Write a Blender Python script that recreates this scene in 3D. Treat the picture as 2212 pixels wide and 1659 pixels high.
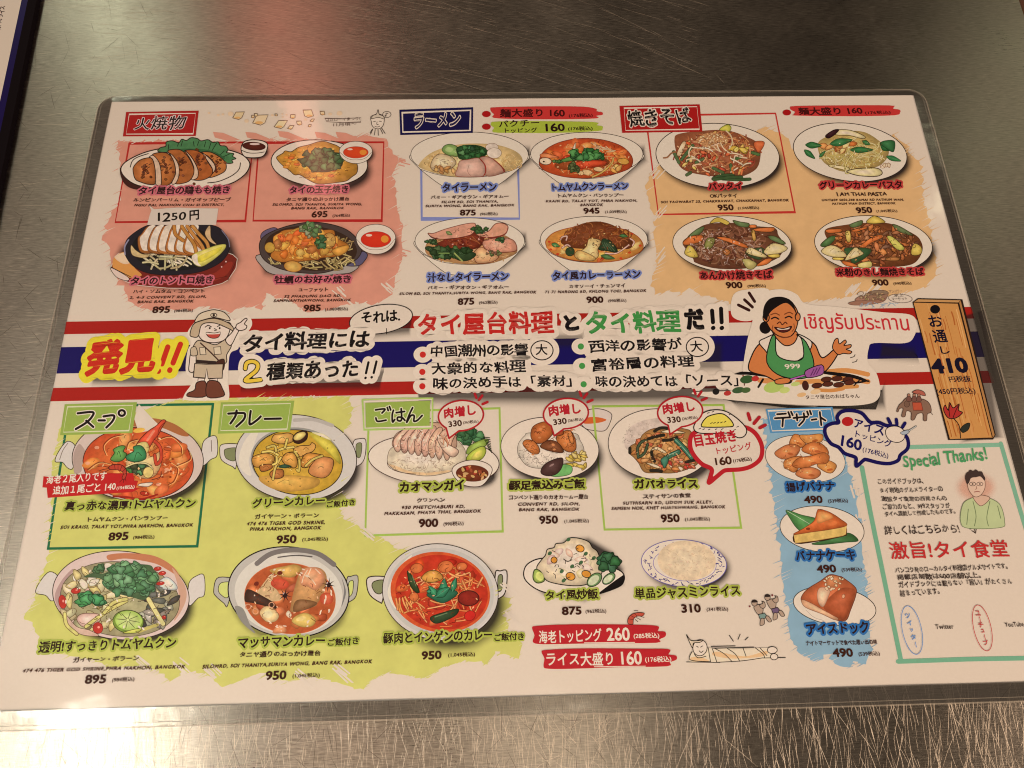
import bpy, math, random
import numpy as np
from mathutils import Vector, Matrix

for o in list(bpy.data.objects):
    bpy.data.objects.remove(o)
SC = bpy.context.scene
COL = SC.collection
R = random.Random(11)

# ---------------------------------------------------------------- camera
CAM_R = np.array([[0.9995084, -0.02597147, 0.01756243],
                  [-0.01792996, -0.9330311, -0.3593487],
                  [0.0257191, 0.35885715, -0.93303809]])
CAM_C = np.array([-0.01603303, -0.1370347, 0.3165324])
FPX, CX, CY = 1638.0, 1106.0, 829.5        # focal length and centre in pixels of the 2212 px wide photograph
Z_PRINT = 0.0005                            # height of the printed sheet above the counter
cam_d = bpy.data.cameras.new('camera')
cam = bpy.data.objects.new('camera', cam_d)
COL.objects.link(cam)
cam_d.sensor_fit = 'HORIZONTAL'
cam_d.sensor_width = 36.0
cam_d.lens = FPX / 2212.0 * 36.0
cam_d.clip_start = 0.01
cam_d.clip_end = 50.0
_m = Matrix(((CAM_R[0][0], -CAM_R[1][0], -CAM_R[2][0], CAM_C[0]),
             (CAM_R[0][1], -CAM_R[1][1], -CAM_R[2][1], CAM_C[1]),
             (CAM_R[0][2], -CAM_R[1][2], -CAM_R[2][2], CAM_C[2] + Z_PRINT),
             (0, 0, 0, 1)))
cam.matrix_world = _m
SC.camera = cam


def hit(dx, dy, z=0.0):
    """Photograph pixel (2212 wide) -> point on the horizontal plane at height z above the print."""
    d = CAM_R.T @ np.array([(dx - CX) / FPX, (dy - CY) / FPX, 1.0])
    t = (z - CAM_C[2]) / d[2]
    return CAM_C + d * t


# ---------------------------------------------------------------- world: the dim room around the counter
W = bpy.data.worlds.new('World')
SC.world = W
W.use_nodes = True
nt = W.node_tree
for n in list(nt.nodes):
    nt.nodes.remove(n)


def wn(t, **k):
    n = nt.nodes.new(t)
    for a, b in k.items():
        setattr(n, a, b)
    return n


def wmath(op, a, b=None, c=None):
    n = wn('ShaderNodeMath', operation=op)
    for i, v in enumerate((a, b, c)):
        if v is None:
            continue
        if isinstance(v, (int, float)):
            n.inputs[i].default_value = v
        else:
            nt.links.new(v, n.inputs[i])
    return n.outputs[0]


w_out = wn('ShaderNodeOutputWorld')
w_bg = wn('ShaderNodeBackground')
w_tc = wn('ShaderNodeTexCoord')
w_sep = wn('ShaderNodeSeparateXYZ')
nt.links.new(w_tc.outputs['Generated'], w_sep.inputs[0])
w_z = wmath('MAXIMUM', w_sep.outputs[2], 0.25)
w_u = wmath('MINIMUM', wmath('MAXIMUM', wmath('DIVIDE', w_sep.outputs[0], w_z), -1.3), 1.5)
w_v = wmath('MINIMUM', wmath('MAXIMUM', wmath('DIVIDE', w_sep.outputs[1], w_z), -0.6), 1.5)
w_l = wmath('ADD', wmath('ADD', wmath('MULTIPLY', w_u, -1.25), wmath('MULTIPLY', w_v, -1.2)), -2.12)
w_e = wmath('POWER', math.e, w_l)
# soft unevenness of the room (shelves, hoods) seen only as blurred reflections
w_no = wn('ShaderNodeTexNoise')
w_no.inputs['Scale'].default_value = 3.2
w_no.inputs['Detail'].default_value = 2.0
nt.links.new(w_tc.outputs['Generated'], w_no.inputs['Vector'])
w_mr = wn('ShaderNodeMapRange')
nt.links.new(w_no.outputs['Fac'], w_mr.inputs[0])
w_mr.inputs[1].default_value = 0.3
w_mr.inputs[2].default_value = 0.7
w_mr.inputs[3].default_value = 0.62
w_mr.inputs[4].default_value = 1.4
w_s = wmath('MULTIPLY', w_e, w_mr.outputs[0])


def glow(px, py, rad, amount):
    """A paler or darker thing overhead, at the direction mirrored in the counter at a photograph pixel."""
    p = hit(px, py) - CAM_C
    uu, vv = p[0] / -p[2], p[1] / -p[2]
    du, dv = wmath('SUBTRACT', w_u, uu), wmath('SUBTRACT', w_v, vv)
    r2 = wmath('ADD', wmath('MULTIPLY', du, du), wmath('MULTIPLY', dv, dv))
    g = wmath('POWER', math.e, wmath('MULTIPLY', r2, -1.0 / rad ** 2))
    return wmath('ADD', wmath('MULTIPLY', g, amount), 1.0)


for px_, py_, rad_, am_ in ((1830, 95, 0.15, 1.1), (1745, -10, 0.10, -0.75), (2010, 330, 0.17, -0.78), (1390, 120, 0.16, -0.45), (1060, 40, 0.28, -0.30), (1900, 1600, 0.32, -0.35), (2190, 200, 0.14, 1.4), (60, 620, 0.35, 0.30)):
    w_s = wmath('MULTIPLY', w_s, glow(px_, py_, rad_, am_))
w_up = wmath('GREATER_THAN', w_sep.outputs[2], -0.02)
nt.links.new(wmath('MULTIPLY', w_s, w_up), w_bg.inputs['Strength'])
w_bg.inputs['Color'].default_value = (1.0, 0.74, 0.54, 1)
nt.links.new(w_bg.outputs[0], w_out.inputs[0])


# ---------------------------------------------------------------- restaurant lamps seen mirrored, plus an added key and fill
def lamp(name, px, py, height, sx, sy, watts, colour, aim=None, spread=180):
    """An area lamp hung where the photograph shows its reflection in the counter at pixel (px, py)."""
    p = hit(px, py)
    d = p - CAM_C
    d = d / np.linalg.norm(d)
    d[2] = -d[2]
    q = p + d * (height / d[2])
    o = lamp_at(name, q, sx, sy, watts, colour, aim if aim is not None else p)
    o.data.spread = math.radians(spread)
    return o


def lamp_at(name, q, sx, sy, watts, colour, aim):
    L = bpy.data.lights.new(name, 'AREA')
    L.shape = 'RECTANGLE'
    L.size = sx
    L.size_y = sy
    L.energy = watts
    L.color = colour
    o = bpy.data.objects.new(name, L)
    COL.objects.link(o)
    o.location = Vector(q)
    dirv = Vector(aim) - Vector(q)
    o.rotation_euler = dirv.to_track_quat('-Z', 'Y').to_euler()
    return o


lamp_at('key_light', (-0.35, -1.65, 1.0), 0.8, 0.5, 23.0, (1.0, 0.73, 0.52), (0.0, -0.02, 0))  # added, unseen: lights the sheet from behind the viewer
lamp_at('fill_light', (1.6, -0.8, 0.95), 0.6, 0.6, 22.0, (1.0, 0.715, 0.505), (0.1, 0, 0))  # added, unseen: evens out the sheet's light from the right
lamp('counter_lamp', 150, 1705, 1.2, 0.26, 0.12, 0.085, (1.0, 0.92, 0.76), spread=24)
lamp('spot_lamp', 1222, 1625, 1.5, 0.10, 0.22, 0.8, (1.0, 0.80, 0.58))
lamp('tube_lamp', 243, 20, 1.3, 0.022, 0.42, 1.3, (0.95, 1.0, 0.72))
lamp('sign_lamp', 645, 230, 1.3, 0.08, 0.5, 0.75, (1.0, 0.34, 0.24))
lamp('back_lamp', 2160, 300, 1.4, 0.05, 0.5, 0.4, (1.0, 0.95, 0.6))

SC.view_settings.view_transform = 'Standard'
SC.view_settings.look = 'None'
SC.view_settings.exposure = 0.0
SC.view_settings.gamma = 1.0
SC.view_settings.use_curve_mapping = False
SC.render.engine = 'CYCLES'
SC.cycles.max_bounces = 6
SC.cycles.transparent_max_bounces = 24
SC.cycles.use_denoising = True
SC.cycles.denoiser = 'OPENIMAGEDENOISE'
SC.cycles.denoising_input_passes = 'RGB_ALBEDO_NORMAL'
SC.cycles.denoising_prefilter = 'ACCURATE'
SC.cycles.filter_width = 1.1


# ---------------------------------------------------------------- materials
def mat(name):
    m = bpy.data.materials.new(name)
    m.use_nodes = True
    return m, m.node_tree, m.node_tree.nodes['Principled BSDF']


def film_normal(t, strength=0.12):
    """Gentle waviness of the plastic film over the print."""
    g = t.nodes.new('ShaderNodeNewGeometry')
    n = t.nodes.new('ShaderNodeTexNoise')
    n.inputs['Scale'].default_value = 26.0
    n.inputs['Detail'].default_value = 3.0
    n.inputs['Roughness'].default_value = 0.62
    t.links.new(g.outputs['Position'], n.inputs['Vector'])
    b = t.nodes.new('ShaderNodeBump')
    b.inputs['Strength'].default_value = strength
    b.inputs['Distance'].default_value = 0.0016
    t.links.new(n.outputs['Fac'], b.inputs['Height'])
    return g, b


def ink_material(name, alpha=False, wash=0.0, scale=260.0):
    m, t, p = mat(name)
    a = t.nodes.new('ShaderNodeAttribute')
    a.attribute_name = 'Col'
    g, b = film_normal(t)
    src = a.outputs['Color']
    if wash > 0:
        n = t.nodes.new('ShaderNodeTexNoise')
        n.inputs['Scale'].default_value = scale
        n.inputs['Detail'].default_value = 4.0
        n.inputs['Roughness'].default_value = 0.6
        t.links.new(g.outputs['Position'], n.inputs['Vector'])
        mr = t.nodes.new('ShaderNodeMapRange')
        mr.inputs[1].default_value = 0.30
        mr.inputs[2].default_value = 0.70
        mr.inputs[3].default_value = 1.0 - wash
        mr.inputs[4].default_value = 1.0 + wash
        t.links.new(n.outputs['Fac'], mr.inputs[0])
        mx = t.nodes.new('ShaderNodeVectorMath')
        mx.operation = 'SCALE'
        t.links.new(src, mx.inputs[0])
        t.links.new(mr.outputs[0], mx.inputs['Scale'])
        src = mx.outputs[0]
    t.links.new(src, p.inputs['Base Color'])
    p.inputs['Roughness'].default_value = 0.55
    p.inputs['Specular IOR Level'].default_value = 0.15
    p.inputs['Coat Weight'].default_value = 0.8
    p.inputs['Coat Roughness'].default_value = 0.07
    t.links.new(b.outputs[0], p.inputs['Coat Normal'])
    if alpha:
        t.links.new(a.outputs['Alpha'], p.inputs['Alpha'])
    return m


M_INK = ink_material('print_ink', wash=0.035, scale=900.0)
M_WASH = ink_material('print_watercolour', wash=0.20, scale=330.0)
M_BRUSH = ink_material('print_brushwork', wash=0.06, scale=110.0)
M_SOFT = ink_material('print_shadow_tint', alpha=True)  # dark ink of the printed drop shadows, also the portrait's wash

PAPER = (220, 196, 170)


def lin(c):
    c = c / 255.0
    return c / 12.92 if c <= 0.04045 else ((c + 0.055) / 1.055) ** 2.4


_PL = [lin(c) for c in PAPER]


def ink(c):
    """Colour as it shows on the lit sheet -> reflectance, by dividing out the warm light on white paper."""
    return tuple(min(0.86, max(0.004, lin(x) / pl * 0.80)) for x, pl in zip(c, _PL))


# ---------------------------------------------------------------- drawing frame: photograph pixels -> menu plane
class Fr:
    x0 = 0.0
    y0 = 0.0
    k = 1.0


K = 2212.0 / 4032.0


def frame(X0, Y0, w, disp=2212.0):
    """Measure in a zoomed view of the photograph: source corner, source width, shown width."""
    Fr.x0, Fr.y0, Fr.k = X0 * K, Y0 * K, w * K / disp


def tile(i, j):
    frame(i * 1344, j * 1008, 1344)


_RT = CAM_R


def to_plane(pts):
    """Frame coordinates (n,2) -> metres on the sheet (n,2)."""
    a = np.asarray(pts, float)
    dx = Fr.x0 + a[:, 0] * Fr.k
    dy = Fr.y0 + a[:, 1] * Fr.k
    v = np.stack([(dx - CX) / FPX, (dy - CY) / FPX, np.ones(len(a))], 1) @ _RT
    t = -CAM_C[2] / v[:, 2]
    return CAM_C[None, :2] + v[:, :2] * t[:, None]


SHEET_W, SHEET_H = 0.420, 0.2895
CURL_L, CURL_A = 0.042, 0.0030


def curl(x, y):
    """The near left corner of the laminated sheet lifts off the counter a little."""
    d = np.clip(CURL_L - ((x + SHEET_W / 2 + 0.006) + (y + SHEET_H / 2 + 0.006)), 0, None) / CURL_L
    return CURL_A * d * d


# printed layers lie microns apart, in painting order (brush, band, box, shadow, dish, food, board, bubble, word, sticker)
LAYER_Z = np.array([0, 4, 8, 12, 18, 28, 108, 128, 150, 160, 165, 172]) * 1e-6
LAYER = 2.6e-5
UP = 9.0e-5
STEP = 1.1e-7


class Art:
    """One printed part: many flat coloured faces, each a hair above the one before, one mesh object."""
    every = []

    def __init__(s, name, parent, layer, mat=None, label=None):
        s.me = bpy.data.meshes.new(name)
        s.ob = bpy.data.objects.new(name, s.me)
        COL.objects.link(s.ob)
        if parent is not None:
            s.ob.parent = parent.ob if isinstance(parent, Art) else parent
        s.me.materials.append(mat or M_INK)
        s.v, s.c, s.f, s.n = [], [], [], 0
        s.z = float(np.interp(layer, np.arange(len(LAYER_Z)), LAYER_Z))
        s.count = 0
        s.shade = mat is not None and mat.name.startswith('print_water')
        if label:
            s.ob['label'] = label
        Art.every.append(s)

    def up(s):
        s.z += STEP
        s.count += 1

    def add_plane(s, P, faces, cols):
        """P (n,2) metres on the sheet; faces index lists; cols (n,4) or one colour."""
        P = np.asarray(P, float)
        n = len(P)
        s.v.append(np.column_stack([P, np.full(n, s.z)]))
        if isinstance(cols, tuple):
            cols = np.tile(np.array(cols, float), (n, 1))
        s.c.append(np.asarray(cols, float))
        s.f += [[i + s.n for i in f] for f in faces]
        s.n += n

    def face(s, pts, c, a=1.0):
        s.up()
        P = to_plane(pts)
        x, y = P[:, 0], P[:, 1]
        ar = np.sum(x * np.roll(y, -1) - y * np.roll(x, -1))
        idx = list(range(len(P)))
        if ar < 0:
            idx.reverse()
        s.add_plane(P, [idx], ink(c) + (a,))

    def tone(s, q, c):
        """Printed watercolour fill, form shading put into its colour: darker rim, pale spot up on the left."""
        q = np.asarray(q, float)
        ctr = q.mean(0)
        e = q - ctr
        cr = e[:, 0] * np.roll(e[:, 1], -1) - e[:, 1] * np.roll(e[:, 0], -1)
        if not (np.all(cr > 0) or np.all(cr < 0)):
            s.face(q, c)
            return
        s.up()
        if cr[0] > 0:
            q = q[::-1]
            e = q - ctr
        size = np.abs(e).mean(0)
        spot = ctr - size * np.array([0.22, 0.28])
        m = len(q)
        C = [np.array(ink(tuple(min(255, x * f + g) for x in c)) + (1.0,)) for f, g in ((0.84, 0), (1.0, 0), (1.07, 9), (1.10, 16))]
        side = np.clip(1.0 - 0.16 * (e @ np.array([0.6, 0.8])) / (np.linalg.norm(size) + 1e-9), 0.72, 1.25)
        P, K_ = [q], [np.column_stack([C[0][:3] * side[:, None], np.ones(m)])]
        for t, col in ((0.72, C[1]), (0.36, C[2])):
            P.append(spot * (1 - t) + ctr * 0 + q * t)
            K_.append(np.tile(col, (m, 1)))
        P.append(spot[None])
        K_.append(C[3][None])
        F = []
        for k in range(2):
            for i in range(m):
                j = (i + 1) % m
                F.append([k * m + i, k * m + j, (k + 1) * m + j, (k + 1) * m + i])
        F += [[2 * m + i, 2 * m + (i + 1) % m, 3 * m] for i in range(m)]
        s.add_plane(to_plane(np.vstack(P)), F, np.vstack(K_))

    def poly(s, pts, c, oc=None, ow=3):
        if c is not None:
            s.face(pts, c)
        if oc is not None:
            s.stroke(pts, ow, oc, smooth=False, closed=True)
        return s

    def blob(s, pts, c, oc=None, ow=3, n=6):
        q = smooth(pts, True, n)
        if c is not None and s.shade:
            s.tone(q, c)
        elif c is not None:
            s.face(q, c)
        if oc is not None:
            s.stroke(q, ow, oc, smooth=False, closed=True)
        return s

    def ell(s, cx, cy, rx, ry, c, rot=0.0, oc=None, ow=3, c2=None, n=56, a0=0, a1=360):
        q = ellipse(cx, cy, rx, ry, rot, n)
        if c is not None and c2 is None:
            s.face(q, c)
        elif c2 is not None:
            s.up()
            rings = 5
            pts, cols, faces = [(cx, cy)], [ink(c2) + (1,)], []
            A, B = np.array(ink(c2)), np.array(ink(c))
            for k in range(1, rings + 1):
                t = k / rings
                for p in q:
                    pts.append((cx + (p[0] - cx) * t, cy + (p[1] - cy) * t))
                    cols.append(tuple(A + (B - A) * t ** 1.6) + (1,))
            m = len(q)
            for i in range(m):
                j = (i + 1) % m
                faces.append([0, 1 + j, 1 + i])
                for k in range(rings - 1):
                    a, b = 1 + k * m, 1 + (k + 1) * m
                    faces.append([a + i, a + j, b + j, b + i])
            s.add_plane(to_plane(pts), faces, np.array(cols))
        if oc is not None:
            s.stroke(q, ow, oc, smooth=False, closed=True)
        return s

    def stroke(s, pts, w, c, smooth=True, closed=False, taper=False, a=1.0, n=5):
        q = np.asarray(globals()['smooth'](pts, closed, n) if smooth and len(pts) > 2 else pts, float)
        if len(q) < 2:
            return s
        s.up()
        if closed:
            d = np.roll(q, -1, 0) - np.roll(q, 1, 0)
        else:
            d = np.gradient(q, axis=0)
        ln = np.linalg.norm(d, axis=1)
        ln[ln == 0] = 1
        d /= ln[:, None]
        nr = np.stack([-d[:, 1], d[:, 0]], 1)
        # widen at sharp corners (mitre)
        if closed:
            e1 = q - np.roll(q, 1, 0)
        else:
            e1 = np.vstack([q[1] - q[0], np.diff(q, axis=0)])
        l1 = np.linalg.norm(e1, axis=1)
        l1[l1 == 0] = 1
        e1 /= l1[:, None]
        cs = np.clip(np.abs(np.sum(e1 * d, 1)), 0.5, 1)
        ww = np.full(len(q), w / 2.0) / cs
        if taper:
            t = np.linspace(0, 1, len(q))
            ww *= np.clip(np.minimum(t, 1 - t) * 6, 0.15, 1) if taper == 2 else np.clip((1 - t) * 1.6 + 0.1, 0.1, 1)
        A, B = q + nr * ww[:, None], q - nr * ww[:, None]
        m = len(q)
        P = np.vstack([A, B])
        F = []
        for i in range(m if closed else m - 1):
            j = (i + 1) % m
            F.append([i, j, m + j, m + i])
        if not closed and not taper:
            # rounded ends
            for k, sg in ((0, -1), (m - 1, 1)):
                base = len(P)
                th = np.linspace(-math.pi / 2, math.pi / 2, 5)[1:-1]
                cap = [q[k] + (d[k] * sg * math.cos(x) + nr[k] * math.sin(x)) * ww[k] for x in th]
                P = np.vstack([P, cap])
                F.append([m + k, base, base + 1, base + 2, k])
        s.add_plane(to_plane(P), F, ink(c) + (a,))
        return s

    def line(s, pts, w, c, **k):
        return s.stroke(pts, w, c, **k)

    def soft(s, pts, blur, a=0.5, c=(45, 35, 32), rings=6):
        """Soft-edged ink for printed drop shadows and tints: solid inside the outline, fading out over blur."""
        q = np.asarray(pts, float)
        s.up()
        ctr = q.mean(0)
        d = np.roll(q, -1, 0) - np.roll(q, 1, 0)
        d /= np.maximum(np.linalg.norm(d, axis=1), 1e-9)[:, None]
        nr = np.stack([d[:, 1], -d[:, 0]], 1)
        if np.sum(nr * (q - ctr)) < 0:
            nr = -nr
        m = len(q)
        P, C, F = [q - nr * blur * 0.5], [np.full(m, a)], [list(range(m))]
        for k in range(1, rings + 1):
            t = k / rings
            P.append(q + nr * blur * (t - 0.5) if k else q)
            C.append(np.full(m, a * (1 - t) ** 1.7))
            for i in range(m):
                j = (i + 1) % m
                F.append([(k - 1) * m + i, (k - 1) * m + j, k * m + j, k * m + i])
        P = np.vstack(P)
        cols = np.column_stack([np.tile(ink(c), (len(P), 1)), np.concatenate(C)])
        s.add_plane(to_plane(P), F, cols)
        return s

    # --- food textures
    def noodles(s, cx, cy, rx, ry, n, cols, L=60, w=7, oc=None, bend=0.9, ow=3, ang=None, rnd=None):
        r = rnd or R
        for i in range(n):
            t, q = r.random() * 6.283, math.sqrt(r.random())
            x, y = cx + rx * q * math.cos(t), cy + ry * q * math.sin(t)
            a = r.random() * 6.283 if ang is None else ang + r.uniform(-0.6, 0.6)
            b = r.uniform(-bend, bend)
            l = L * r.uniform(0.6, 1.2)
            pts = []
            for k in range(4):
                pts.append((x, y))
                x += math.cos(a) * l / 3
                y += math.sin(a) * l / 3 * 0.8
                a += b
            if any(((px - cx) / (rx * 1.08)) ** 2 + ((py - cy) / (ry * 1.08)) ** 2 > 1.0 for px, py in pts):
                continue
            if oc is not None:
                s.stroke(pts, w + ow, oc)
            s.stroke(pts, w, jit(r.choice(cols), 10, r))
        return s

    def chunks(s, cx, cy, rx, ry, n, cols, size=40, oc=None, ow=3, asp=0.6, rnd=None, sharp=False):
        r = rnd or R
        for i in range(n):
            t, q = r.random() * 6.283, math.sqrt(r.random())
            x, y = cx + rx * q * math.cos(t), cy + ry * q * math.sin(t)
            a = r.random() * 6.283
            pts = []
            m = r.choice((4, 5, 6))
            for k in range(m):
                th = k / m * 6.283 + r.uniform(-0.2, 0.2)
                l = size * r.uniform(0.35, 0.62)
                u, v = l * math.cos(th), l * asp * math.sin(th)
                pts.append((x + u * math.cos(a) - v * math.sin(a), y + (u * math.sin(a) + v * math.cos(a)) * 0.85))
            c = jit(r.choice(cols), 10, r)
            if sharp:
                s.poly(pts, c, oc, ow)
            else:
                s.blob(pts, c, oc, ow, n=3)
        return s

    def leaves(s, cx, cy, rx, ry, n, cols, size=36, oc=(25, 40, 20), ow=3, rnd=None):
        r = rnd or R
        for i in range(n):
            t, q = r.random() * 6.283, math.sqrt(r.random())
            x, y = cx + rx * q * math.cos(t), cy + ry * q * math.sin(t)
            a = r.random() * 6.283
            pts = []
            for k in range(9):
                th = a + k / 9 * 6.283
                l = size * (0.52 if k % 3 else 0.36) * r.uniform(0.75, 1.2)
                pts.append((x + l * math.cos(th), y + l * 0.85 * math.sin(th)))
            s.blob(pts, jit(r.choice(cols), 10, r), oc, ow, n=3)
        return s

    def ticks(s, cx, cy, rx, ry, n, c, L=16, w=2.4, rnd=None):
        r = rnd or R
        for i in range(n):
            t, q = r.random() * 6.283, math.sqrt(r.random())
            x, y = cx + rx * q * math.cos(t), cy + ry * q * math.sin(t)
            a = r.random() * 3.14
            s.stroke([(x, y), (x + L * math.cos(a), y + L * math.sin(a) * 0.8)], w, jit(c, 12, r), smooth=False)
        return s

    def detail(s, cx, cy, rx, ry, n, dark=(96, 52, 26), light=None, L=30, w=4, rnd=None):
        """Loose pen hooks and light dabs, as the illustrator sketched texture over the wash."""
        r = rnd or R
        for i in range(n):
            t, q = r.random() * 6.283, math.sqrt(r.random())
            x, y = cx + rx * q * math.cos(t), cy + ry * q * math.sin(t)
            a, l, b = r.random() * 6.283, L * r.uniform(.5, 1.2), r.uniform(-.9, .9)
            if light and i % 3 == 0:
                s.ell(x, y, l * .28, l * .13, jit(light, 8, r), math.degrees(a), n=10)
            else:
                s.stroke([(x, y), (x + l * .5 * math.cos(a), y + l * .4 * math.sin(a)), (x + l * math.cos(a + b), y + l * .8 * math.sin(a + b))], w * r.uniform(.6, 1.2), jit(dark, 14, r), n=3)
        return s

    def leaf(s, x0, y0, x1, y1, wd, c=(45, 110, 50), oc=(20, 50, 22), vein=(95, 150, 90)):
        dx, dy = x1 - x0, y1 - y0
        l = math.hypot(dx, dy)
        nx, ny = -dy / l * wd, dx / l * wd
        s.blob([(x0, y0), (x0 + dx * .3 + nx * .9, y0 + dy * .3 + ny * .9), (x0 + dx * .6 + nx * .8, y0 + dy * .6 + ny * .8),
                (x1, y1), (x0 + dx * .6 - nx * .8, y0 + dy * .6 - ny * .8), (x0 + dx * .3 - nx * .9, y0 + dy * .3 - ny * .9)], c, oc, 4)
        s.stroke([(x0, y0), (x1, y1)], 3, vein, smooth=False)
        return s

    def finish(s):
        if not s.n:
            return
        v = np.vstack(s.v)
        if getattr(s, 'z_final', None) is not None:       # lies on the second menu, whose Empty sits at org
            v[:, 2] = s.z_final
            v[:, :2] -= org
            s.ob.parent = second
        else:
            v[:, 2] += curl(v[:, 0], v[:, 1]) + Z_PRINT
        s.me.from_pydata(v.tolist(), [], s.f)
        ca = s.me.color_attributes.new('Col', 'FLOAT_COLOR', 'POINT')
        ca.data.foreach_set('color', np.vstack(s.c).astype(np.float32).ravel())
        s.me.update()


def jit(c, k, r=R):
    d = r.uniform(-k, k)
    return tuple(max(0, min(255, x + d + r.uniform(-k, k) * 0.4)) for x in c)


def smooth(pts, closed, n=6):
    p = [np.array(q, float) for q in pts]
    m = len(p)
    out = []
    for i in range(m if closed else m - 1):
        if closed:
            a, b, c, d = p[(i - 1) % m], p[i], p[(i + 1) % m], p[(i + 2) % m]
        else:
            a, b, c, d = p[max(i - 1, 0)], p[i], p[i + 1], p[min(i + 2, m - 1)]
        for k in range(n):
            t = k / n
            out.append(0.5 * (2 * b + (c - a) * t + (2 * a - 5 * b + 4 * c - d) * t * t + (3 * b - a - 3 * c + d) * t ** 3))
    if not closed:
        out.append(p[-1])
    return [tuple(q) for q in out]


def ellipse(cx, cy, rx, ry, rot=0.0, n=56):
    r = math.radians(rot)
    cr, sr = math.cos(r), math.sin(r)
    out = []
    for i in range(n):
        t = i / n * 2 * math.pi
        u, v = rx * math.cos(t), ry * math.sin(t)
        out.append((cx + u * cr - v * sr, cy + u * sr + v * cr))
    return out


# ---------------------------------------------------------------- lettering
_glyphs = {}
_fc = bpy.data.curves.new('lettering', 'FONT')
_fc.resolution_u = 3
_fo = bpy.data.objects.new('lettering', _fc)


def _mesh(txt):
    _fc.body = txt
    m = bpy.data.meshes.new_from_object(_fo)
    v = np.array([(q.co.x, q.co.y) for q in m.vertices], float).reshape(-1, 2)
    f = [list(p.vertices) for p in m.polygons]
    bpy.data.meshes.remove(m)
    return v, f


_bar = _mesh('|')[0][:, 0].max()


def glyph(ch):
    g = _glyphs.get(ch)
    if g is None:
        adv = _mesh(ch + '|')[0][:, 0].max() - _bar
        v, f = _mesh(ch) if not ch.isspace() else (np.zeros((0, 2)), [])
        cnt = {}
        for p in f:
            for i in range(len(p)):
                a, b = p[i], p[(i + 1) % len(p)]
                k = (min(a, b), max(a, b))
                cnt[k] = cnt.get(k, 0) + 1
        e = [k for k, q in cnt.items() if q == 1]
        segs = np.array([np.concatenate([v[a], v[b]]) for a, b in e]) if e else np.zeros((0, 4))
        g = dict(v=v, f=f, adv=adv, segs=segs, fat={})
        _glyphs[ch] = g
    return g


def fat_shape(segs, r, cell, inside=True):
    """Outline segments thickened by r: distance field on a grid, cut by marching squares into flat faces."""
    if len(segs) == 0:
        return np.zeros((0, 2)), []
    lo = segs.reshape(-1, 2).min(0) - r - cell * 1.5
    hi = segs.reshape(-1, 2).max(0) + r + cell * 1.5
    nx, ny = (np.ceil((hi - lo) / cell).astype(int) + 1)
    X, Y = np.meshgrid(lo[0] + np.arange(nx) * cell, lo[1] + np.arange(ny) * cell)
    D = np.full(X.shape, 1e9)
    ins = np.zeros(X.shape, bool)
    for x0, y0, x1, y1 in segs:
        dx, dy = x1 - x0, y1 - y0
        L = dx * dx + dy * dy
        t = np.clip(((X - x0) * dx + (Y - y0) * dy) / (L + 1e-12), 0, 1)
        np.minimum(D, np.hypot(X - x0 - t * dx, Y - y0 - t * dy), out=D)
        if inside and abs(dy) > 1e-9:
            c = (y0 > Y) != (y1 > Y)
            ins ^= c & (X < dx * (Y - y0) / dy + x0)
    F = np.where(ins, -D, D) - r if inside else D - r
    F = np.where(np.abs(F) < 1e-6, 1e-6, F)
    I = F < 0
    V, Fc = [], []
    full = I[:-1, :-1] & I[1:, :-1] & I[:-1, 1:] & I[1:, 1:]
    some = (I[:-1, :-1] | I[1:, :-1] | I[:-1, 1:] | I[1:, 1:]) & ~full
    for j in range(ny - 1):
        row = full[j]
        i = 0
        while i < nx - 1:
            if row[i]:
                k = i
                while k < nx - 1 and row[k]:
                    k += 1
                b = len(V)
                xa, xb, ya, yb = X[0, i], X[0, k], Y[j, 0], Y[j + 1, 0]
                V += [(xa, ya), (xb, ya), (xb, yb), (xa, yb)]
                Fc.append([b, b + 1, b + 2, b + 3])
                i = k
            else:
                i += 1
    for j, i in zip(*np.nonzero(some)):
        cs = ((j, i), (j, i + 1), (j + 1, i + 1), (j + 1, i))
        P = []
        for k in range(4):
            a, b = cs[k], cs[(k + 1) % 4]
            fa, fb = F[a], F[b]
            if fa < 0:
                P.append((X[a], Y[a]))
            if (fa < 0) != (fb < 0):
                t = fa / (fa - fb)
                P.append((X[a] + (X[b] - X[a]) * t, Y[a] + (Y[b] - Y[a]) * t))
        if len(P) >= 3:
            b = len(V)
            V += P
            Fc.append(list(range(b, b + len(P))))
    return np.array(V).reshape(-1, 2), Fc


def fat(ch, r, cell):
    g = glyph(ch)
    k = (round(r, 4), round(cell, 4))
    if k not in g['fat']:
        g['fat'][k] = fat_shape(g['segs'], r, cell)
    return g['fat'][k]


_words = 0
DARK = (40, 16, 14)
BROWN = (66, 30, 16)


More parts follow.
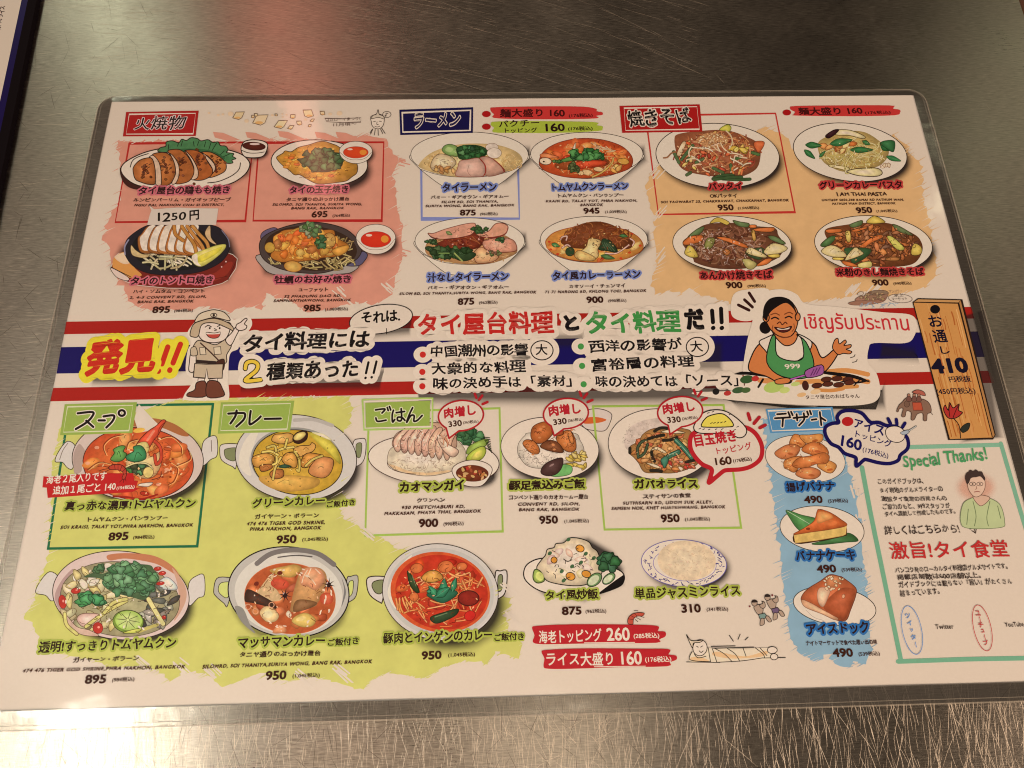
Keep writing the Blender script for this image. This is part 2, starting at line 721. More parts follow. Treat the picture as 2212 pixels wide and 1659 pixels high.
def text(name, s, p0, p1, h, parent, layer, c=DARK, bold=0.0, halo=None, jitter=1.0, shear=0.0, art=None, seed=None, gap=0.0,
         halo2=None, label=None, wob=0.0):
    """Lettering whose ink box runs from p0 (bottom left) to p1 (bottom right) and is h high, in frame coordinates."""
    r = random.Random(seed if seed is not None else sum(map(ord, s)) * 7 + int(p0[0]))
    A = art or Art(name, parent, layer, label=label)
    items, x = [], 0.0
    for ch in s:
        g = glyph(ch)
        if len(g['v']):
            ctr = (g['v'].min(0) + g['v'].max(0)) / 2
            a = math.radians(r.uniform(-3.2, 3.2) * jitter)
            sc = 1 + r.uniform(-0.06, 0.06) * (jitter + wob * 20)
            Mx = np.array([[math.cos(a), -math.sin(a)], [math.sin(a), math.cos(a)]]) * sc
            off = ctr + np.array([x, r.uniform(-0.03, 0.03) * jitter])
            items.append((ch, Mx, ctr, off))
        x += g['adv'] + gap
    shr = np.array([[1, shear], [0, 1.0]])

    ph = [[r.uniform(0, 6.28) for _ in range(4)] for _ in items]
    items = [it + (p_,) for it, p_ in zip(items, ph)]

    def place(v, it):
        u = v - it[2]
        if wob:
            p_ = it[4]
            u = u + wob * np.stack([np.sin(u[:, 1] * 4.2 + p_[0]) + 0.6 * np.sin(u[:, 1] * 9 + u[:, 0] * 3 + p_[1]),
                                    np.sin(u[:, 0] * 4.6 + p_[2]) + 0.6 * np.sin(u[:, 0] * 8 - u[:, 1] * 4 + p_[3])], 1)
        return (u @ it[1].T + it[3]) @ shr.T
    lo = np.min([place(glyph(it[0])['v'], it).min(0) for it in items], 0) - bold
    hi = np.max([place(glyph(it[0])['v'], it).max(0) for it in items], 0) + bold
    m = to_plane([p0, p1, ((p0[0] + p1[0]) / 2, (p0[1] + p1[1]) / 2), ((p0[0] + p1[0]) / 2, (p0[1] + p1[1]) / 2 - h)])
    ex = m[1] - m[0]
    w = np.linalg.norm(ex)
    ex = ex / w
    ey = np.array([-ex[1], ex[0]])
    hh = abs(np.dot(m[3] - m[2], ey))
    S = np.array([w / (hi[0] - lo[0]), hh / (hi[1] - lo[1])])

    def emit(shape, it, col):
        v, f = shape
        if not len(v):
            return
        q = (place(v, it) - lo) * S
        A.add_plane(m[0] + q[:, :1] * ex + q[:, 1:] * ey, f, ink(col) + (1.0,))
    global _words
    _words += 1
    base = A.z + (_words % 60) * 1.3e-7
    for hl in (halo2, halo):
        if hl:
            for k, it in enumerate(items):
                A.z = base + STEP * (1 + k)
                emit(fat(it[0], bold + hl[1], 1 / 26), it, hl[0])
            base += STEP * (len(items) + 6)
            if A.ob.name.startswith('headline'):
                base = max(base, A.z + LAYER * 0.45)
    A.z = base + STEP * 3
    for it in items:
        A.z += STEP * 2.5
        if bold > 0:
            emit(fat(it[0], bold, 1 / 44), it, c)
        else:
            emit((glyph(it[0])['v'], glyph(it[0])['f']), it, c)
    return A


def pen(A, strokes, w, c, halo=None):
    """Hand-drawn strokes (lists of frame points) of one pen width, merged into one clean shape."""
    segs = []
    for st in strokes:
        q = smooth(st, False, 6) if len(st) > 2 else st
        segs += [np.concatenate([q[i], q[i + 1]]) for i in range(len(q) - 1)]
    segs = np.array(segs, float)
    if halo:
        A.up()
        v, f = fat_shape(segs, w / 2 + halo[1], max(w / 3, 2.5), inside=False)
        A.add_plane(to_plane(v), [q[::-1] for q in f], ink(halo[0]) + (1.0,))
    A.up()
    v, f = fat_shape(segs, w / 2, max(w / 5, 1.6), inside=False)
    A.add_plane(to_plane(v), [q[::-1] for q in f], ink(c) + (1.0,))


# ================================================================ the counter
Z_C = -Z_PRINT            # counter top relative to the print plane


def add_obj(name, verts, faces, mats, parent=None, fm=None, smooth_=False):
    me = bpy.data.meshes.new(name)
    me.from_pydata([tuple(v) for v in verts], [], [list(f) for f in faces])
    for m in mats:
        me.materials.append(m)
    if fm is not None:
        me.polygons.foreach_set('material_index', fm)
    if smooth_:
        me.polygons.foreach_set('use_smooth', [True] * len(me.polygons))
    me.update()
    o = bpy.data.objects.new(name, me)
    COL.objects.link(o)
    if parent is not None:
        o.parent = parent
    return o


def steel_material():
    m, t, p = mat('stainless_steel')
    N, Lk = t.nodes, t.links
    g = N.new('ShaderNodeNewGeometry')

    def stretched(rot, sx, sy, scale, detail):
        mp = N.new('ShaderNodeMapping')
        mp.inputs['Rotation'].default_value = (0, 0, math.radians(rot))
        mp.inputs['Scale'].default_value = (sx, sy, 1)
        Lk.new(g.outputs['Position'], mp.inputs[0])
        n = N.new('ShaderNodeTexNoise')
        n.inputs['Scale'].default_value = scale
        n.inputs['Detail'].default_value = detail
        n.inputs['Roughness'].default_value = 0.65
        Lk.new(mp.outputs[0], n.inputs['Vector'])
        return n.outputs['Fac']

    def mth(op, a, b=None):
        n = N.new('ShaderNodeMath')
        n.operation = op
        for i, v in enumerate((a, b)):
            if v is None:
                continue
            if isinstance(v, (int, float)):
                n.inputs[i].default_value = v
            else:
                Lk.new(v, n.inputs[i])
        return n.outputs[0]
    grain = stretched(4, 1.0, 10.0, 210, 7)          # rolled grain, long side to side
    cross = stretched(-76, 1.0, 14.0, 170, 6)        # wiping marks, away from the viewer
    cloud = stretched(0, 1.0, 1.0, 14, 4)           # grease and handling
    mix = mth('ADD', mth('MULTIPLY', grain, 0.75), mth('MULTIPLY', cross, 0.25))
    b = N.new('ShaderNodeBump')
    b.inputs['Strength'].default_value = 0.2
    b.inputs['Distance'].default_value = 0.0003
    Lk.new(mix, b.inputs['Height'])
    Lk.new(b.outputs[0], p.inputs['Normal'])
    mr = N.new('ShaderNodeMapRange')
    mr.inputs[1].default_value = 0.32
    mr.inputs[2].default_value = 0.68
    mr.inputs[3].default_value = 0.24
    mr.inputs[4].default_value = 0.40
    Lk.new(mth('ADD', mth('MULTIPLY', cloud, 0.5), mth('MULTIPLY', mix, 0.5)), mr.inputs[0])
    Lk.new(mr.outputs[0], p.inputs['Roughness'])
    cr = N.new('ShaderNodeValToRGB')
    cr.color_ramp.elements[0].position = 0.33
    cr.color_ramp.elements[0].color = (0.33, 0.305, 0.27, 1)
    cr.color_ramp.elements[1].position = 0.66
    cr.color_ramp.elements[1].color = (0.70, 0.66, 0.60, 1)
    Lk.new(mix, cr.inputs[0])
    Lk.new(cr.outputs[0], p.inputs['Base Color'])
    p.inputs['Metallic'].default_value = 1.0
    p.inputs['Anisotropic'].default_value = 0.8
    tn = N.new('ShaderNodeCombineXYZ')
    tn.inputs[0].default_value = 0.05
    tn.inputs[1].default_value = 1.0
    Lk.new(tn.outputs[0], p.inputs['Tangent'])
    return m


def scratch_material(name, base, rough):
    m, t, p = mat(name)
    p.inputs['Base Color'].default_value = base + (1,)
    p.inputs['Metallic'].default_value = 1.0
    p.inputs['Roughness'].default_value = rough
    return m


M_STEEL = steel_material()
M_SCR_L = scratch_material('scratch_bright_steel', (0.93, 0.87, 0.78), 0.60)
M_SCR_D = scratch_material('scratch_dull_steel', (0.24, 0.215, 0.185), 0.5)

# counter slab: front and left run on past the picture; the far right corner ends at a gap before the wooden ledge
frame(0, 0, 4032)
gapA = to_plane([(2183, -60)])[0]
gapB = to_plane([(2300, 300)])[0]
gd = (gapB - gapA) / np.linalg.norm(gapB - gapA)
c1 = gapA - gd * 0.25
c2 = gapB + gd * 0.8
top = [(-0.75, -0.75), (c2[0], -0.75), (c2[0], c2[1]), (c1[0], c1[1]), (-0.75, c1[1])]
verts = [(x, y, 0.0) for x, y in top] + [(x, y, -0.04) for x, y in top]
faces = [[0, 1, 2, 3, 4], [9, 8, 7, 6, 5]] + [[i, i + 5, (i + 1) % 5 + 5, (i + 1) % 5] for i in range(5)]
fm = [0] * len(faces)
# scratches and streaks worn into the counter top, traced region by region from the photograph
SV, SF, SM = [], [], []
zs = 0.00002


def scratch(px, py, ang, length, width, dark=False, bend=0.0):
    """ang in degrees on the photograph, length and width in photograph pixels."""
    pts = []
    a = math.radians(ang)
    for k in range(4):
        t = (k / 3 - 0.5) * length
        n = bend * length * ((k / 3 - 0.5) ** 2 - 0.08)
        pts.append((px + math.cos(a) * t - math.sin(a) * n, py + math.sin(a) * t + math.cos(a) * n))
    P = to_plane(pts)
    d = np.gradient(P, axis=0)
    d /= np.linalg.norm(d, axis=1)[:, None]
    nr = np.stack([-d[:, 1], d[:, 0]], 1) * 0.000155 * width / 2
    wd = np.array([0.25, 1, 1, 0.25])[:, None]
    b = len(SV) + len(verts)
    global zs
    zs += 1.2e-8
    for q in np.vstack([P + nr * wd, P - nr * wd]):
        SV.append((q[0], q[1], zs))
    for k in range(3):
        SF.append([b + k, b + k + 1, b + 4 + k + 1, b + 4 + k])
        SM.append(2 if dark else 1)


rs = random.Random(5)
for i in range(420):        # left strip: short side-to-side glints
    scratch(rs.uniform(-40, 330), rs.uniform(0, 1500), rs.gauss(-5, 4), rs.choice((12, 18, 30, 60, 110)) * rs.uniform(.6, 1.3), rs.uniform(.5, 1.2))
for i in range(150):        # left strip: dark random scores
    scratch(rs.uniform(0, 330), rs.uniform(0, 900), rs.choice((65, 75, 120, 135, 50, 15)) + rs.gauss(0, 12), rs.uniform(10, 60), rs.uniform(.6, 1.5), True, rs.uniform(-.08, .08))
for i in range(300):        # far strip: long slanting scores
    x = rs.uniform(220, 1500)
    scratch(x, rs.uniform(-20, 215), 6 + (x - 220) / 90 + rs.gauss(0, 4), rs.choice((20, 40, 70, 140)) * rs.uniform(.6, 1.3), rs.uniform(.35, .8))
for i in range(120):
    scratch(rs.uniform(350, 1500), rs.uniform(-20, 215), rs.gauss(14, 9), rs.uniform(20, 80), rs.uniform(.6, 1.2), True)
for i in range(60):         # far right
    scratch(rs.uniform(1400, 2250), rs.uniform(-20, 1100), rs.gauss(35, 25), rs.uniform(8, 40), rs.uniform(.35, .8))
for i in range(1500):       # near strip: upright scrubbing marks
    x = rs.uniform(-60, 2280)
    scratch(x, rs.uniform(1470, 1700), 88 - (x - 1106) / 130 + rs.gauss(0, 12), rs.choice((25, 50, 90, 160)) * rs.uniform(.6, 1.3), rs.uniform(.4, 1.0), False, rs.uniform(-.15, .15))
for i in range(260):
    x = rs.uniform(-60, 2280)
    scratch(x, rs.uniform(1490, 1700), 85 + rs.gauss(0, 25), rs.uniform(20, 90), rs.uniform(.6, 1.3), True)
for i in range(60):         # swirls by the near highlight
    scratch(rs.uniform(1040, 1330), rs.uniform(1530, 1690), rs.uniform(20, 160), rs.uniform(30, 80), rs.uniform(.4, .8), False, rs.uniform(-.6, .6))
counter = add_obj('steel_counter', verts + SV, faces + SF, [M_STEEL, M_SCR_L, M_SCR_D], fm=fm + SM)
counter['kind'] = 'structure'
counter['label'] = 'scratched brushed stainless steel counter top under the menus'

# wooden ledge beyond the gap in the far right corner
M_WOOD, tw, pw = mat('reddish_wood')
nw = tw.nodes.new('ShaderNodeTexNoise')
nw.inputs['Scale'].default_value = 30
rw = tw.nodes.new('ShaderNodeValToRGB')
rw.color_ramp.elements[0].color = (0.16, 0.07, 0.05, 1)
rw.color_ramp.elements[1].color = (0.36, 0.18, 0.13, 1)
tw.links.new(nw.outputs['Fac'], rw.inputs[0])
tw.links.new(rw.outputs[0], pw.inputs['Base Color'])
pw.inputs['Roughness'].default_value = 0.5
gn = np.array([-gd[1], gd[0]])
if gn[0] < 0:
    gn = -gn
e0, e1 = c1 + gn * 0.0055, c2 + gn * 0.0055
f0, f1 = e0 + gn * 0.5, e1 + gn * 0.5
lv = [(q[0], q[1], z) for z in (0.0, -0.04) for q in (e0, e1, f1, f0)]
ledge = add_obj('wooden_ledge', lv, [[0, 3, 2, 1], [4, 5, 6, 7]] + [[i, (i + 1) % 4, (i + 1) % 4 + 4, i + 4] for i in range(4)], [M_WOOD])
ledge['label'] = 'reddish brown wooden ledge past the dark gap at the corner of the steel counter'
ledge['category'] = 'ledge'
M_DARK, td, pd = mat('dark_gap')
pd.inputs['Base Color'].default_value = (0.012, 0.01, 0.009, 1)
pd.inputs['Roughness'].default_value = 0.9
backing_v = [(-1.2, -1.2, -0.045), (1.6, -1.2, -0.045), (1.6, 1.6, -0.045), (-1.2, 1.6, -0.045)]
under = add_obj('floor', backing_v, [[0, 1, 2, 3]], [M_DARK])  # near-black sheet under the slab puts shade into the gap
under['kind'] = 'structure'

# ================================================================ the second menu at the left edge
M_CARD, tc, pc = mat('white_card')
pc.inputs['Base Color'].default_value = (0.80, 0.79, 0.77, 1)
pc.inputs['Roughness'].default_value = 0.45
pc.inputs['Coat Weight'].default_value = 0.5
pc.inputs['Coat Roughness'].default_value = 0.12
M_NAVY, tn, pn = mat('navy_border')
pn.inputs['Base Color'].default_value = (0.012, 0.006, 0.10, 1)
pn.inputs['Roughness'].default_value = 0.3
M_EDGE, te, pe = mat('black_edging')
pe.inputs['Base Color'].default_value = (0.006, 0.004, 0.007, 1)
pe.inputs['Roughness'].default_value = 0.6
pe.inputs['Specular IOR Level'].default_value = 0.08
pn.inputs['Specular IOR Level'].default_value = 0.15

second = bpy.data.objects.new('menu_card', None)
COL.objects.link(second)
second['label'] = 'white menu card with navy blue border, mostly out of frame at the left'
second['category'] = 'menu'
T2 = 0.0035


def hit2(px, py, z):
    q = hit(px, py, z - Z_PRINT)
    return q[:2]


a0, a1 = hit2(79, 0, T2), hit2(0, 388, T2)           # outer edge
b0, b1 = hit2(60, 0, T2), hit2(0, 293, T2)           # navy band's outer side (soft)
w0, w1 = hit2(46.5, 0, T2), hit2(0, 226, T2)         # white page's edge
ed = (a1 - a0) / np.linalg.norm(a1 - a0)
en = np.array([ed[1], -ed[0]])
if en[0] > 0:
    en = -en                                          # pointing away from the big menu
wn_ = abs(np.dot(w0 - a0, en))
wb_ = abs(np.dot(b0 - a0, en))
org = a0 - ed * 0.18
ln2 = 0.42
second.location = (org[0], org[1], 0)


def strip(name, d0, d1, z0, z1, m):
    q = [org * 0 + en * d0, en * d0 + ed * ln2, en * d1 + ed * ln2, en * d1]
    v = [(p[0], p[1], z) for z in (z1, z0) for p in q]
    o = add_obj(name, v, [[0, 1, 2, 3], [7, 6, 5, 4]] + [[i, i + 4, (i + 1) % 4 + 4, (i + 1) % 4] for i in range(4)], [m], second)
    return o


strip('edging', 0, wb_, 0.0, T2, M_EDGE)
strip('navy_border', wb_ + 1e-5, wn_, 0.0, T2, M_NAVY)
strip('page', wn_ + 1e-5, 0.3, 0.0, T2, M_CARD)

# ================================================================ the laminated menu
MENU = bpy.data.objects.new('laminated_menu', None)
COL.objects.link(MENU)
MENU['label'] = 'large laminated menu sheet of illustrated Thai dishes lying on the steel counter'
MENU['category'] = 'menu'

# paper
M_PAPER, tp, pp = mat('laminated_paper')
_g, _b = film_normal(tp)
npn = tp.nodes.new('ShaderNodeTexNoise')
npn.inputs['Scale'].default_value = 900
rp = tp.nodes.new('ShaderNodeValToRGB')
rp.color_ramp.elements[0].color = (0.775, 0.772, 0.765, 1)
rp.color_ramp.elements[1].color = (0.825, 0.822, 0.815, 1)
tp.links.new(_g.outputs['Position'], npn.inputs['Vector'])
tp.links.new(npn.outputs['Fac'], rp.inputs[0])
tp.links.new(rp.outputs[0], pp.inputs['Base Color'])
pp.inputs['Roughness'].default_value = 0.55
pp.inputs['Specular IOR Level'].default_value = 0.15
pp.inputs['Coat Weight'].default_value = 0.8
pp.inputs['Coat Roughness'].default_value = 0.07
tp.links.new(_b.outputs[0], pp.inputs['Coat Normal'])
NX, NY = 105, 73
gv, gf = [], []
for j in range(NY + 1):
    for i in range(NX + 1):
        x, y = (i / NX - 0.5) * SHEET_W, (j / NY - 0.5) * SHEET_H
        gv.append((x, y, Z_PRINT - 6e-5 + float(curl(np.array(x), np.array(y)))))
for j in range(NY):
    for i in range(NX):
        a = j * (NX + 1) + i
        gf.append([a, a + 1, a + NX + 2, a + NX + 1])
paper = add_obj('paper_sheet', gv, gf, [M_PAPER], MENU, smooth_=True)

# film margin, welded round the paper, with its cut edge and seam
M_FILM, tf, pf = mat('clear_film')
for n in list(tf.nodes):
    if n != pf and n.type != 'OUTPUT_MATERIAL':
        tf.nodes.remove(n)
out = [n for n in tf.nodes if n.type == 'OUTPUT_MATERIAL'][0]
tr = tf.nodes.new('ShaderNodeBsdfTransparent')
tr.inputs[0].default_value = (0.975, 0.97, 0.96, 1)
gl = tf.nodes.new('ShaderNodeBsdfGlossy')
gl.inputs['Roughness'].default_value = 0.16
fr = tf.nodes.new('ShaderNodeFresnel')
fr.inputs[0].default_value = 1.65
mx = tf.nodes.new('ShaderNodeMixShader')
_g2, _b2 = film_normal(tf, 0.5)
tf.links.new(_b2.outputs[0], gl.inputs['Normal'])
tf.links.new(fr.outputs[0], mx.inputs[0])
tf.links.new(tr.outputs[0], mx.inputs[1])
tf.links.new(gl.outputs[0], mx.inputs[2])
hz = tf.nodes.new('ShaderNodeBsdfDiffuse')
hz.inputs[0].default_value = (0.75, 0.74, 0.72, 1)
m2 = tf.nodes.new('ShaderNodeMixShader')
m2.inputs[0].default_value = 0.06
tf.links.new(mx.outputs[0], m2.inputs[1])
tf.links.new(hz.outputs[0], m2.inputs[2])
tf.links.new(m2.outputs[0], out.inputs[0])
tf.nodes.remove(pf)
M_SEAM, ts, ps = mat('film_edge')
ps.inputs['Base Color'].default_value = (0.55, 0.52, 0.46, 1)
ps.inputs['Roughness'].default_value = 0.22
ps.inputs['Alpha'].default_value = 0.4


def ring(dl, dr, dt, db, rad, n=12):
    x0, x1 = -SHEET_W / 2 - dl, SHEET_W / 2 + dr
    y0, y1 = -SHEET_H / 2 - db, SHEET_H / 2 + dt
    P = []
    for cx_, cy_, a0_, ex_, ey_ in ((x1 - rad, y1 - rad, 0, -1, 0), (x0 + rad, y1 - rad, 90, 0, -1), (x0 + rad, y0 + rad, 180, 1, 0), (x1 - rad, y0 + rad, 270, 0, 1)):
        for k in range(n + 1):
            a_ = math.radians(a0_ + 90 * k / n)
            P.append((cx_ + rad * math.cos(a_), cy_ + rad * math.sin(a_)))
        q = P[-1]
        L_ = (x1 - x0 if ex_ else y1 - y0) - 2 * rad
        for k in range(1, 60):
            P.append((q[0] + ex_ * L_ * k / 60, q[1] + ey_ * L_ * k / 60))
    return np.array(P)


def film_pt(p, h):
    # the welded margin waves very slightly and lies a little lower than the print
    wv = 0.00005 * math.sin(p[0] * 95 + 1) + 0.00004 * math.sin(p[1] * 120)
    return (p[0], p[1], Z_PRINT + h + wv + float(curl(np.array(p[0]), np.array(p[1]))))


RA = ring(-0.0002, -0.0002, -0.0002, -0.0002, 0.0006)
RB = ring(0.0028, 0.0028, 0.0020, 0.0030, 0.003)
RC = ring(0.0066, 0.0062, 0.0040, 0.0068, 0.0085)
rn = len(RA)
fv = [film_pt(p, 0.00019) for p in RA] + [film_pt(p, -0.00010) for p in RB] + [film_pt(p, -0.00030) for p in RC]
ff = []
for k in range(2):
    for i in range(rn):
        j = (i + 1) % rn
        ff.append([(k + 1) * rn + i, (k + 1) * rn + j, k * rn + j, k * rn + i])
film = add_obj('laminate_film', fv, ff, [M_FILM], MENU, smooth_=True)


def seam(name, Rr, w, h):
    d = np.roll(Rr, -1, 0) - np.roll(Rr, 1, 0)
    d /= np.linalg.norm(d, axis=1)[:, None]
    nr = np.stack([-d[:, 1], d[:, 0]], 1) * w / 2
    v = [film_pt(p, h) for p in Rr + nr] + [film_pt(p, h) for p in Rr - nr]
    f = [[i, (i + 1) % rn, rn + (i + 1) % rn, rn + i] for i in range(rn)]
    return add_obj(name, v, f, [M_SEAM], film)


seam('cut_edge', RC, 0.00055, -0.00027)
seam('weld_seam', ring(0.0050, 0.0048, 0.0031, 0.0052, 0.0068), 0.00025, -0.00017)

# ================================================================ printed grounds
BRUSH, BAND, BOX, SHADE, DISH, DISH2, SIGN, BUBBLE, WORD = range(9)
rb = random.Random(3)


def brush(name, pts, c, amp=9, d=(1, -.5), label=None, step=7):
    """A dry-brush patch: a rough outline with ragged bristle marks."""
    A = Art(name, MENU, BRUSH, M_BRUSH, label)
    out = []
    m = len(pts)
    for i in range(m):
        p, q = np.array(pts[i], float), np.array(pts[(i + 1) % m], float)
        n = max(1, int(np.linalg.norm(q - p) / step))
        for k in range(n):
            x = p + (q - p) * k / n
            s = rb.uniform(-1, 1) ** 3 * amp
            out.append((x[0] + d[0] * s + rb.uniform(-1, 1), x[1] + d[1] * s + rb.uniform(-1, 1)))
    A.face(out, c)
    # bristle marks: colour dragged outwards, bare paper showing through just inside the edge
    o_ = np.array(out)
    ctr = o_.mean(0)
    ang = math.atan2(d[1], d[0])
    for k in range(int(len(out) * 0.7)):
        i = rb.randrange(len(out))
        x, y = o_[i]
        if not (4 < x < 2200):
            continue
        a = ang + rb.uniform(-.12, .12) + (math.pi if (x - ctr[0]) * math.cos(ang) + (y - ctr[1]) * math.sin(ang) < 0 else 0)
        l = rb.uniform(4, 20)
        dx, dy = math.cos(a), math.sin(a)
        if k % 5 < 3:
            A.stroke([(x - dx * 5, y - dy * 5), (x + dx * l, y + dy * l)], rb.uniform(.8, 3), c, smooth=False, taper=True)
        else:
            A.stroke([(x + dx * 4, y + dy * 4), (x - dx * l * 1.4, y - dy * l * 1.4)], rb.uniform(.6, 2.2), PAPER, smooth=False, taper=True)
    return A


def streaks(A, pts, c, n=6, L=40, ang=-25, w=3):
    for x, y in pts:
        for k in range(n):
            a = math.radians(ang + rb.uniform(-4, 4))
            l = L * rb.uniform(.4, 1)
            px, py = x + rb.uniform(-10, 10), y + rb.uniform(-10, 10)
            A.stroke([(px, py), (px + math.cos(a) * l, py + math.sin(a) * l)], w * rb.uniform(.5, 1.2), c, smooth=False)


frame(0, 0, 4032)
WHITE = PAPER
PINK = (214, 141, 114)
pk = brush('brush_patch', [(255, 305), (257, 333), (263, 360), (260, 427), (240, 460), (223, 507), (233, 533), (247, 590), (263, 620), (287, 653),
      (300, 665), (328, 670), (367, 667), (413, 672), (430, 663), (450, 663), (500, 673), (533, 660), (567, 670), (575, 632), (600, 643), (627, 650),
      (667, 673), (707, 670), (735, 660), (770, 656), (790, 652), (803, 660), (820, 653), (847, 636), (854, 596), (864, 573), (868, 540), (868, 500),
      (858, 450), (856, 400), (850, 370), (862, 345), (845, 325), (835, 300), (790, 293), (740, 300), (700, 303), (650, 301), (560, 303), (470, 306), (400, 305), (340, 303), (300, 308)],
     PINK, 8, label='salmon pink brush patch behind the grilled dishes')
for q in ((460, 285), (530, 285), (600, 283), (680, 285), (725, 285)):
    pk.face([(q[0], q[1]), (q[0] + 22, q[1] + 2), (q[0] + 60, q[1] + 18), (q[0] + 30, q[1] + 19), (q[0] + 4, q[1] + 12)], PINK)
streaks(pk, [(862, 350), (868, 540)], PINK, 5, 24, 15)
streaks(pk, [(725, 625), (760, 655), (830, 620)], WHITE, 5, 30, 40, 4)
ORANGE = (220, 171, 114)
og = brush('brush_patch', [(1430, 345), (1400, 383), (1391, 423), (1404, 450), (1417, 470), (1412, 500), (1418, 540), (1420, 570), (1408, 600), (1417, 636), (1445, 628),
      (1470, 636), (1490, 622), (1508, 636), (1530, 640), (1600, 660), (1760, 650), (1841, 640), (1860, 628), (1920, 640), (1995, 622), (2021, 596), (2022, 573), (2008, 493),
      (1998, 433), (1988, 363), (1960, 320), (1935, 287), (1910, 300), (1800, 330), (1715, 320), (1702, 300), (1680, 280), (1650, 275), (1620, 290), (1560, 330), (1480, 345)],
     ORANGE, 8, label='pale orange brush patch behind the fried noodles')
streaks(og, [(1410, 380), (1415, 470), (1420, 560)], WHITE, 5, 30, -50, 3)
streaks(og, [(1835, 636), (1880, 640)], WHITE, 7, 34, -50, 4)
GREEN = (203, 192, 100)
gr = brush('brush_patch', [(377, 866), (440, 862), (560, 858), (700, 858), (757, 856), (760, 913), (742, 930), (738, 1000), (742, 1060), (737, 1116), (800, 1150), (880, 1196),
      (1000, 1240), (1070, 1270), (1107, 1306), (1085, 1330), (1110, 1370), (1130, 1390), (1120, 1423), (1070, 1406), (1054, 1436), (1004, 1426), (960, 1440), (924, 1466),
      (837, 1453), (800, 1470), (787, 1490), (733, 1476), (683, 1460), (623, 1474), (560, 1455), (520, 1470), (480, 1484), (440, 1455), (393, 1449), (367, 1474), (340, 1448),
      (290, 1440), (233, 1440), (167, 1419), (120, 1410), (82, 1385), (80, 1363), (55, 1336), (70, 1300), (77, 1266), (97, 1223), (108, 1189), (110, 1100), (112, 996), (128, 930), (150, 905), (260, 900), (330, 880)],
     GREEN, 9, label='yellow green brush patch behind the soups and curries')
gr.face([(300, 873), (330, 905), (350, 925), (300, 935), (290, 905)], WHITE)
streaks(gr, [(380, 1430), (450, 1440), (640, 1450), (720, 1440), (300, 1420)], WHITE, 5, 46, 40, 4)
streaks(gr, [(1090, 1260), (1100, 1330), (780, 1140)], WHITE, 5, 40, 40, 4)
for q in ((60, 1335), (90, 1366)):
    gr.face([(q[0], q[1]), (q[0] + 40, q[1] + 4), (q[0] + 90, q[1] + 18), (q[0] + 40, q[1] + 22)], GREEN)
BLUE = (138, 166, 184)
bl = brush('brush_patch', [(1648, 905), (1661, 986), (1660, 1020), (1668, 1053), (1668, 1090), (1680, 1116), (1676, 1173), (1692, 1200), (1688, 1239), (1701, 1306), (1701, 1359), (1721, 1406),
      (1751, 1428), (1780, 1424), (1783, 1413), (1805, 1423), (1815, 1440), (1831, 1444), (1842, 1430), (1871, 1434), (1881, 1406), (1878, 1350), (1875, 1293), (1865, 1223), (1858, 1139), (1845, 1053),
      (1828, 1003), (1825, 970), (1808, 930), (1740, 915)], BLUE, 8, label='light blue brush patch behind the desserts')
streaks(bl, [(1845, 1050), (1858, 1120), (1868, 1200)], WHITE, 5, 30, 75, 4)

# the flag-like bands across the middle
for q, c, lb in (([(143, 695), (2098, 663), (2108, 688), (138, 722)], (166, 30, 22), 'upper red band of the flag stripes'),
                 ([(132, 750), (2115, 716), (2130, 771), (122, 807)], (20, 12, 80), 'navy blue middle band of the flag stripes'),
                 ([(115, 838), (2138, 801), (2148, 827), (108, 867)], (166, 30, 22), 'lower red band of the flag stripes')):
    A = Art('flag_band', MENU, BAND, label=lb)
    A.face(q, c)

# thin box outlines
RED = (178, 34, 30)


def box(pts, c, w, label, closed=True):
    A = Art('box_outline', MENU, BOX, label=label)
    A.stroke(pts, w, c, smooth=False, closed=closed)
    return A


tile(0, 0)
box([(838, 930), (1640, 922), (1590, 1432), (747, 1440)], RED, 12, 'red outline box round the grilled chicken')
box([(1678, 925), (2487, 922), (2474, 1430), (1640, 1430)], RED, 12, 'red outline box round the Thai omelette')
tile(1, 0)
box([(518, 1100), (521, 1419), (1154, 1417), (1146, 1100)], (128, 132, 186), 14, 'pale blue outline box round the clear ramen', False)
tile(2, 0)
box([(-240, 750), (602, 735), (728, 1375), (-157, 1390)], (190, 52, 42), 10, 'red outline box round the pad thai')
frame(0, 0, 4032)
box([(150, 877), (460, 873), (426, 1180), (104, 1185)], (28, 100, 62), 5.5, 'dark green outline box round the red soup')
box([(797, 890), (1079, 882), (1086, 1148), (789, 1157)], (160, 182, 76), 4.5, 'yellow green outline box round the chicken rice')
box([(1281, 878), (1563, 875), (1601, 1140), (1306, 1144)], (160, 182, 76), 4.5, 'yellow green outline box round the basil rice')
mk = Art('box_outline', MENU, BOX, label='wide sea green marker frame round the thank you note')
mk.stroke([(1862, 1010), (1880, 1106), (1946, 1426)], 10, (116, 166, 128), smooth=False)
mk.stroke([(1940, 1429), (2090, 1424), (2310, 1420)], 10, (116, 166, 128), smooth=False)
mk.stroke([(1965, 966), (2080, 963), (2162, 961)], 9, (132, 176, 140), smooth=False)
mk.stroke([(2162, 958), (2205, 1106), (2302, 1424)], 9, (124, 170, 134), smooth=False)


# ================================================================ captions and other words
def caption(s, p0, p1, h, halo, bold=0.035, hr=0.17):
    return text('dish_name', s, p0, p1, h, MENU, BUBBLE, DARK, bold=bold, halo=(halo, hr), jitter=0.9, wob=0.014)


def small(s, p0, p1, h, c=(58, 26, 18), bold=0.028):
    return text('shop_name', s, p0, p1, h, MENU, WORD, c, bold=bold, jitter=1.3, wob=0.02)


def addr(s, p0, p1, h):
    return text('address_line', s, p0, p1, h, MENU, WORD, (70, 34, 22), bold=0.036, jitter=1.2, shear=0.22, gap=0.09)


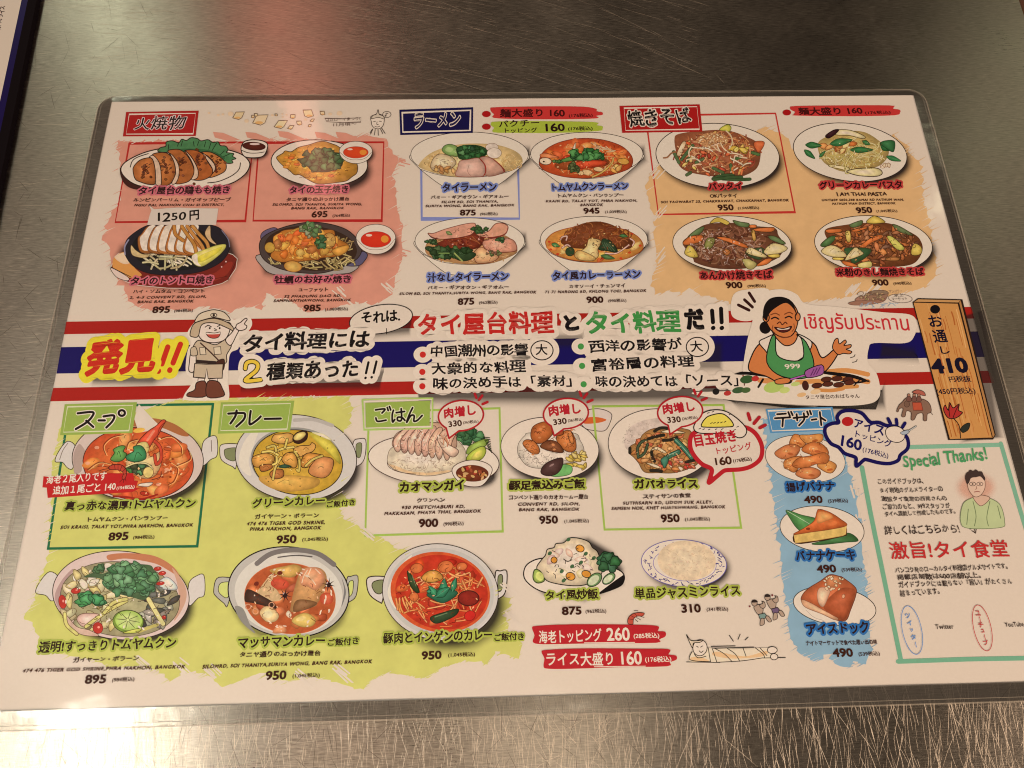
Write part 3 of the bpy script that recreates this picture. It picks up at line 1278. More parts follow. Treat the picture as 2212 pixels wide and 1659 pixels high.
def price(n, p0, p1, h, tx, q0, q1, hq, c=(58, 24, 14)):
    A = text('price_text', n, p0, p1, h, MENU, WORD, c, bold=0.035, jitter=0.3)
    text('', '(%s税込)' % tx, q0, q1, hq, None, WORD, c, bold=0.014, jitter=0.5, art=A)
    return A


P_PINK, P_BLUE, P_RED, P_GRN, P_DBL = (204, 102, 108), (124, 134, 182), (192, 62, 56), (172, 174, 70), (44, 104, 156)

tile(0, 0)
caption('タイ屋台の鶏もも焼き', (893, 1266), (1487, 1258), 56, P_PINK)
small('ルンピンパーリム・ガイオップピープ', (862, 1311), (1495, 1308), 28)
addr('NGIU RAI, NAKHON CHAI SI DISTRICT,', (868, 1342), (1452, 1339), 20)
caption('タイの玉子焼き', (1875, 1260), (2257, 1252), 52, P_PINK)
small('タニヤ通りのぶっかけ屋台', (1855, 1309), (2262, 1303), 27)
addr('SILOMRD, SOI THANIYA, SURIYA WONG,', (1765, 1338), (2345, 1335), 20)
addr('BANG RAK, BANGKOK', (1885, 1362), (2230, 1360), 20)
price('695', (2018, 1412), (2122, 1410), 42, '764', (2155, 1413), (2268, 1409), 24)
tile(1, 0)
caption('タイラーメン', (655, 1245), (1008, 1238), 56, P_BLUE)
small('バミー・ギアオクン・ギアオムー', (580, 1292), (1085, 1287), 26, bold=0.03)
addr('SILOM RD, SOI THANIYA,', (648, 1322), (1015, 1318), 20)
addr('SURIYA WONG, BANG RAK, BANGKOK', (545, 1348), (1122, 1342), 20)
price('875', (768, 1400), (872, 1398), 40, '962', (900, 1402), (1013, 1400), 25)
caption('トムヤムクンラーメン', (1368, 1240), (1860, 1230), 50, P_BLUE)
small('トムヤムクン・バンランプー', (1405, 1282), (1830, 1278), 26)
addr('KRAISI RD, TALAT YOT, PHRA NAKHON,', (1325, 1316), (1918, 1312), 20)
addr('BANGKOK', (1548, 1340), (1698, 1338), 20)
price('945', (1570, 1388), (1675, 1386), 40, '1,039', (1710, 1388), (1850, 1386), 25)
tile(2, 0)
caption('パッタイ', (170, 1235), (388, 1228), 50, P_RED)
small('OKパッタイ', (178, 1285), (355, 1282), 28)
addr('SOI YAOWARAT 23, CHAKKRAWAT, CHAKKAPHAT, BANGKOK', (-140, 1322), (690, 1309), 20)
price('950', (230, 1368), (333, 1365), 41, '1,045', (360, 1363), (497, 1360), 24)
caption('グリーンカレーパスタ', (890, 1226), (1428, 1222), 50, P_RED)
small('I AM THAI PASTA', (1000, 1275), (1325, 1272), 28)
addr('UNIT#39 5050,388 RAMAI RD PATHUM WAN,', (903, 1307), (1435, 1305), 18)
addr('PATHUM WAN DISTRICT, BANGKOK', (970, 1332), (1382, 1328), 18)
price('950', (1128, 1385), (1232, 1382), 41, '1,045', (1258, 1382), (1393, 1380), 24)
tile(0, 1)
caption('タイのトントロ焼き', (842, 190), (1378, 182), 56, P_PINK)
small('ハイ・ソムタム・コンベント', (860, 245), (1325, 240), 27)
addr('2, 4-5 CONVENT RD, SILOM,', (838, 282), (1335, 276), 21)
addr('BANG RAK, BANGKOK', (890, 310), (1255, 304), 21)
price('895', (985, 373), (1100, 370), 45, '984', (1128, 371), (1250, 368), 27)
caption('牡蠣のお好み焼き', (1775, 182), (2274, 175), 54, P_PINK)
small('ユーファット', (1935, 236), (2125, 232), 28)
addr('32 PHADUNG DAO RD,', (1840, 275), (2212, 269), 21)
addr('SAMPHANTHAWONG, BANGKOK', (1772, 303), (2275, 297), 21)
price('985', (1965, 362), (2078, 360), 45, '1,083', (2105, 362), (2255, 358), 27)
tile(1, 1)
caption('汁なしタイラーメン', (557, 170), (1085, 158), 58, P_BLUE)
caption('タイ風カレーラーメン', (1370, 158), (1942, 145), 56, P_BLUE)
small('バミー・ギアオクン・ギアオムー', (560, 220), (1085, 214), 28)
addr('SILOM RD, SOI THANIYA,SURIYA WONG, BANG RAK, BANGKOK', (375, 258), (1265, 247), 22)
price('875', (755, 320), (862, 317), 45, '962', (893, 319), (1013, 315), 27)
small('カオソーイ・チェンマイ', (1478, 212), (1842, 206), 28)
addr('71 71 NARONG RD, KHLONG TOEI, BANGKOK', (1320, 247), (1978, 238), 22)
price('900', (1590, 308), (1700, 305), 44, '990', (1730, 306), (1848, 303), 26)
tile(2, 1)
caption('あんかけ焼きそば', (117, 155), (586, 150), 58, P_RED)
price('900', (282, 212), (390, 210), 43, '990', (422, 211), (540, 207), 26)
caption('米粉のきし麺焼きそば', (1000, 135), (1570, 128), 55, P_RED)
price('900', (1232, 195), (1338, 193), 42, '990', (1368, 194), (1485, 190), 25)
tile(0, 1)
caption('真っ赤な濃厚!トムヤムクン', (415, 1655), (1265, 1635), 66, P_GRN, 0.03)
caption('グリーンカレー', (1635, 1635), (2105, 1612), 62, P_GRN)
caption('ご飯付き', (2118, 1632), (2300, 1617), 44, P_GRN)
tile(1, 1)
caption('カオマンガイ', (377, 1535), (798, 1515), 68, P_GRN, 0.045)
caption('豚足煮込みご飯', (1088, 1521), (1580, 1510), 68, P_GRN, 0.045)
caption('ガパオライス', (1900, 1510), (2312, 1505), 64, P_GRN, 0.045)
small('クワンヘン', (490, 1600), (672, 1595), 29)
addr('930 PHETCHABURI RD,', (392, 1645), (800, 1637), 25)
small('コンベント通りのカオカームー屋台', (1085, 1583), (1600, 1578), 34)
addr('CONVENT RD, SILOM,', (1145, 1623), (1545, 1620), 25)
addr('BANG RAK, BANGKOK', (1150, 1659), (1545, 1655), 25)
small('スティサンの食堂', (1955, 1575), (2265, 1568), 32)
addr('SUTHISARN RD, UDOM SUK ALLEY,', (1825, 1616), (2408, 1608), 25)
addr('SAMSEN NOK, KHET HUAYKHWANG, BANGKOK', (1750, 1651), (2490, 1640), 25)
tile(2, 1)
caption('揚げバナナ', (675, 1530), (990, 1520), 64, P_DBL)
price('490', (790, 1605), (910, 1602), 50, '539', (945, 1606), (1073, 1602), 31)
tile(0, 2)
small('トムヤムクン・バンランプー', (565, 65), (1085, 55), 33)
addr('SOI KRAISI, TALAT YOT,PHRA NAKHON, BANGKOK', (390, 115), (1250, 100), 28)
price('895', (700, 188), (830, 183), 54, '984', (862, 183), (1000, 178), 31)
small('ガイヤーン・ボラーン', (1650, 48), (2065, 38), 33)
addr('474 476 TIGER GOD SHRINE,', (1598, 92), (2105, 82), 28)
addr('PHRA NAKHON, BANGKOK', (1618, 128), (2082, 118), 28)
price('950', (1790, 207), (1920, 203), 55, '1,045', (1958, 197), (2125, 192), 31)
caption('透明!すっきりトムヤムクン', (245, 915), (1138, 887), 76, P_GRN, 0.03)
small('ガイヤーン・ボラーン', (472, 978), (898, 966), 37)
addr('474 476 TIGER GOD SHRINE,PHRA NAKHON, BANGKOK', (145, 1045), (1200, 1018), 30)
price('895', (547, 1116), (685, 1111), 60, '984', (725, 1108), (870, 1102), 34)
caption('マッサマンカレー', (1540, 885), (2105, 866), 74, P_GRN, 0.03)
caption('ご飯付き', (2125, 873), (2325, 860), 52, P_GRN, 0.03)
small('タニヤ通りのぶっかけ屋台', (1552, 946), (2075, 936), 42)
addr('SILOMRD, SOI THANIYA,SURIYA WONG, BANG RAK, BANGKOK', (1310, 1020), (2412, 985), 31)
price('950', (1720, 1091), (1855, 1086), 60, '1,045', (1895, 1081), (2072, 1075), 34)
tile(1, 2)
addr('MAKKASAN, PHAYA THAI, BANGKOK', (278, 26), (905, 8), 26)
price('900', (502, 102), (628, 98), 56, '990', (662, 97), (793, 92), 32)
price('950', (1283, 80), (1405, 77), 54, '1,045', (1445, 78), (1605, 74), 31)
price('950', (2072, 70), (2195, 67), 54, '1,045', (2228, 66), (2390, 62), 31)
caption('豚肉とインゲンのカレー', (275, 856), (978, 832), 76, P_GRN, 0.03)
caption('ご飯付き', (992, 838), (1185, 830), 52, P_GRN, 0.03)
price('950', (520, 960), (650, 955), 58, '1,045', (692, 946), (867, 940), 34)
caption('タイ風炒飯', (1325, 573), (1668, 565), 70, P_GRN, 0.03)
price('875', (1430, 670), (1558, 667), 56, '962', (1583, 663), (1718, 659), 33)
caption('単品ジャスミンライス', (1905, 565), (2587, 545), 72, P_GRN, 0.03)
price('310', (2205, 655), (2332, 652), 57, '341', (2368, 650), (2508, 647), 33)
tile(2, 2)
caption('バナナケーキ', (738, 319), (1122, 312), 70, P_DBL)
price('490', (872, 397), (998, 393), 53, '539', (1032, 394), (1165, 390), 32)
caption('アイスドック', (808, 801), (1212, 786), 78, P_DBL)
small('ナイトマーケットで食べた思い出の味', (800, 868), (1262, 860), 35)
price('490', (975, 942), (1107, 939), 58, '539', (1142, 939), (1280, 935), 33)

# ---------------------------------------------------------------- category boards


def board(quad, c, inner=None, ic=(235, 215, 195), iw=5, fill=None, label=None):
    A = Art('category_board', MENU, SIGN, label=label)
    A.poly(quad, c)
    if inner:
        A.stroke(inner, iw, ic, smooth=False, closed=True)
    if fill:
        A.poly(fill[0], fill[1])
    return A


SR, SN, SG, SB = (168, 26, 24), (18, 14, 62), (150, 166, 72), (84, 136, 168)
INK0 = (22, 14, 14)
PALE = (240, 222, 204)
tile(0, 0)
A = board([(818, 727), (1288, 718), (1268, 882), (797, 885)], SR, [(838, 742), (1268, 735), (1252, 868), (818, 870)], label='red board with a white inner line, grilled dishes')
text('board_words', '火焼物', (867, 850), (1200, 842), 94, A, BUBBLE, INK0, bold=0.01, halo=((232, 190, 180), 0.045), jitter=1.4, shear=0.06, wob=0.03)
tile(1, 0)
A = board([(376, 712), (854, 696), (852, 862), (382, 876)], SN, label='navy blue board inside a white line, ramen',
          fill=None)
A.poly([(390, 726), (842, 711), (840, 850), (396, 862)], (226, 202, 184))
A.poly([(400, 737), (833, 720), (828, 842), (402, 852)], SN)
text('board_words', 'ラーメン', (475, 834), (775, 822), 96, A, BUBBLE, SN, bold=0.02, halo=((232, 214, 200), 0.06), jitter=1.0, shear=0.12, wob=0.02)
A = board([(1802, 687), (2322, 677), (2340, 854), (1820, 862)], SR, [(1832, 702), (2304, 692), (2320, 838), (1842, 846)], label='red board with a white inner line, fried noodles')
text('board_words', '焼きそば', (1868, 832), (2275, 805), 116, A, BUBBLE, INK0, bold=0.025, halo=((240, 214, 204), 0.06), jitter=1.2, wob=0.03)
tile(0, 1)
A = board([(420, 962), (888, 948), (858, 1148), (390, 1162)], SG, [(438, 978), (862, 968), (836, 1132), (412, 1142)], (214, 222, 160), 5, label='green board, soups')
pen(A, [[(505, 1020), (600, 1012), (598, 1040), (560, 1080), (492, 1122)], [(560, 1068), (605, 1108)], [(640, 1066), (680, 1066)],
        [(672, 1040), (738, 1034), (730, 1070), (690, 1112)], ellipse(790, 1018, 20, 18, 0, 14) + [(810, 1018)]], 15, INK0, ((232, 236, 205), 6))
A = board([(1432, 950), (1908, 938), (1880, 1140), (1412, 1152)], SG, [(1448, 968), (1884, 956), (1860, 1122), (1430, 1132)], (214, 222, 160), 5, label='green board, curries')
pen(A, [[(1480, 1022), (1560, 1018), (1588, 1024), (1580, 1060), (1532, 1106)], [(1534, 1002), (1525, 1040), (1494, 1086)], [(1625, 1005), (1618, 1060), (1622, 1092), (1668, 1062), (1690, 1040)],
        [(1716, 1056), (1820, 1054)]], 15, INK0, ((214, 222, 160), 5))
tile(1, 1)
A = board([(155, 952), (575, 938), (572, 1108), (160, 1122)], SG, label='green board with scribbled outlines, rice dishes')
for k in range(3):
    A.stroke([(134 + k * 3, 934 - k * 2), (370, 922 + k), (594 - k * 4, 920 + k * 3), (592 - k * 2, 1118 - k * 3), (380, 1124), (146 + k * 2, 1130 - k * 4)], 6, (170, 190, 96), smooth=False, closed=True)
A.stroke([(148, 944), (585, 930), (582, 1106), (152, 1116)], 6, (232, 226, 196), smooth=False, closed=True)
pen(A, [[(222, 998), (282, 992), (264, 1018)], [(224, 1050), (236, 1072), (290, 1064)], [(298, 982), (304, 1002)], [(312, 976), (320, 998)], [(338, 1000), (330, 1030), (332, 1076), (346, 1060)],
        [(356, 1016), (410, 1008)], [(388, 990), (390, 1062), (366, 1066), (366, 1046), (394, 1048), (412, 1066)], [(462, 984), (440, 1030), (424, 1078), (450, 1036), (472, 1036), (470, 1070), (492, 1066), (524, 1034)]],
    12, INK0, ((214, 222, 160), 6))
tile(2, 1)
A = board([(538, 992), (970, 978), (1000, 1130), (568, 1148)], SB, [(552, 1004), (958, 992), (984, 1118), (580, 1134)], (222, 226, 226), 6, label='blue board with a white inner line, desserts')
pen(A, [[(612, 1026), (668, 1022)], [(598, 1052), (696, 1046)], [(650, 1050), (646, 1104)], [(684, 1012), (694, 1036)], [(702, 1010), (712, 1032)], [(718, 1050), (808, 1042)], [(738, 1026), (742, 1066)],
        [(784, 1020), (786, 1060), (754, 1098)], [(806, 1008), (814, 1030)], [(824, 1004), (832, 1026)], [(836, 1062), (866, 1058)], [(888, 1012), (898, 1096)], [(892, 1046), (924, 1066)]],
    13, INK0, ((226, 228, 228), 6))

# ---------------------------------------------------------------- extras written on brush strokes


def swipe(pts, c, label):
    A = Art('topping_banner', MENU, SIGN, label=label)
    A.blob(pts, c, n=3)
    return A


tile(1, 0)
BR = (196, 52, 46)
A = swipe([(966, 705), (1000, 696), (1300, 690), (1560, 692), (1650, 706), (1655, 722), (1690, 728), (1692, 745), (1650, 752), (1652, 768), (1400, 774), (1120, 772), (985, 764), (990, 742), (975, 728)], BR, 'red brush stroke, large noodle helping beside the ramen board')
A.ell(940, 740, 28, 20, (166, 20, 20))
text('banner_words', '麺大盛り 160', (1028, 764), (1450, 760), 58, A, BUBBLE, (70, 14, 12), bold=0.03)
text('banner_words', '(176税込)', (1475, 766), (1630, 762), 29, A, BUBBLE, (70, 14, 12), bold=0.025)
A = swipe([(970, 800), (1010, 788), (1300, 786), (1640, 792), (1655, 812), (1690, 818), (1692, 836), (1660, 850), (1400, 862), (1120, 862), (985, 858), (990, 830), (972, 815)], (166, 176, 56), 'yellow green brush stroke, coriander topping')
A.ell(940, 822, 28, 20, (166, 20, 20))
text('banner_words', 'パクチー', (1022, 828), (1285, 816), 44, A, BUBBLE, DARK, bold=0.02)
text('banner_words', 'トッピング', (1060, 864), (1270, 861), 34, A, BUBBLE, DARK, bold=0.02)
text('banner_words', '160', (1325, 855), (1450, 852), 54, A, BUBBLE, DARK, bold=0.03)
text('banner_words', '(176税込)', (1470, 852), (1630, 849), 31, A, BUBBLE, DARK, bold=0.025)
tile(2, 0)
A = swipe([(696, 698), (730, 688), (1000, 684), (1340, 684), (1366, 696), (1366, 706), (1405, 712), (1408, 730), (1370, 748), (1100, 754), (740, 750), (720, 742), (728, 726), (704, 714)], BR, 'red brush stroke, large noodle helping in the far right corner')
A.ell(675, 730, 27, 19, (166, 20, 20))
text('banner_words', '麺大盛り 160', (755, 750), (1170, 744), 52, A, BUBBLE, (70, 14, 12), bold=0.03)
text('banner_words', '(176税込)', (1185, 748), (1350, 743), 28, A, BUBBLE, (70, 14, 12), bold=0.025)
tile(0, 1)
A = Art('topping_banner', MENU, BUBBLE, label='slanting red strip, extra prawns for the red soup')
A.poly([(283, 1428), (320, 1432), (620, 1408), (862, 1408), (872, 1455), (896, 1458), (882, 1502), (905, 1506), (860, 1530), (560, 1550), (310, 1568), (304, 1502), (276, 1500)], (186, 30, 30))
text('banner_words', '海老２尾入りです', (298, 1482), (688, 1454), 60, A, WORD, (246, 206, 196), bold=0.02, jitter=.8)
text('banner_words', '追加１尾ごと 140', (340, 1552), (748, 1522), 60, A, WORD, (246, 206, 196), bold=0.02, jitter=.8)
text('banner_words', '(154税込)', (755, 1521), (872, 1511), 29, A, WORD, (246, 206, 196), bold=0.022)
# prawn on the strip
B = Art('prawn', A, WORD, M_WASH)
B.blob([(706, 1368), (740, 1352), (790, 1356), (818, 1384), (820, 1420), (806, 1448), (792, 1440), (800, 1410), (780, 1390), (750, 1386), (716, 1384)], (178, 60, 40), (50, 14, 12), 4)
for q in (((742, 1354), (748, 1386)), ((766, 1352), (766, 1388)), ((792, 1358), (780, 1390)), ((812, 1380), (794, 1400)), ((820, 1410), (800, 1416))):
    B.stroke(q, 3, (70, 16, 14), smooth=False)
for q in ([(708, 1372), (670, 1362), (634, 1364)], [(708, 1378), (672, 1384), (646, 1392)], [(712, 1384), (690, 1396), (668, 1404)], [(796, 1446), (776, 1466)], [(804, 1448), (800, 1470)], [(812, 1440), (818, 1460)]):
    B.stroke(q, 3.5, (60, 16, 14))
tile(1, 2)
RB = (182, 32, 38)
A = swipe([(1236, 752), (1270, 738), (1500, 728), (1900, 730), (2045, 738), (2056, 758), (2052, 772), (2098, 776), (2100, 806), (2060, 826), (2040, 848), (1700, 850), (1420, 856), (1280, 856), (1240, 840), (1252, 800)], RB, 'red brush stroke, prawn topping')
text('banner_words', '海老トッピング', (1282, 852), (1690, 838), 86, A, BUBBLE, PALE, bold=0.02, jitter=.8)
text('banner_words', '260', (1722, 838), (1872, 835), 88, A, BUBBLE, PALE, bold=0.025, jitter=.5)
text('banner_words', '(285税込)', (1895, 826), (2062, 822), 42, A, BUBBLE, PALE, bold=0.02)
A.stroke([(1575, 848), (1900, 845)], 5, PALE, smooth=False)
B = Art('prawn', A, BUBBLE, M_WASH)
B.blob([(1858, 722), (1858, 690), (1882, 664), (1920, 652), (1962, 656), (1950, 674), (1916, 676), (1894, 694), (1888, 728)], (190, 78, 56), (60, 20, 18), 4)
for q in (((1860, 692), (1892, 698)), ((1874, 670), (1902, 686)), ((1900, 656), (1916, 676))):
    B.stroke(q, 3, (60, 20, 18), smooth=False)
for q in ([(1930, 674), (1962, 684)], [(1912, 684), (1940, 700)], [(1896, 640), (1922, 640)], [(1904, 696), (1922, 712)]):
    B.stroke(q, 3.5, (50, 20, 18), smooth=False)
A = swipe([(1298, 908), (1330, 894), (1560, 884), (1960, 886), (2118, 888), (2128, 908), (2120, 924), (2168, 930), (2172, 956), (2130, 974), (2110, 1000), (1800, 1006), (1500, 1016), (1340, 1016), (1310, 1000), (1316, 950)], RB, 'red brush stroke, large rice helping')
text('banner_words', 'ライス大盛り', (1330, 1002), (1762, 996), 90, A, BUBBLE, PALE, bold=0.02, jitter=.8)
text('banner_words', '160', (1815, 992), (1950, 990), 90, A, BUBBLE, PALE, bold=0.025, jitter=.5)
text('banner_words', '(176税込)', (1970, 980), (2140, 976), 44, A, BUBBLE, PALE, bold=0.02)
A.stroke([(1640, 1003), (1970, 999)], 5, PALE, smooth=False)

# ---------------------------------------------------------------- speech bubbles


def outline(A, pts, w, c):
    """A closed pen line with clean sharp corners."""
    pts = [tuple(p) for p in pts]
    pen(A, [[pts[i], pts[(i + 1) % len(pts)]] for i in range(len(pts))], w, c)


def bubble(cx, cy, rx, ry, tip, label, w=11, c=(172, 30, 36), rot=-6):
    A = Art('speech_bubble', MENU, BUBBLE, label=label)
    q = ellipse(cx, cy, rx, ry, rot, 40)
    out = []
    # open the oval towards its tail
    a0 = math.atan2((tip[1] - cy) / ry, (tip[0] - cx) / rx)
    for i, p in enumerate(q):
        t = math.atan2((p[1] - cy) / ry, (p[0] - cx) / rx)
        d = (t - a0 + math.pi) % (2 * math.pi) - math.pi
        if abs(d) < 0.24:
            if not out or out[-1] != tip:
                out.append(tip)
            continue
        out.append(p)
    if out[0] == tip and out[-1] == tip:
        out.pop()
    A.poly(out, PAPER)
    outline(A, out, w, c)
    return A


def ray(A, pts, w, c=(172, 30, 36)):
    for a, b in pts:
        A.stroke([a, b], w, c, smooth=False)


tile(1, 1)
for k, (cx, cy, tx, ty) in enumerate(((775, 1035, 698, 1182), (1455, 1022, 1380, 1166), (2195, 1010, 2130, 1156))):
    A = bubble(cx, cy, 146, 98, (tx, ty), ('red outlined speech bubble, extra meat for the chicken rice', 'red outlined speech bubble, extra meat for the pork rice', 'red outlined speech bubble, extra meat for the basil rice')[k])
    text('bubble_words', '肉増し', (cx - 107, cy + 20), (cx + 100, cy - 2), 72, A, WORD, (178, 30, 40), bold=0.04)
    text('bubble_words', '330', (cx - 80, cy + 76), (cx + 8, cy + 68), 42, A, WORD, BROWN, bold=0.03)
    text('bubble_words', '(363税込)', (cx + 15, cy + 60), (cx + 115, cy + 50), 26, A, WORD, BROWN, bold=0.022)
    ray(A, [((cx + 90, cy - 142), (cx + 100, cy - 115)), ((cx + 138, cy - 130), (cx + 116, cy - 100)), ((cx + 172, cy - 88), (cx + 140, cy - 74))], 17)
tile(2, 1)
A = Art('speech_bubble', MENU, SIGN, label='thick red speech bubble, fried egg topping')
BP = [(70, 1150), (150, 1118), (280, 1100), (400, 1110), (470, 1150), (512, 1230), (505, 1310), (450, 1360), (380, 1382), (290, 1388), (262, 1396), (220, 1430), (170, 1470), (180, 1430), (186, 1380), (120, 1345), (60, 1270), (48, 1200)]
A.blob(BP, PAPER, n=5)
outline(A, smooth(BP, True, 5), 28, (182, 30, 38))
E = Art('fried_egg', A, SIGN)
E.z += LAYER * 0.5
E.blob([(80, 1085), (130, 1020), (200, 998), (280, 1008), (360, 1060), (412, 1120), (402, 1165), (360, 1178), (300, 1150), (200, 1150), (110, 1148), (74, 1125)], (226, 208, 190), (20, 14, 14), 7)
E.blob([(120, 1100), (150, 1050), (200, 1028), (260, 1024), (310, 1062), (328, 1100), (290, 1108), (160, 1110)], (240, 206, 80), (20, 14, 14), 7)
for q in ((180, 1086), (200, 1085), (222, 1084), (245, 1082), (268, 1078), (105, 1122), (130, 1126), (165, 1128), (210, 1126), (250, 1125), (300, 1030), (160, 1020), (190, 1012), (350, 1110), (330, 1130)):
    E.stroke([(q[0], q[1]), (q[0] + 12, q[1] - 6)], 5, (20, 14, 14), smooth=False)
text('bubble_words', '目玉焼き', (84, 1240), (355, 1204), 86, A, WORD, (182, 30, 40), bold=0.035)
text('bubble_words', 'トッピング', (226, 1290), (452, 1252), 50, A, WORD, (182, 30, 40), bold=0.015)
text('bubble_words', '160', (215, 1362), (323, 1350), 55, A, WORD, BROWN, bold=0.03)
text('bubble_words', '(176税込)', (330, 1347), (450, 1332), 33, A, WORD, BROWN, bold=0.025)
ray(A, [((424, 1022), (436, 1062)), ((496, 1046), (462, 1086)), ((535, 1096), (500, 1114))], 22)
A = Art('speech_bubble', MENU, BUBBLE, label='thick navy cloud-shaped bubble, ice cream topping')
BP = [(1000, 1045), (1030, 1010), (1090, 1002), (1160, 1020), (1215, 1078), (1270, 1080), (1320, 1100), (1390, 1110), (1440, 1160), (1460, 1200), (1455, 1250), (1410, 1290), (1395, 1325), (1340, 1345), (1270, 1340), (1190, 1320), (1170, 1325), (1128, 1362), (1122, 1340), (1118, 1305), (1050, 1280), (1010, 1240), (960, 1215), (925, 1160), (925, 1110), (970, 1085), (1010, 1080)]
A.blob(BP, PAPER, n=5)
outline(A, smooth(BP, True, 5), 24, (18, 12, 74))
A.ell(1068, 1073, 38, 30, (180, 30, 30))
NV = (20, 14, 78)
text('bubble_words', 'アイス', (1106, 1112), (1300, 1168), 66, A, WORD, NV, bold=0.03, shear=0.0)
text('bubble_words', 'トッピング', (1116, 1176), (1350, 1246), 50, A, WORD, NV, bold=0.015)
text('bubble_words', '160', (1022, 1230), (1156, 1266), 74, A, WORD, NV, bold=0.03)
text('bubble_words', '(176税込)', (1163, 1276), (1330, 1320), 44, A, WORD, NV, bold=0.012)
E = Art('ice_cream', A, WORD)
E.blob([(1315, 1130), (1340, 1108), (1390, 1105), (1430, 1130), (1436, 1180), (1400, 1208), (1350, 1200), (1320, 1170)], (230, 210, 186), (24, 18, 18), 5)
E.blob([(1410, 1146), (1440, 1132), (1470, 1130), (1460, 1150), (1430, 1160)], (170, 172, 172), (40, 40, 44), 3)
E.stroke([(1462, 1136), (1512, 1104)], 9, (60, 60, 62), smooth=False)
E.stroke([(1462, 1136), (1511, 1105)], 5, (196, 190, 180), smooth=False)
ray(A, [((1330, 1055), (1346, 1085)), ((1384, 1060), (1388, 1092)), ((1440, 1084), (1424, 1110))], 22, NV)
tile(1, 1)
A = Art('speech_bubble', MENU, SIGN, label='plain oval speech bubble with a thin black outline')
A.poly(ellipse(257, 410, 206, 92, -9), PAPER, (24, 14, 14), 6)
A.stroke([(292, 470), (294, 506)], 5, (24, 14, 14), smooth=False)
text('bubble_words', 'それは.', (130, 440), (382, 426), 78, A, WORD, (16, 10, 10), bold=0.03)

# ---------------------------------------------------------------- headline across the bands
CREAM = (234, 222, 178)
H = Art('headline', MENU, SIGN, label='cream backed hand-lettered headline over the flag bands')


def head(s, p0, p1, h, c, bold, halo=(CREAM, 0.25), **k):
    k.setdefault('wob', 0.011 if bold > 0.045 else 0.018)
    A = text('headline_words', s, p0, p1, h, H, SIGN, c, bold=bold, halo=halo, **k)
    return A


H.up()
tile(0, 1)
BLK = (18, 12, 14)
head('発見', (545, 785), (1000, 762), 238, (198, 42, 26), 0.05, ((244, 224, 50), 0.17), jitter=.6, shear=0.08)
pen(Art('headline_words', H, SIGN), [[(1088, 590), (1050, 700)], [(1170, 572), (1122, 694)], [(1026, 748), (1028, 744)], [(1100, 742), (1102, 738)]], 34, (198, 42, 26), ((244, 224, 50), 38))
head('タイ料理には', (1572, 625), (2395, 592), 122, BLK, 0.032)
head('種類あった', (1722, 810), (2320, 792), 122, BLK, 0.032)
pen(Art('headline_words', H, SIGN), [[(2388, 690), (2372, 760)], [(2440, 684), (2422, 758)], [(2368, 792), (2370, 789)], [(2408, 788), (2410, 785)]], 15, BLK, (CREAM, 32))
two = Art('headline_words', H, SIGN)
pen(two, [[(1590, 730), (1600, 694), (1640, 684), (1670, 704), (1660, 744), (1590, 808), (1690, 802)]], 34, (24, 16, 14), (CREAM, 30))
two.z += STEP * 8
pen(two, [[(1590, 730), (1600, 694), (1640, 684), (1670, 704), (1660, 744), (1590, 808), (1690, 802)]], 22, (236, 186, 60))
tile(1, 1)
head('タイ屋台料理', (495, 520), (1382, 505), 152, (192, 36, 30), 0.036, (CREAM, 0.2), jitter=.5)
head('と', (1455, 492), (1545, 482), 108, BLK, 0.07, (CREAM, 0.25), jitter=.3)
head('タイ料理', (1590, 512), (2206, 498), 152, (62, 138, 62), 0.036, (CREAM, 0.2), jitter=.5)
head('中国潮州の影響', (578, 662), (1212, 648), 86, BLK, 0.026, (CREAM, 0.36))
head('大衆的な料理', (585, 776), (1198, 756), 84, BLK, 0.026, (CREAM, 0.36))
head('味の決め手は「素材」', (594, 870), (1495, 852), 84, BLK, 0.026, (CREAM, 0.4))
head('西洋の影響が', (1605, 632), (2212, 612), 86, BLK, 0.026, (CREAM, 0.36))
head('富裕層の料理', (1625, 752), (2290, 722), 86, BLK, 0.026, (CREAM, 0.36))
head('味の決めては「ソース」', (1648, 854), (2576, 846), 82, BLK, 0.026, (CREAM, 0.4))
for x, y in ((528, 640), (525, 752), (525, 845)):
    B = Art('headline_dot', H, SIGN)
    B.ell(x, y, 60, 52, CREAM)
    B.z += LAYER * .6
    B.ell(x, y, 20, 20, (196, 40, 32))
for x, y in ((1552, 587), (1560, 713), (1570, 832)):
    B = Art('headline_dot', H, SIGN)
    B.ell(x, y, 60, 52, CREAM)
    B.z += LAYER * .6
    B.ell(x, y, 20, 20, (70, 142, 66))
for x, y in ((1300, 612), (2307, 590)):
    B = Art('headline_ring', H, SIGN)
    B.ell(x, y, 112, 98, CREAM)
    B.z += LAYER * .6
    B.ell(x, y, 72, 62, None, oc=BLK, ow=7)
    text('', '大', (x - 40, y + 34), (x + 38, y + 30), 74, None, WORD, BLK, bold=0.015, art=B)
tile(2, 1)
head('だ', (22, 482), (150, 478), 140, BLK, 0.07, (CREAM, 0.2), jitter=.2)
pen(Art('headline_words', H, SIGN), [[(190, 355), (196, 430)], [(248, 342), (252, 430)], [(196, 468), (199, 466)], [(252, 468), (255, 466)]], 27, BLK, (CREAM, 34))

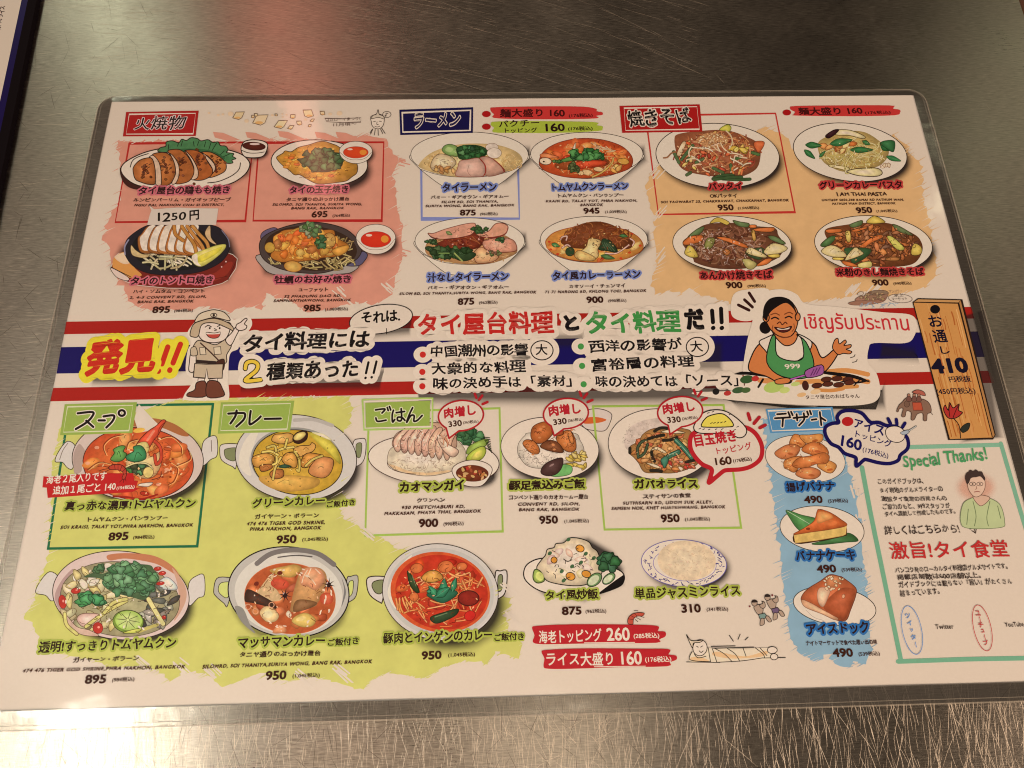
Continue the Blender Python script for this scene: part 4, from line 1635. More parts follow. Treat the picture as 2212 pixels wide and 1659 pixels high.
# ---------------------------------------------------------------- price strip taped on
tile(0, 0)
M_TAPE, _tt, _pt = mat('paper_sticker')
_pt.inputs['Base Color'].default_value = (0.72, 0.71, 0.73, 1)
_pt.inputs['Roughness'].default_value = 0.5
stk = Art('price_sticker', MENU, WORD + 2, M_TAPE, label='torn white paper strip stuck over the old price, hand written 1250 yen')
stk.face([(968, 1332), (985, 1345), (1000, 1357), (1060, 1352), (1150, 1346), (1240, 1350), (1416, 1352), (1400, 1458), (954, 1459), (972, 1390), (982, 1365)], (220, 200, 190))
text('sticker_words', '1250', (1018, 1442), (1205, 1430), 62, stk, WORD + 3, (26, 16, 12), bold=0.02, jitter=2.0)
text('sticker_words', '円', (1228, 1432), (1292, 1424), 66, stk, WORD + 3, (26, 16, 12), bold=0.03, jitter=1.5)

# ---------------------------------------------------------------- thank you note at the right
frame(0, 0, 4032)
NT = Art('thank_you_note', MENU, SIGN, label='hand-written thank you note in the lower right corner')
tile(2, 1)
text('note_words', 'Special Thanks!', (1440, 1396), (1992, 1342), 108, NT, WORD, (76, 148, 88), bold=0.02, jitter=1.6, shear=0.16, wob=0.02)
NK = (46, 26, 20)
for s, a, b, h in (('このガイドブックは、', (1268, 1484), (1562, 1478), 40), ('タイ現地のグルメライターの', (1283, 1541), (1690, 1530), 40), ('激旨タイ食堂の西尾さんの', (1290, 1596), (1715, 1590), 40),
                   ('ご協力のもと、999スタッフが', (1298, 1648), (1735, 1640), 42)):
    text('note_words', s, a, b, h, NT, WORD, NK, bold=0.016, jitter=1.6, wob=0.03)
tile(2, 2)
text('note_words', 'タイへ渡航して作成したものです。', (1312, 36), (1770, 15), 38, NT, WORD, NK, bold=0.016, jitter=1.6, wob=0.03)
text('note_words', '詳しくはこちらから!', (1312, 152), (1800, 138), 62, NT, WORD, NK, bold=0.01, jitter=1.6, wob=0.03)
NT.stroke([(1826, 98), (1860, 82), (1880, 100), (1862, 112), (1880, 92), (1895, 130)], 4, NK)
NT.stroke([(1874, 122), (1898, 138), (1902, 112)], 5, NK, smooth=False)
text('note_words', '激旨!タイ食堂', (1352, 310), (2122, 296), 118, NT, WORD, (190, 42, 40), bold=0.014, jitter=.5)
for s, a, b, h in (('バンコク発のローカルタイ料理店グルメサイトです。', (1380, 402), (2108, 372), 44), ('掲載店舗数は600店舗以上。', (1392, 447), (1935, 432), 44),
                   ('ガイドブックには載らない『旨い』がたくさん', (1402, 494), (2138, 470), 46), ('詰まっています。', (1412, 552), (1668, 538), 46)):
    text('note_words', s, a, b, h, NT, WORD, NK, bold=0.016, jitter=1.6, wob=0.03)
for cx, cy, rx, ry, rot, c, s, lb in ((1485, 766, 62, 160, -12, (92, 132, 180), 'ツイッター', 'tall blue pencil oval'), (1941, 752, 56, 152, -13, (186, 52, 50), 'ユーチューブ', 'tall red pencil oval')):
    B = Art('pencil_oval', NT, WORD, label=lb)
    B.ell(cx, cy, rx, ry, None, rot, c, 4)
    n = len(s)
    for i, ch in enumerate(s):
        ch = {'ー': '|'}.get(ch, ch)
        t = (i - (n - 1) / 2) / n
        x, y = cx + t * 62, cy + t * 230
        w = 34 if ch not in 'ィッュ' else 22
        if ch == '|':
            B.stroke([(x - 3, y - 14), (x + 4, y + 18)], 4, c, smooth=False)
        else:
            text('', ch, (x - w / 2, y + w / 2), (x + w / 2, y + w / 2 - 2), w, None, WORD, c, bold=0.02, art=B)
text('note_words', 'Twitter', (1640, 760), (1758, 757), 30, NT, WORD, NK, bold=0.01, jitter=.2)
text('note_words', 'YouTube', (2090, 746), (2212, 742), 30, NT, WORD, NK, bold=0.01, jitter=.2)


# ================================================================ the dishes
LN = (40, 24, 18)           # pen outline
PLATE = (224, 201, 180)


class Dish:
    """A printed dish: its crockery is the part, food and sauce bowls are sub-parts, and a soft drop shadow printed in dark ink lies under it."""

    def __init__(s, label):
        s.p = Art('dish_picture', MENU, DISH, M_INK, label)
        s.t = None

    def tint(s, pts, blur=60, a=0.62):
        if s.t is None:
            s.t = Art('printed_shadow_tint', s.p, SHADE, M_SOFT)
        s.t.soft(pts, blur, min(0.88, a * 1.32))

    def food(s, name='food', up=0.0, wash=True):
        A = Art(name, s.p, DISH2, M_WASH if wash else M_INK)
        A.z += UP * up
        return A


def sauce(D, cx, cy, rx, ry, c, c2, drop=0.35, lx=0, name='sauce_bowl'):
    """A small white bowl of sauce seen from above at a slant."""
    D.tint(ellipse(cx + rx * .15, cy + ry * .35, rx, ry * 1.1, 0, 30), rx * .35, .6)
    A = D.food(name, 0.55, False)
    q = [(cx + rx * math.cos(t), cy + ry * 1.05 * max(-1, math.sin(t) * (1 + drop * (math.sin(t) > 0)))) for t in np.linspace(0, 2 * math.pi, 40)[:-1]]
    A.poly(q, PLATE, LN, 6)
    A.ell(cx + lx, cy + ry * .12, rx * .76, ry * .62, c, 0, (70, 20, 14), 3, c2=c2)
    A.ell(cx - rx * .35, cy - ry * .2, rx * .16, ry * .1, (238, 190, 160))
    A.stroke([(cx - rx * .98, cy + ry * .1), (cx - rx * .5, cy + ry * .78), (cx, cy + ry * .92), (cx + rx * .55, cy + ry * .76), (cx + rx * .99, cy + ry * .05)], 4, LN)
    return A


BR1, BR2, BR3, CHAR = (168, 92, 42), (190, 112, 54), (142, 70, 32), (70, 30, 16)
CRM = (228, 200, 164)

# ---- grilled chicken thigh
frame(400, 500, 672)
D = Dish('sliced grilled chicken thigh with lettuce on a white oval plate')
D.tint([(250, 620), (330, 760), (600, 850), (1200, 830), (1650, 760), (1900, 620), (1960, 470), (1700, 300), (900, 250), (450, 380)], 110, .6)
P = D.p
P.blob([(240, 600), (300, 740), (440, 810), (640, 790), (420, 640), (260, 520)], (62, 26, 20))
P.blob([(250, 545), (330, 440), (560, 330), (830, 270), (1150, 240), (1500, 270), (1780, 340), (1900, 430), (1915, 520), (1830, 640), (1620, 750), (1200, 800), (800, 800), (480, 760), (310, 660)], (228, 206, 184), LN, 14)
P.stroke([(372, 520), (400, 440), (470, 390), (605, 345)], 12, LN)
P.stroke([(1375, 725), (1520, 705), (1690, 630), (1780, 550), (1800, 465)], 12, LN)
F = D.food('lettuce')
F.blob([(735, 320), (760, 270), (830, 250), (840, 195), (920, 180), (1000, 205), (1040, 160), (1100, 175), (1160, 140), (1240, 150), (1290, 180), (1380, 165), (1440, 200), (1510, 195), (1540, 240), (1610, 250), (1640, 300),
        (1620, 330), (1710, 345), (1700, 380), (1740, 410), (1690, 430), (1700, 465), (1620, 470), (1500, 420), (1100, 330), (900, 330)], (74, 120, 72), LN, 12)
for a, b in (((870, 230), (865, 290)), ((1000, 200), (985, 250)), ((1050, 180), (1030, 250)), ((1190, 190), (1200, 250)), ((1260, 190), (1240, 240)), ((1350, 190), (1330, 260)), ((1420, 200), (1390, 290)), ((1490, 210), (1430, 310)), ((1590, 310), (1540, 360)), ((1660, 350), (1580, 385))):
    F.stroke([a, b], 10, (26, 44, 24), smooth=False)
F.blob([(900, 300), (1100, 280), (1400, 300), (1600, 400), (1500, 410), (1200, 330), (950, 330)], (52, 92, 52))
F = D.food('food', .3)
slices = [[(1290, 330), (1420, 330), (1560, 410), (1615, 490), (1590, 580), (1440, 650), (1380, 640), (1470, 560), (1460, 470), (1380, 380)],
          [(1080, 310), (1200, 300), (1310, 350), (1380, 460), (1440, 560), (1410, 640), (1300, 690), (1180, 680), (1250, 600), (1220, 480), (1150, 370)],
          [(860, 310), (980, 290), (1060, 320), (1130, 400), (1190, 520), (1190, 620), (1120, 710), (960, 735), (990, 620), (980, 500), (920, 390)],
          [(660, 360), (800, 330), (890, 370), (940, 460), (960, 580), (930, 680), (870, 750), (770, 750), (770, 600), (740, 460)],
          [(410, 580), (420, 510), (500, 430), (610, 400), (660, 420), (690, 520), (700, 640), (690, 740), (610, 745), (520, 720), (440, 680)]]
flesh = [[(1290, 330), (1380, 390), (1460, 480), (1470, 560), (1400, 640), (1440, 560), (1380, 450)],
         [(1080, 310), (1120, 340), (1190, 430), (1250, 560), (1240, 660), (1160, 680), (1200, 560), (1160, 430)],
         [(890, 350), (940, 390), (1000, 500), (1000, 640), (960, 730), (910, 730), (960, 600), (940, 460)],
         [(620, 390), (670, 370), (740, 450), (770, 580), (770, 750), (700, 740), (700, 620), (680, 500), (650, 410)]]
for i, q in enumerate(slices):
    F.blob(q, (BR2, (170, 88, 38), BR1, (176, 98, 44), (182, 102, 48))[i], LN, 11)
    cx, cy = np.mean(q, 0)
    for k in range(16):
        x, y = cx + R.gauss(0, 42), cy - 20 + R.gauss(0, 75)
        F.blob([(x - 20, y), (x, y - 18), (x + 24, y + 4), (x + 2, y + 20)], jit((104, 48, 20), 16), n=3)
    for k in range(8):
        x, y = cx + R.gauss(0, 30), cy - 40 + R.gauss(0, 50)
        F.stroke([(x - 16, y + 8), (x + 16, y - 8)], 9, jit(CHAR, 10), smooth=False)
    if i < 4:
        F.blob(flesh[i], (216, 178, 144), LN, 10)
D.tint(ellipse(2000, 320, 170, 110, 0, 30), 60, .6)
S = D.food('sauce_bowl', .55, False)
S.blob([(1808, 290), (1840, 200), (1930, 170), (2060, 175), (2145, 215), (2145, 290), (2090, 380), (1960, 400), (1850, 380)], PLATE, LN, 12)
S.ell(1975, 250, 152, 56, (64, 20, 14), 4, c2=(92, 34, 20))
S.ell(1985, 222, 66, 14, (222, 190, 170))
S.stroke([(1808, 300), (1900, 335), (2010, 340), (2110, 325)], 9, LN)

# ---- omelette
frame(950, 500, 672)
D = Dish('golden Thai omelette topped with coriander on a white oval plate')
D.tint(ellipse(1070, 540, 620, 330, 4, 44), 120, .62)
D.p.ell(1012, 470, 626, 302, PLATE, 3, LN, 12)
F = D.food()
OM = [(460, 390), (540, 340), (570, 310), (650, 320), (740, 265), (880, 230), (1040, 185), (1180, 220), (1280, 270), (1420, 420), (1500, 480), (1500, 590), (1430, 650), (1360, 700), (1240, 720), (1120, 735), (980, 735), (860, 680), (760, 620), (690, 620), (620, 560), (540, 500), (480, 440)]
F.blob(OM, (206, 140, 52), (60, 32, 14), 9)
for k in range(46):
    t, q = R.random() * 6.28, math.sqrt(R.random())
    x, y = 990 + 430 * q * math.cos(t), 470 + 210 * q * math.sin(t) + (x * 0 if k else 0)
    F.blob([(x - 42, y + 6), (x - 10, y - 22), (x + 44, y - 4), (x + 12, y + 22)], jit(R.choice(((214, 128, 44), (224, 160, 66), (204, 100, 40), (196, 146, 50))), 10), n=3)
for k in range(40):
    t, q = R.random() * 6.28, math.sqrt(R.random())
    x, y = 990 + 440 * q * math.cos(t), 470 + 220 * q * math.sin(t)
    F.stroke([(x - 18, y + 5), (x, y - 4), (x + 20, y + 3)], 5, (112, 62, 22))
F.detail(990, 470, 430, 220, 60, (120, 66, 24), (236, 180, 90), 44, 5)
F = D.food('coriander', .3)
F.blob([(720, 420), (800, 400), (880, 360), (980, 300), (1090, 270), (1160, 320), (1300, 350), (1310, 500), (1180, 570), (1060, 590), (930, 560), (820, 490)], (58, 72, 40))
F.leaves(1040, 430, 260, 130, 44, ((66, 104, 56), (86, 122, 70), (50, 80, 44), (76, 98, 56)), 110, (30, 44, 22), 6)
S = sauce(D, 1485, 315, 214, 122, (206, 60, 30), (214, 70, 30), .25)
S.ell(1580, 330, 46, 34, (222, 134, 48))

# ---- clear ramen
frame(1580, 480, 672)


def ramen_bowl(D, cx, cy, rx, ry, foot, w=7, rim=(224, 203, 182)):
    D.tint([(cx - rx * .95, cy + ry * .1), (cx - rx * .5, cy + foot * .78), (cx, cy + foot * .98), (cx + rx * .62, cy + foot * .8), (cx + rx * 1.05, cy + ry * .3), (cx + rx * 1.02, cy - ry * .3), (cx, cy - ry * .5)], 120, .66)
    P = D.p
    P.blob([(cx - rx, cy), (cx - rx * .93, cy + ry * .42), (cx - rx * .55, cy + foot * .82), (cx - rx * .3, cy + foot), (cx + rx * .3, cy + foot), (cx + rx * .55, cy + foot * .82), (cx + rx * .93, cy + ry * .4), (cx + rx, cy),
            (cx + rx * .6, cy - ry * .2), (cx - rx * .6, cy - ry * .2)], rim, LN, w)
    P.ell(cx, cy, rx, ry, rim, 0, LN, w)


D = Dish('clear ramen with sliced pork, fish balls and greens in a white bowl')
ramen_bowl(D, 885, 425, 762, 293, 440)
D.p.stroke([(240, 610), (500, 690), (850, 718), (1200, 690), (1500, 590)], 6, LN)
F = D.food()
F.blob([(225, 560), (330, 440), (480, 360), (700, 300), (950, 280), (1250, 300), (1480, 380), (1570, 480), (1530, 570), (1330, 650), (1000, 708), (700, 712), (430, 660), (280, 610)], (224, 184, 120))
F.noodles(860, 520, 560, 170, 110, ((214, 170, 104), (226, 190, 128), (204, 156, 92)), 120, 8, (150, 100, 52), 1.0)
F.noodles(1420, 530, 140, 110, 30, ((226, 192, 130), (214, 172, 104)), 90, 8, (150, 104, 60), 1.0)
F.blob([(385, 600), (400, 500), (470, 425), (560, 420), (660, 460), (710, 530), (650, 600), (480, 650)], (214, 182, 136), (96, 64, 34), 7)
F.ticks(520, 510, 100, 60, 12, (120, 86, 56), 26, 5)
F.chunks(560, 630, 150, 50, 9, ((200, 150, 90), (176, 120, 66)), 90, (110, 70, 36), 5)
F.blob([(530, 370), (560, 310), (640, 290), (730, 330), (760, 420), (720, 450), (600, 430)], (132, 158, 84), (44, 66, 30), 7)
F.ell(620, 360, 50, 32, (176, 190, 118))
F.detail(870, 530, 560, 170, 60, (112, 76, 44), (236, 212, 170), 40, 4)
F.blob([(720, 340), (820, 305), (980, 305), (1100, 350), (1110, 420), (1010, 470), (880, 495), (760, 480), (730, 420)], (44, 78, 40), (20, 40, 20), 7)
F.leaves(910, 400, 170, 70, 26, ((52, 96, 48), (34, 64, 32), (80, 118, 62)), 84, (18, 36, 18), 5)
F.blob([(1010, 490), (1090, 450), (1200, 490), (1290, 570), (1335, 650), (1100, 700)], (190, 140, 114), (120, 52, 36), 8)
F.blob([(710, 700), (730, 600), (760, 510), (860, 490), (1000, 470), (1070, 540), (1090, 640), (1060, 705), (900, 715)], (204, 156, 132), (140, 60, 44), 7)
F.stroke([(1020, 480), (1085, 560), (1095, 640), (1070, 700)], 14, (150, 46, 34))
F.stroke([(1200, 490), (1300, 580), (1335, 650)], 14, (140, 46, 34))
F.stroke([(880, 560), (860, 640), (900, 700)], 5, (150, 96, 74))
F.ell(1175, 330, 82, 52, (214, 190, 166), 0, (130, 96, 70), 5)
F.ell(1205, 405, 94, 68, (228, 206, 182), 0, (130, 100, 76), 5)

# ---- red prawn ramen
frame(2050, 480, 672)
D = Dish('red prawn ramen with coriander and mushrooms in a white bowl')
ramen_bowl(D, 857, 415, 728, 280, 425)
D.p.stroke([(235, 600), (470, 680), (800, 735), (1150, 700), (1480, 560)], 6, LN)
F = D.food()
F.blob([(245, 560), (260, 440), (350, 340), (520, 260), (760, 215), (1050, 230), (1300, 310), (1430, 430), (1450, 540), (1380, 620), (1150, 690), (850, 730), (560, 710), (330, 640)], (200, 78, 36), (110, 34, 18), 8)
F.chunks(850, 460, 520, 200, 34, ((214, 108, 48), (188, 58, 28), (222, 128, 60), (206, 92, 42)), 170, None, 0)
F.noodles(850, 560, 480, 130, 70, ((218, 150, 88), (200, 112, 56), (226, 176, 120)), 170, 9, (120, 52, 24), .5)
F.noodles(1010, 330, 230, 80, 26, ((228, 196, 156), (220, 176, 130)), 170, 11, (134, 70, 36), .25, ang=.5)
F.blob([(660, 400), (700, 280), (715, 290), (700, 410)], (224, 190, 150), (120, 70, 44), 5)
F.blob([(440, 560), (520, 500), (680, 480), (1100, 480), (1130, 560), (900, 600), (640, 620), (480, 610)], (150, 70, 30))
F.blob([(620, 545), (860, 500), (1080, 505), (1100, 545), (860, 590), (780, 610)], (200, 70, 36), (90, 30, 14), 6)
F.stroke([(780, 605), (940, 580), (1090, 555)], 12, (170, 50, 26))
for q in ((860, 655, 70, 34), (1010, 615, 64, 30), (780, 665, 40, 28)):
    F.ell(q[0], q[1], q[2], q[3], (228, 186, 130), 6, (110, 60, 28), 6)
F.chunks(1230, 600, 90, 40, 5, ((222, 170, 96), (214, 150, 76)), 110, (110, 60, 24), 6)
F.ell(1330, 512, 74, 40, (206, 150, 66), 8, (100, 60, 20), 6)
F.detail(850, 480, 560, 220, 120, (110, 38, 18), (236, 176, 120), 50, 5)
F.stroke([(930, 715), (1060, 650), (1180, 540), (1200, 470)], 26, (90, 60, 22))
F.stroke([(930, 715), (1060, 650), (1180, 540), (1200, 470)], 18, (206, 164, 84))
F.blob([(250, 430), (310, 405), (420, 430), (500, 460), (420, 470), (290, 470)], (214, 120, 70), (110, 40, 20), 6)
F.ell(322, 510, 78, 46, (226, 196, 158), 4, (60, 30, 16), 8)
F.ell(300, 515, 14, 10, (60, 34, 18))
F = D.food('coriander', .3)
F.leaves(690, 590, 60, 60, 14, ((60, 70, 34), (84, 90, 48)), 70, (34, 40, 20), 5)
F.blob([(510, 500), (640, 450), (760, 410), (900, 470), (760, 490), (560, 520)], (86, 128, 60), (26, 50, 22), 6)
F.leaves(850, 420, 220, 60, 30, ((64, 116, 56), (84, 134, 70), (48, 92, 44)), 104, (22, 46, 20), 6)
F.leaves(480, 510, 50, 14, 6, ((70, 100, 50),), 50, (30, 50, 24), 5)

# ---- pad thai
frame(2540, 440, 672)


def flat_plate(D, cx, cy, rx, ry, rot=3, w=9, c=(224, 204, 190), lc=LN):
    D.tint(ellipse(cx + 50, cy + 62, rx, ry, rot, 48), 110, .66)
    D.p.ell(cx, cy, rx, ry, c, rot, lc, w, n=72)


PT = ((190, 112, 66), (206, 136, 84), (172, 90, 54), (214, 156, 104), (160, 70, 44))
D = Dish('pad thai noodles with peanuts and lime on a white plate')
flat_plate(D, 940, 570, 800, 418, 3)
F = D.food()
F.blob([(380, 360), (430, 290), (700, 250), (1050, 240), (1330, 330), (1480, 430), (1490, 620), (1420, 760), (1200, 850), (900, 840), (560, 780), (430, 680), (400, 520)], (150, 84, 52))
F.noodles(930, 540, 540, 300, 150, PT, 180, 14, (92, 44, 26), .5)
F.chunks(930, 560, 500, 270, 22, ((212, 168, 92), (196, 88, 48), (206, 176, 84), (170, 60, 40)), 110, (84, 44, 24), 6, .5)
for q in (((370, 520), (440, 660)), ((470, 620), (620, 440)), ((660, 660), (750, 610)), ((1390, 530), (1470, 555)), ((1140, 620), (1230, 595)), ((540, 640), (570, 600)), ((880, 730), (1010, 790)), ((1110, 690), (1120, 760)), ((540, 820), (590, 790))):
    F.stroke(q, 44, (40, 52, 26), smooth=False)
    F.stroke(q, 34, jit((82, 104, 58), 10), smooth=False)
for q in (((880, 870), (980, 830), (1140, 820)), ((1000, 870), (1200, 880), (1360, 875)), ((890, 880), (1100, 850), (1250, 850))):
    F.stroke(q, 44, (30, 44, 22))
    F.stroke(q, 34, (62, 84, 46))
F.ell(880, 370, 200, 100, (196, 138, 88))
F.chunks(880, 370, 190, 92, 60, ((214, 162, 110), (200, 140, 86), (222, 178, 130)), 52, (140, 84, 48), 4)
F.noodles(930, 590, 460, 200, 26, ((232, 200, 160), (226, 184, 140)), 170, 16, (110, 60, 36), .35)
F.blob([(1405, 420), (1440, 385), (1540, 390), (1530, 460), (1470, 530), (1430, 480)], (206, 100, 54), (110, 50, 26), 6)
F.blob([(410, 560), (440, 470), (490, 390), (530, 400), (500, 490), (460, 570)], (226, 188, 140), (100, 60, 34), 6)
F.stroke([(240, 600), (290, 590), (340, 540), (400, 520)], 20, (150, 96, 60))
F.chunks(1230, 480, 90, 50, 5, ((206, 166, 66), (214, 180, 90)), 130, (100, 70, 24), 6)
F.blob([(965, 235), (1010, 190), (1080, 168), (1115, 210), (1090, 260), (1040, 250)], (196, 184, 70), (100, 100, 30), 7)
F.stroke([(1050, 250), (1110, 310), (1130, 400), (1090, 480)], 16, (214, 184, 140))
F.noodles(1180, 760, 220, 80, 12, ((222, 160, 90), (212, 120, 60)), 130, 24, (110, 60, 26), .3, ang=1.3)
F.detail(930, 560, 500, 290, 130, (74, 34, 22), (236, 200, 150), 44, 5)

# ---- green curry pasta
frame(3080, 440, 672)
D = Dish('green curry pasta with basil leaves and aubergine on a white plate')
flat_plate(D, 880, 525, 740, 372, 7)
F = D.food()
F.blob([(460, 420), (560, 330), (760, 260), (1050, 260), (1260, 380), (1380, 500), (1330, 640), (1180, 730), (820, 780), (600, 700), (500, 600)], (186, 152, 86))
F.noodles(920, 540, 430, 220, 150, ((206, 182, 112), (196, 170, 96), (216, 196, 136), (180, 150, 80)), 240, 13, (128, 96, 44), .75)
F.chunks(720, 450, 200, 60, 10, ((212, 142, 76), (226, 180, 110), (200, 110, 56)), 130, (120, 60, 26), 6)
F.blob([(680, 250), (740, 232), (900, 245), (1070, 320), (1040, 350), (880, 310), (700, 300)], (226, 206, 146), (80, 56, 24), 8)
F.blob([(560, 310), (660, 240), (735, 232), (690, 290), (600, 345)], (48, 20, 22), (30, 14, 14), 6)
F.blob([(610, 690), (740, 700), (850, 720), (870, 770), (740, 740), (620, 715)], (226, 206, 136), (90, 66, 26), 7)
F.blob([(840, 770), (960, 740), (1200, 730), (1280, 760), (1290, 810), (1200, 840), (1000, 830), (880, 800)], (224, 202, 140), (60, 34, 18), 10)
F.stroke([(930, 530), (870, 600), (820, 690), (820, 790), (860, 800)], 20, (130, 100, 50))
F.stroke([(930, 530), (870, 600), (820, 690), (820, 790), (860, 800)], 12, (216, 196, 120))
F.chunks(1320, 690, 70, 30, 6, ((224, 190, 150),), 70, (140, 90, 60), 5)
F.detail(920, 560, 420, 220, 80, (110, 80, 36), (232, 216, 160), 46, 5)
F = D.food('basil', .3)
for x0, y0, x1, y1, w in ((620, 420, 910, 365, 52), (880, 495, 1180, 495, 42), (1270, 410, 1440, 490, 70), (1350, 580, 1540, 640, 34), (300, 430, 510, 440, 44), (285, 495, 425, 610, 36), (480, 590, 560, 510, 22), (1040, 380, 1140, 430, 30)):
    F.leaf(x0, y0, x1, y1, w, jit((46, 100, 50), 8), (18, 44, 22), (96, 140, 84))
F.blob([(1270, 410), (1340, 375), (1455, 385), (1440, 520), (1340, 470)], (50, 100, 54), (18, 44, 22), 6)

# ---- grilled pork on iron plate
frame(400, 820, 672)
D = Dish('sliced pork and bean sprouts with lemon on a black iron plate')
D.tint([(120, 760), (330, 960), (760, 1040), (1200, 1060), (1640, 950), (1790, 680), (1700, 400), (1500, 250), (600, 300), (250, 500)], 130, .6)
P = D.p
P.poly([(125, 760), (170, 630), (215, 590), (330, 560), (900, 700), (1500, 640), (1640, 580), (1700, 600), (1760, 655), (1740, 780), (1640, 930), (1560, 975), (1300, 1040), (850, 1035), (480, 1000), (330, 955), (190, 890)], (116, 34, 24), (222, 200, 184), 7)
P.blob([(1300, 900), (1480, 830), (1640, 700), (1700, 720), (1620, 860), (1450, 950), (1300, 990)], (142, 44, 30))
P.blob([(140, 740), (180, 620), (330, 570), (420, 760), (520, 870), (340, 900), (200, 830)], (214, 142, 70))
P.blob([(170, 640), (240, 590), (330, 580), (370, 700), (280, 720)], (228, 190, 150))
P.blob([(120, 770), (340, 890), (330, 940), (190, 890)], (222, 190, 168), LN, 8)
P.stroke([(125, 765), (380, 890)], 9, LN, smooth=False)
P.stroke([(1640, 930), (1745, 680)], 8, (70, 20, 14), smooth=False)
P.stroke([(1440, 920), (1630, 880)], 6, (70, 20, 14), smooth=False)
P.ell(1612, 692, 10, 10, (230, 190, 180))
P.ell(1556, 760, 9, 9, (230, 190, 180))
P.blob([(300, 590), (300, 490), (360, 370), (600, 220), (900, 190), (1430, 220), (1600, 330), (1660, 470), (1630, 600), (1500, 730), (1250, 830), (900, 865), (600, 840), (400, 740)], (34, 28, 34), (20, 16, 20), 8)
P.stroke([(305, 600), (300, 500), (350, 410)], 18, (140, 130, 146))
P.stroke([(1560, 290), (1640, 400), (1660, 500)], 12, (120, 110, 124))
P.ell(950, 520, 560, 290, (24, 21, 22))
F = D.food()
F.noodles(830, 690, 420, 110, 44, ((206, 188, 142), (222, 206, 166), (190, 168, 120)), 200, 22, (74, 62, 40), .3, ow=8)
pork = [(470, 500), (600, 500), (720, 490), (850, 500), (980, 520), (1090, 560)]
for i in range(6):
    x = 480 + i * 112
    x2 = x + 100 + i * 24
    c = (230, 206, 178)
    q = [(x - 10 + i * 20, 470 - i * 38 if i else 400), (x + 40 + i * 16, 330 - i * 24), (x + 110, 240 - i * 4), (x + 190, 230), (x + 170, 330), (x + 200, 430), (x2 + 150, 520 + i * 14), (x2 + 60, 585 + i * 8), (x + 20, 560)]
    F.blob(q, (176, 104, 46), (92, 46, 20), 7)
    F.blob([(a + 26, b - 6) for a, b in q[:5]] + [(x + 150, 440), (x2 + 90, 520 + i * 14), (x2 + 20, 550 + i * 8), (x + 46, 530)], jit(c, 6))
for q in ([(1110, 235), (1180, 330), (1290, 470), (1330, 560)], [(1180, 235), (1260, 330), (1360, 440), (1390, 530)], [(1040, 235), (1110, 340), (1200, 470), (1230, 590)], [(940, 230), (960, 340), (1060, 420)]):
    F.stroke(q, 52, (100, 54, 22))
    F.stroke(q, 38, jit((190, 124, 54), 8))
F.blob([(385, 480), (440, 540), (520, 590), (620, 610), (560, 645), (420, 620), (380, 560)], (206, 172, 116), (90, 60, 30), 6)
F.blob([(1340, 330), (1380, 240), (1410, 240), (1420, 380), (1490, 470), (1400, 430)], (206, 166, 118), (90, 60, 36), 6)
F.noodles(530, 370, 70, 26, 6, ((214, 200, 170),), 110, 14, (60, 50, 40), .5)
F = D.food('lemon', .3)
F.blob([(1170, 640), (1200, 590), (1350, 530), (1500, 480), (1610, 475), (1570, 560), (1430, 680), (1290, 755), (1200, 720)], (222, 206, 96), (150, 140, 60), 5)
F.blob([(1240, 640), (1400, 560), (1560, 500), (1520, 570), (1380, 660), (1270, 700)], (230, 212, 66))
F.blob([(1170, 640), (1200, 600), (1240, 600), (1250, 700), (1290, 750), (1210, 725)], (232, 220, 176))

# ---- oyster pancake
frame(950, 820, 672)
D = Dish('oyster pancake with bean sprouts and coriander on a dark iron plate')
D.tint([(230, 650), (300, 850), (700, 950), (1400, 900), (1640, 650), (1560, 420), (1300, 260), (600, 250)], 130, .62)
P = D.p
P.blob([(235, 600), (280, 770), (430, 860), (800, 900), (1200, 860), (1430, 830), (1500, 720), (1000, 700)], (166, 150, 136), LN, 9)
P.blob([(250, 370), (290, 300), (420, 250), (480, 290), (420, 380), (290, 440)], (98, 84, 104), LN, 8)
P.blob([(1450, 660), (1560, 560), (1635, 600), (1600, 680), (1520, 745), (1360, 740)], (92, 82, 104), LN, 9)
P.blob([(240, 560), (260, 400), (450, 280), (780, 190), (1060, 190), (1350, 270), (1520, 420), (1560, 560), (1440, 700), (1100, 830), (800, 840), (520, 790), (320, 690)], (74, 58, 52), LN, 10)
P.ell(900, 520, 600, 290, (56, 36, 24), 4)
F = D.food()
F.noodles(1060, 690, 420, 120, 80, ((188, 162, 100), (206, 182, 124), (160, 130, 76)), 150, 17, (64, 42, 22), .25, ow=8)
F.noodles(1330, 450, 130, 130, 26, ((176, 146, 88), (150, 118, 70)), 130, 15, (56, 36, 22), .3, ow=8)
F.noodles(460, 670, 130, 60, 14, ((188, 162, 100),), 120, 15, (64, 42, 22), .3, ow=7)
F.blob([(380, 620), (440, 500), (460, 380), (540, 290), (760, 270), (900, 300), (1180, 280), (1230, 380), (1390, 480), (1290, 610), (1080, 640), (860, 680), (640, 700), (480, 690)], (204, 122, 46), (90, 44, 18), 7)
F.chunks(820, 470, 400, 170, 46, ((216, 128, 48), (206, 104, 40), (198, 146, 66), (222, 150, 60), (168, 96, 42)), 170, (150, 76, 30), 4, .75)
F.chunks(760, 400, 260, 80, 14, ((206, 90, 36), (216, 112, 44)), 150, None, 0, .7)
F.ell(370, 510, 68, 70, (176, 126, 48), 0, (80, 46, 18), 7, c2=(206, 160, 66))
F.ell(1140, 420, 86, 100, (176, 122, 56), 0, (90, 50, 22), 7, c2=(206, 160, 84))
F.ell(762, 575, 56, 50, (196, 140, 60), 0, (110, 60, 24), 5, c2=(230, 184, 96))
F.ell(670, 755, 118, 72, (190, 124, 50), 6, (90, 50, 20), 8, c2=(222, 176, 90))
F.detail(830, 480, 420, 190, 90, (112, 50, 20), (240, 190, 100), 50, 5)
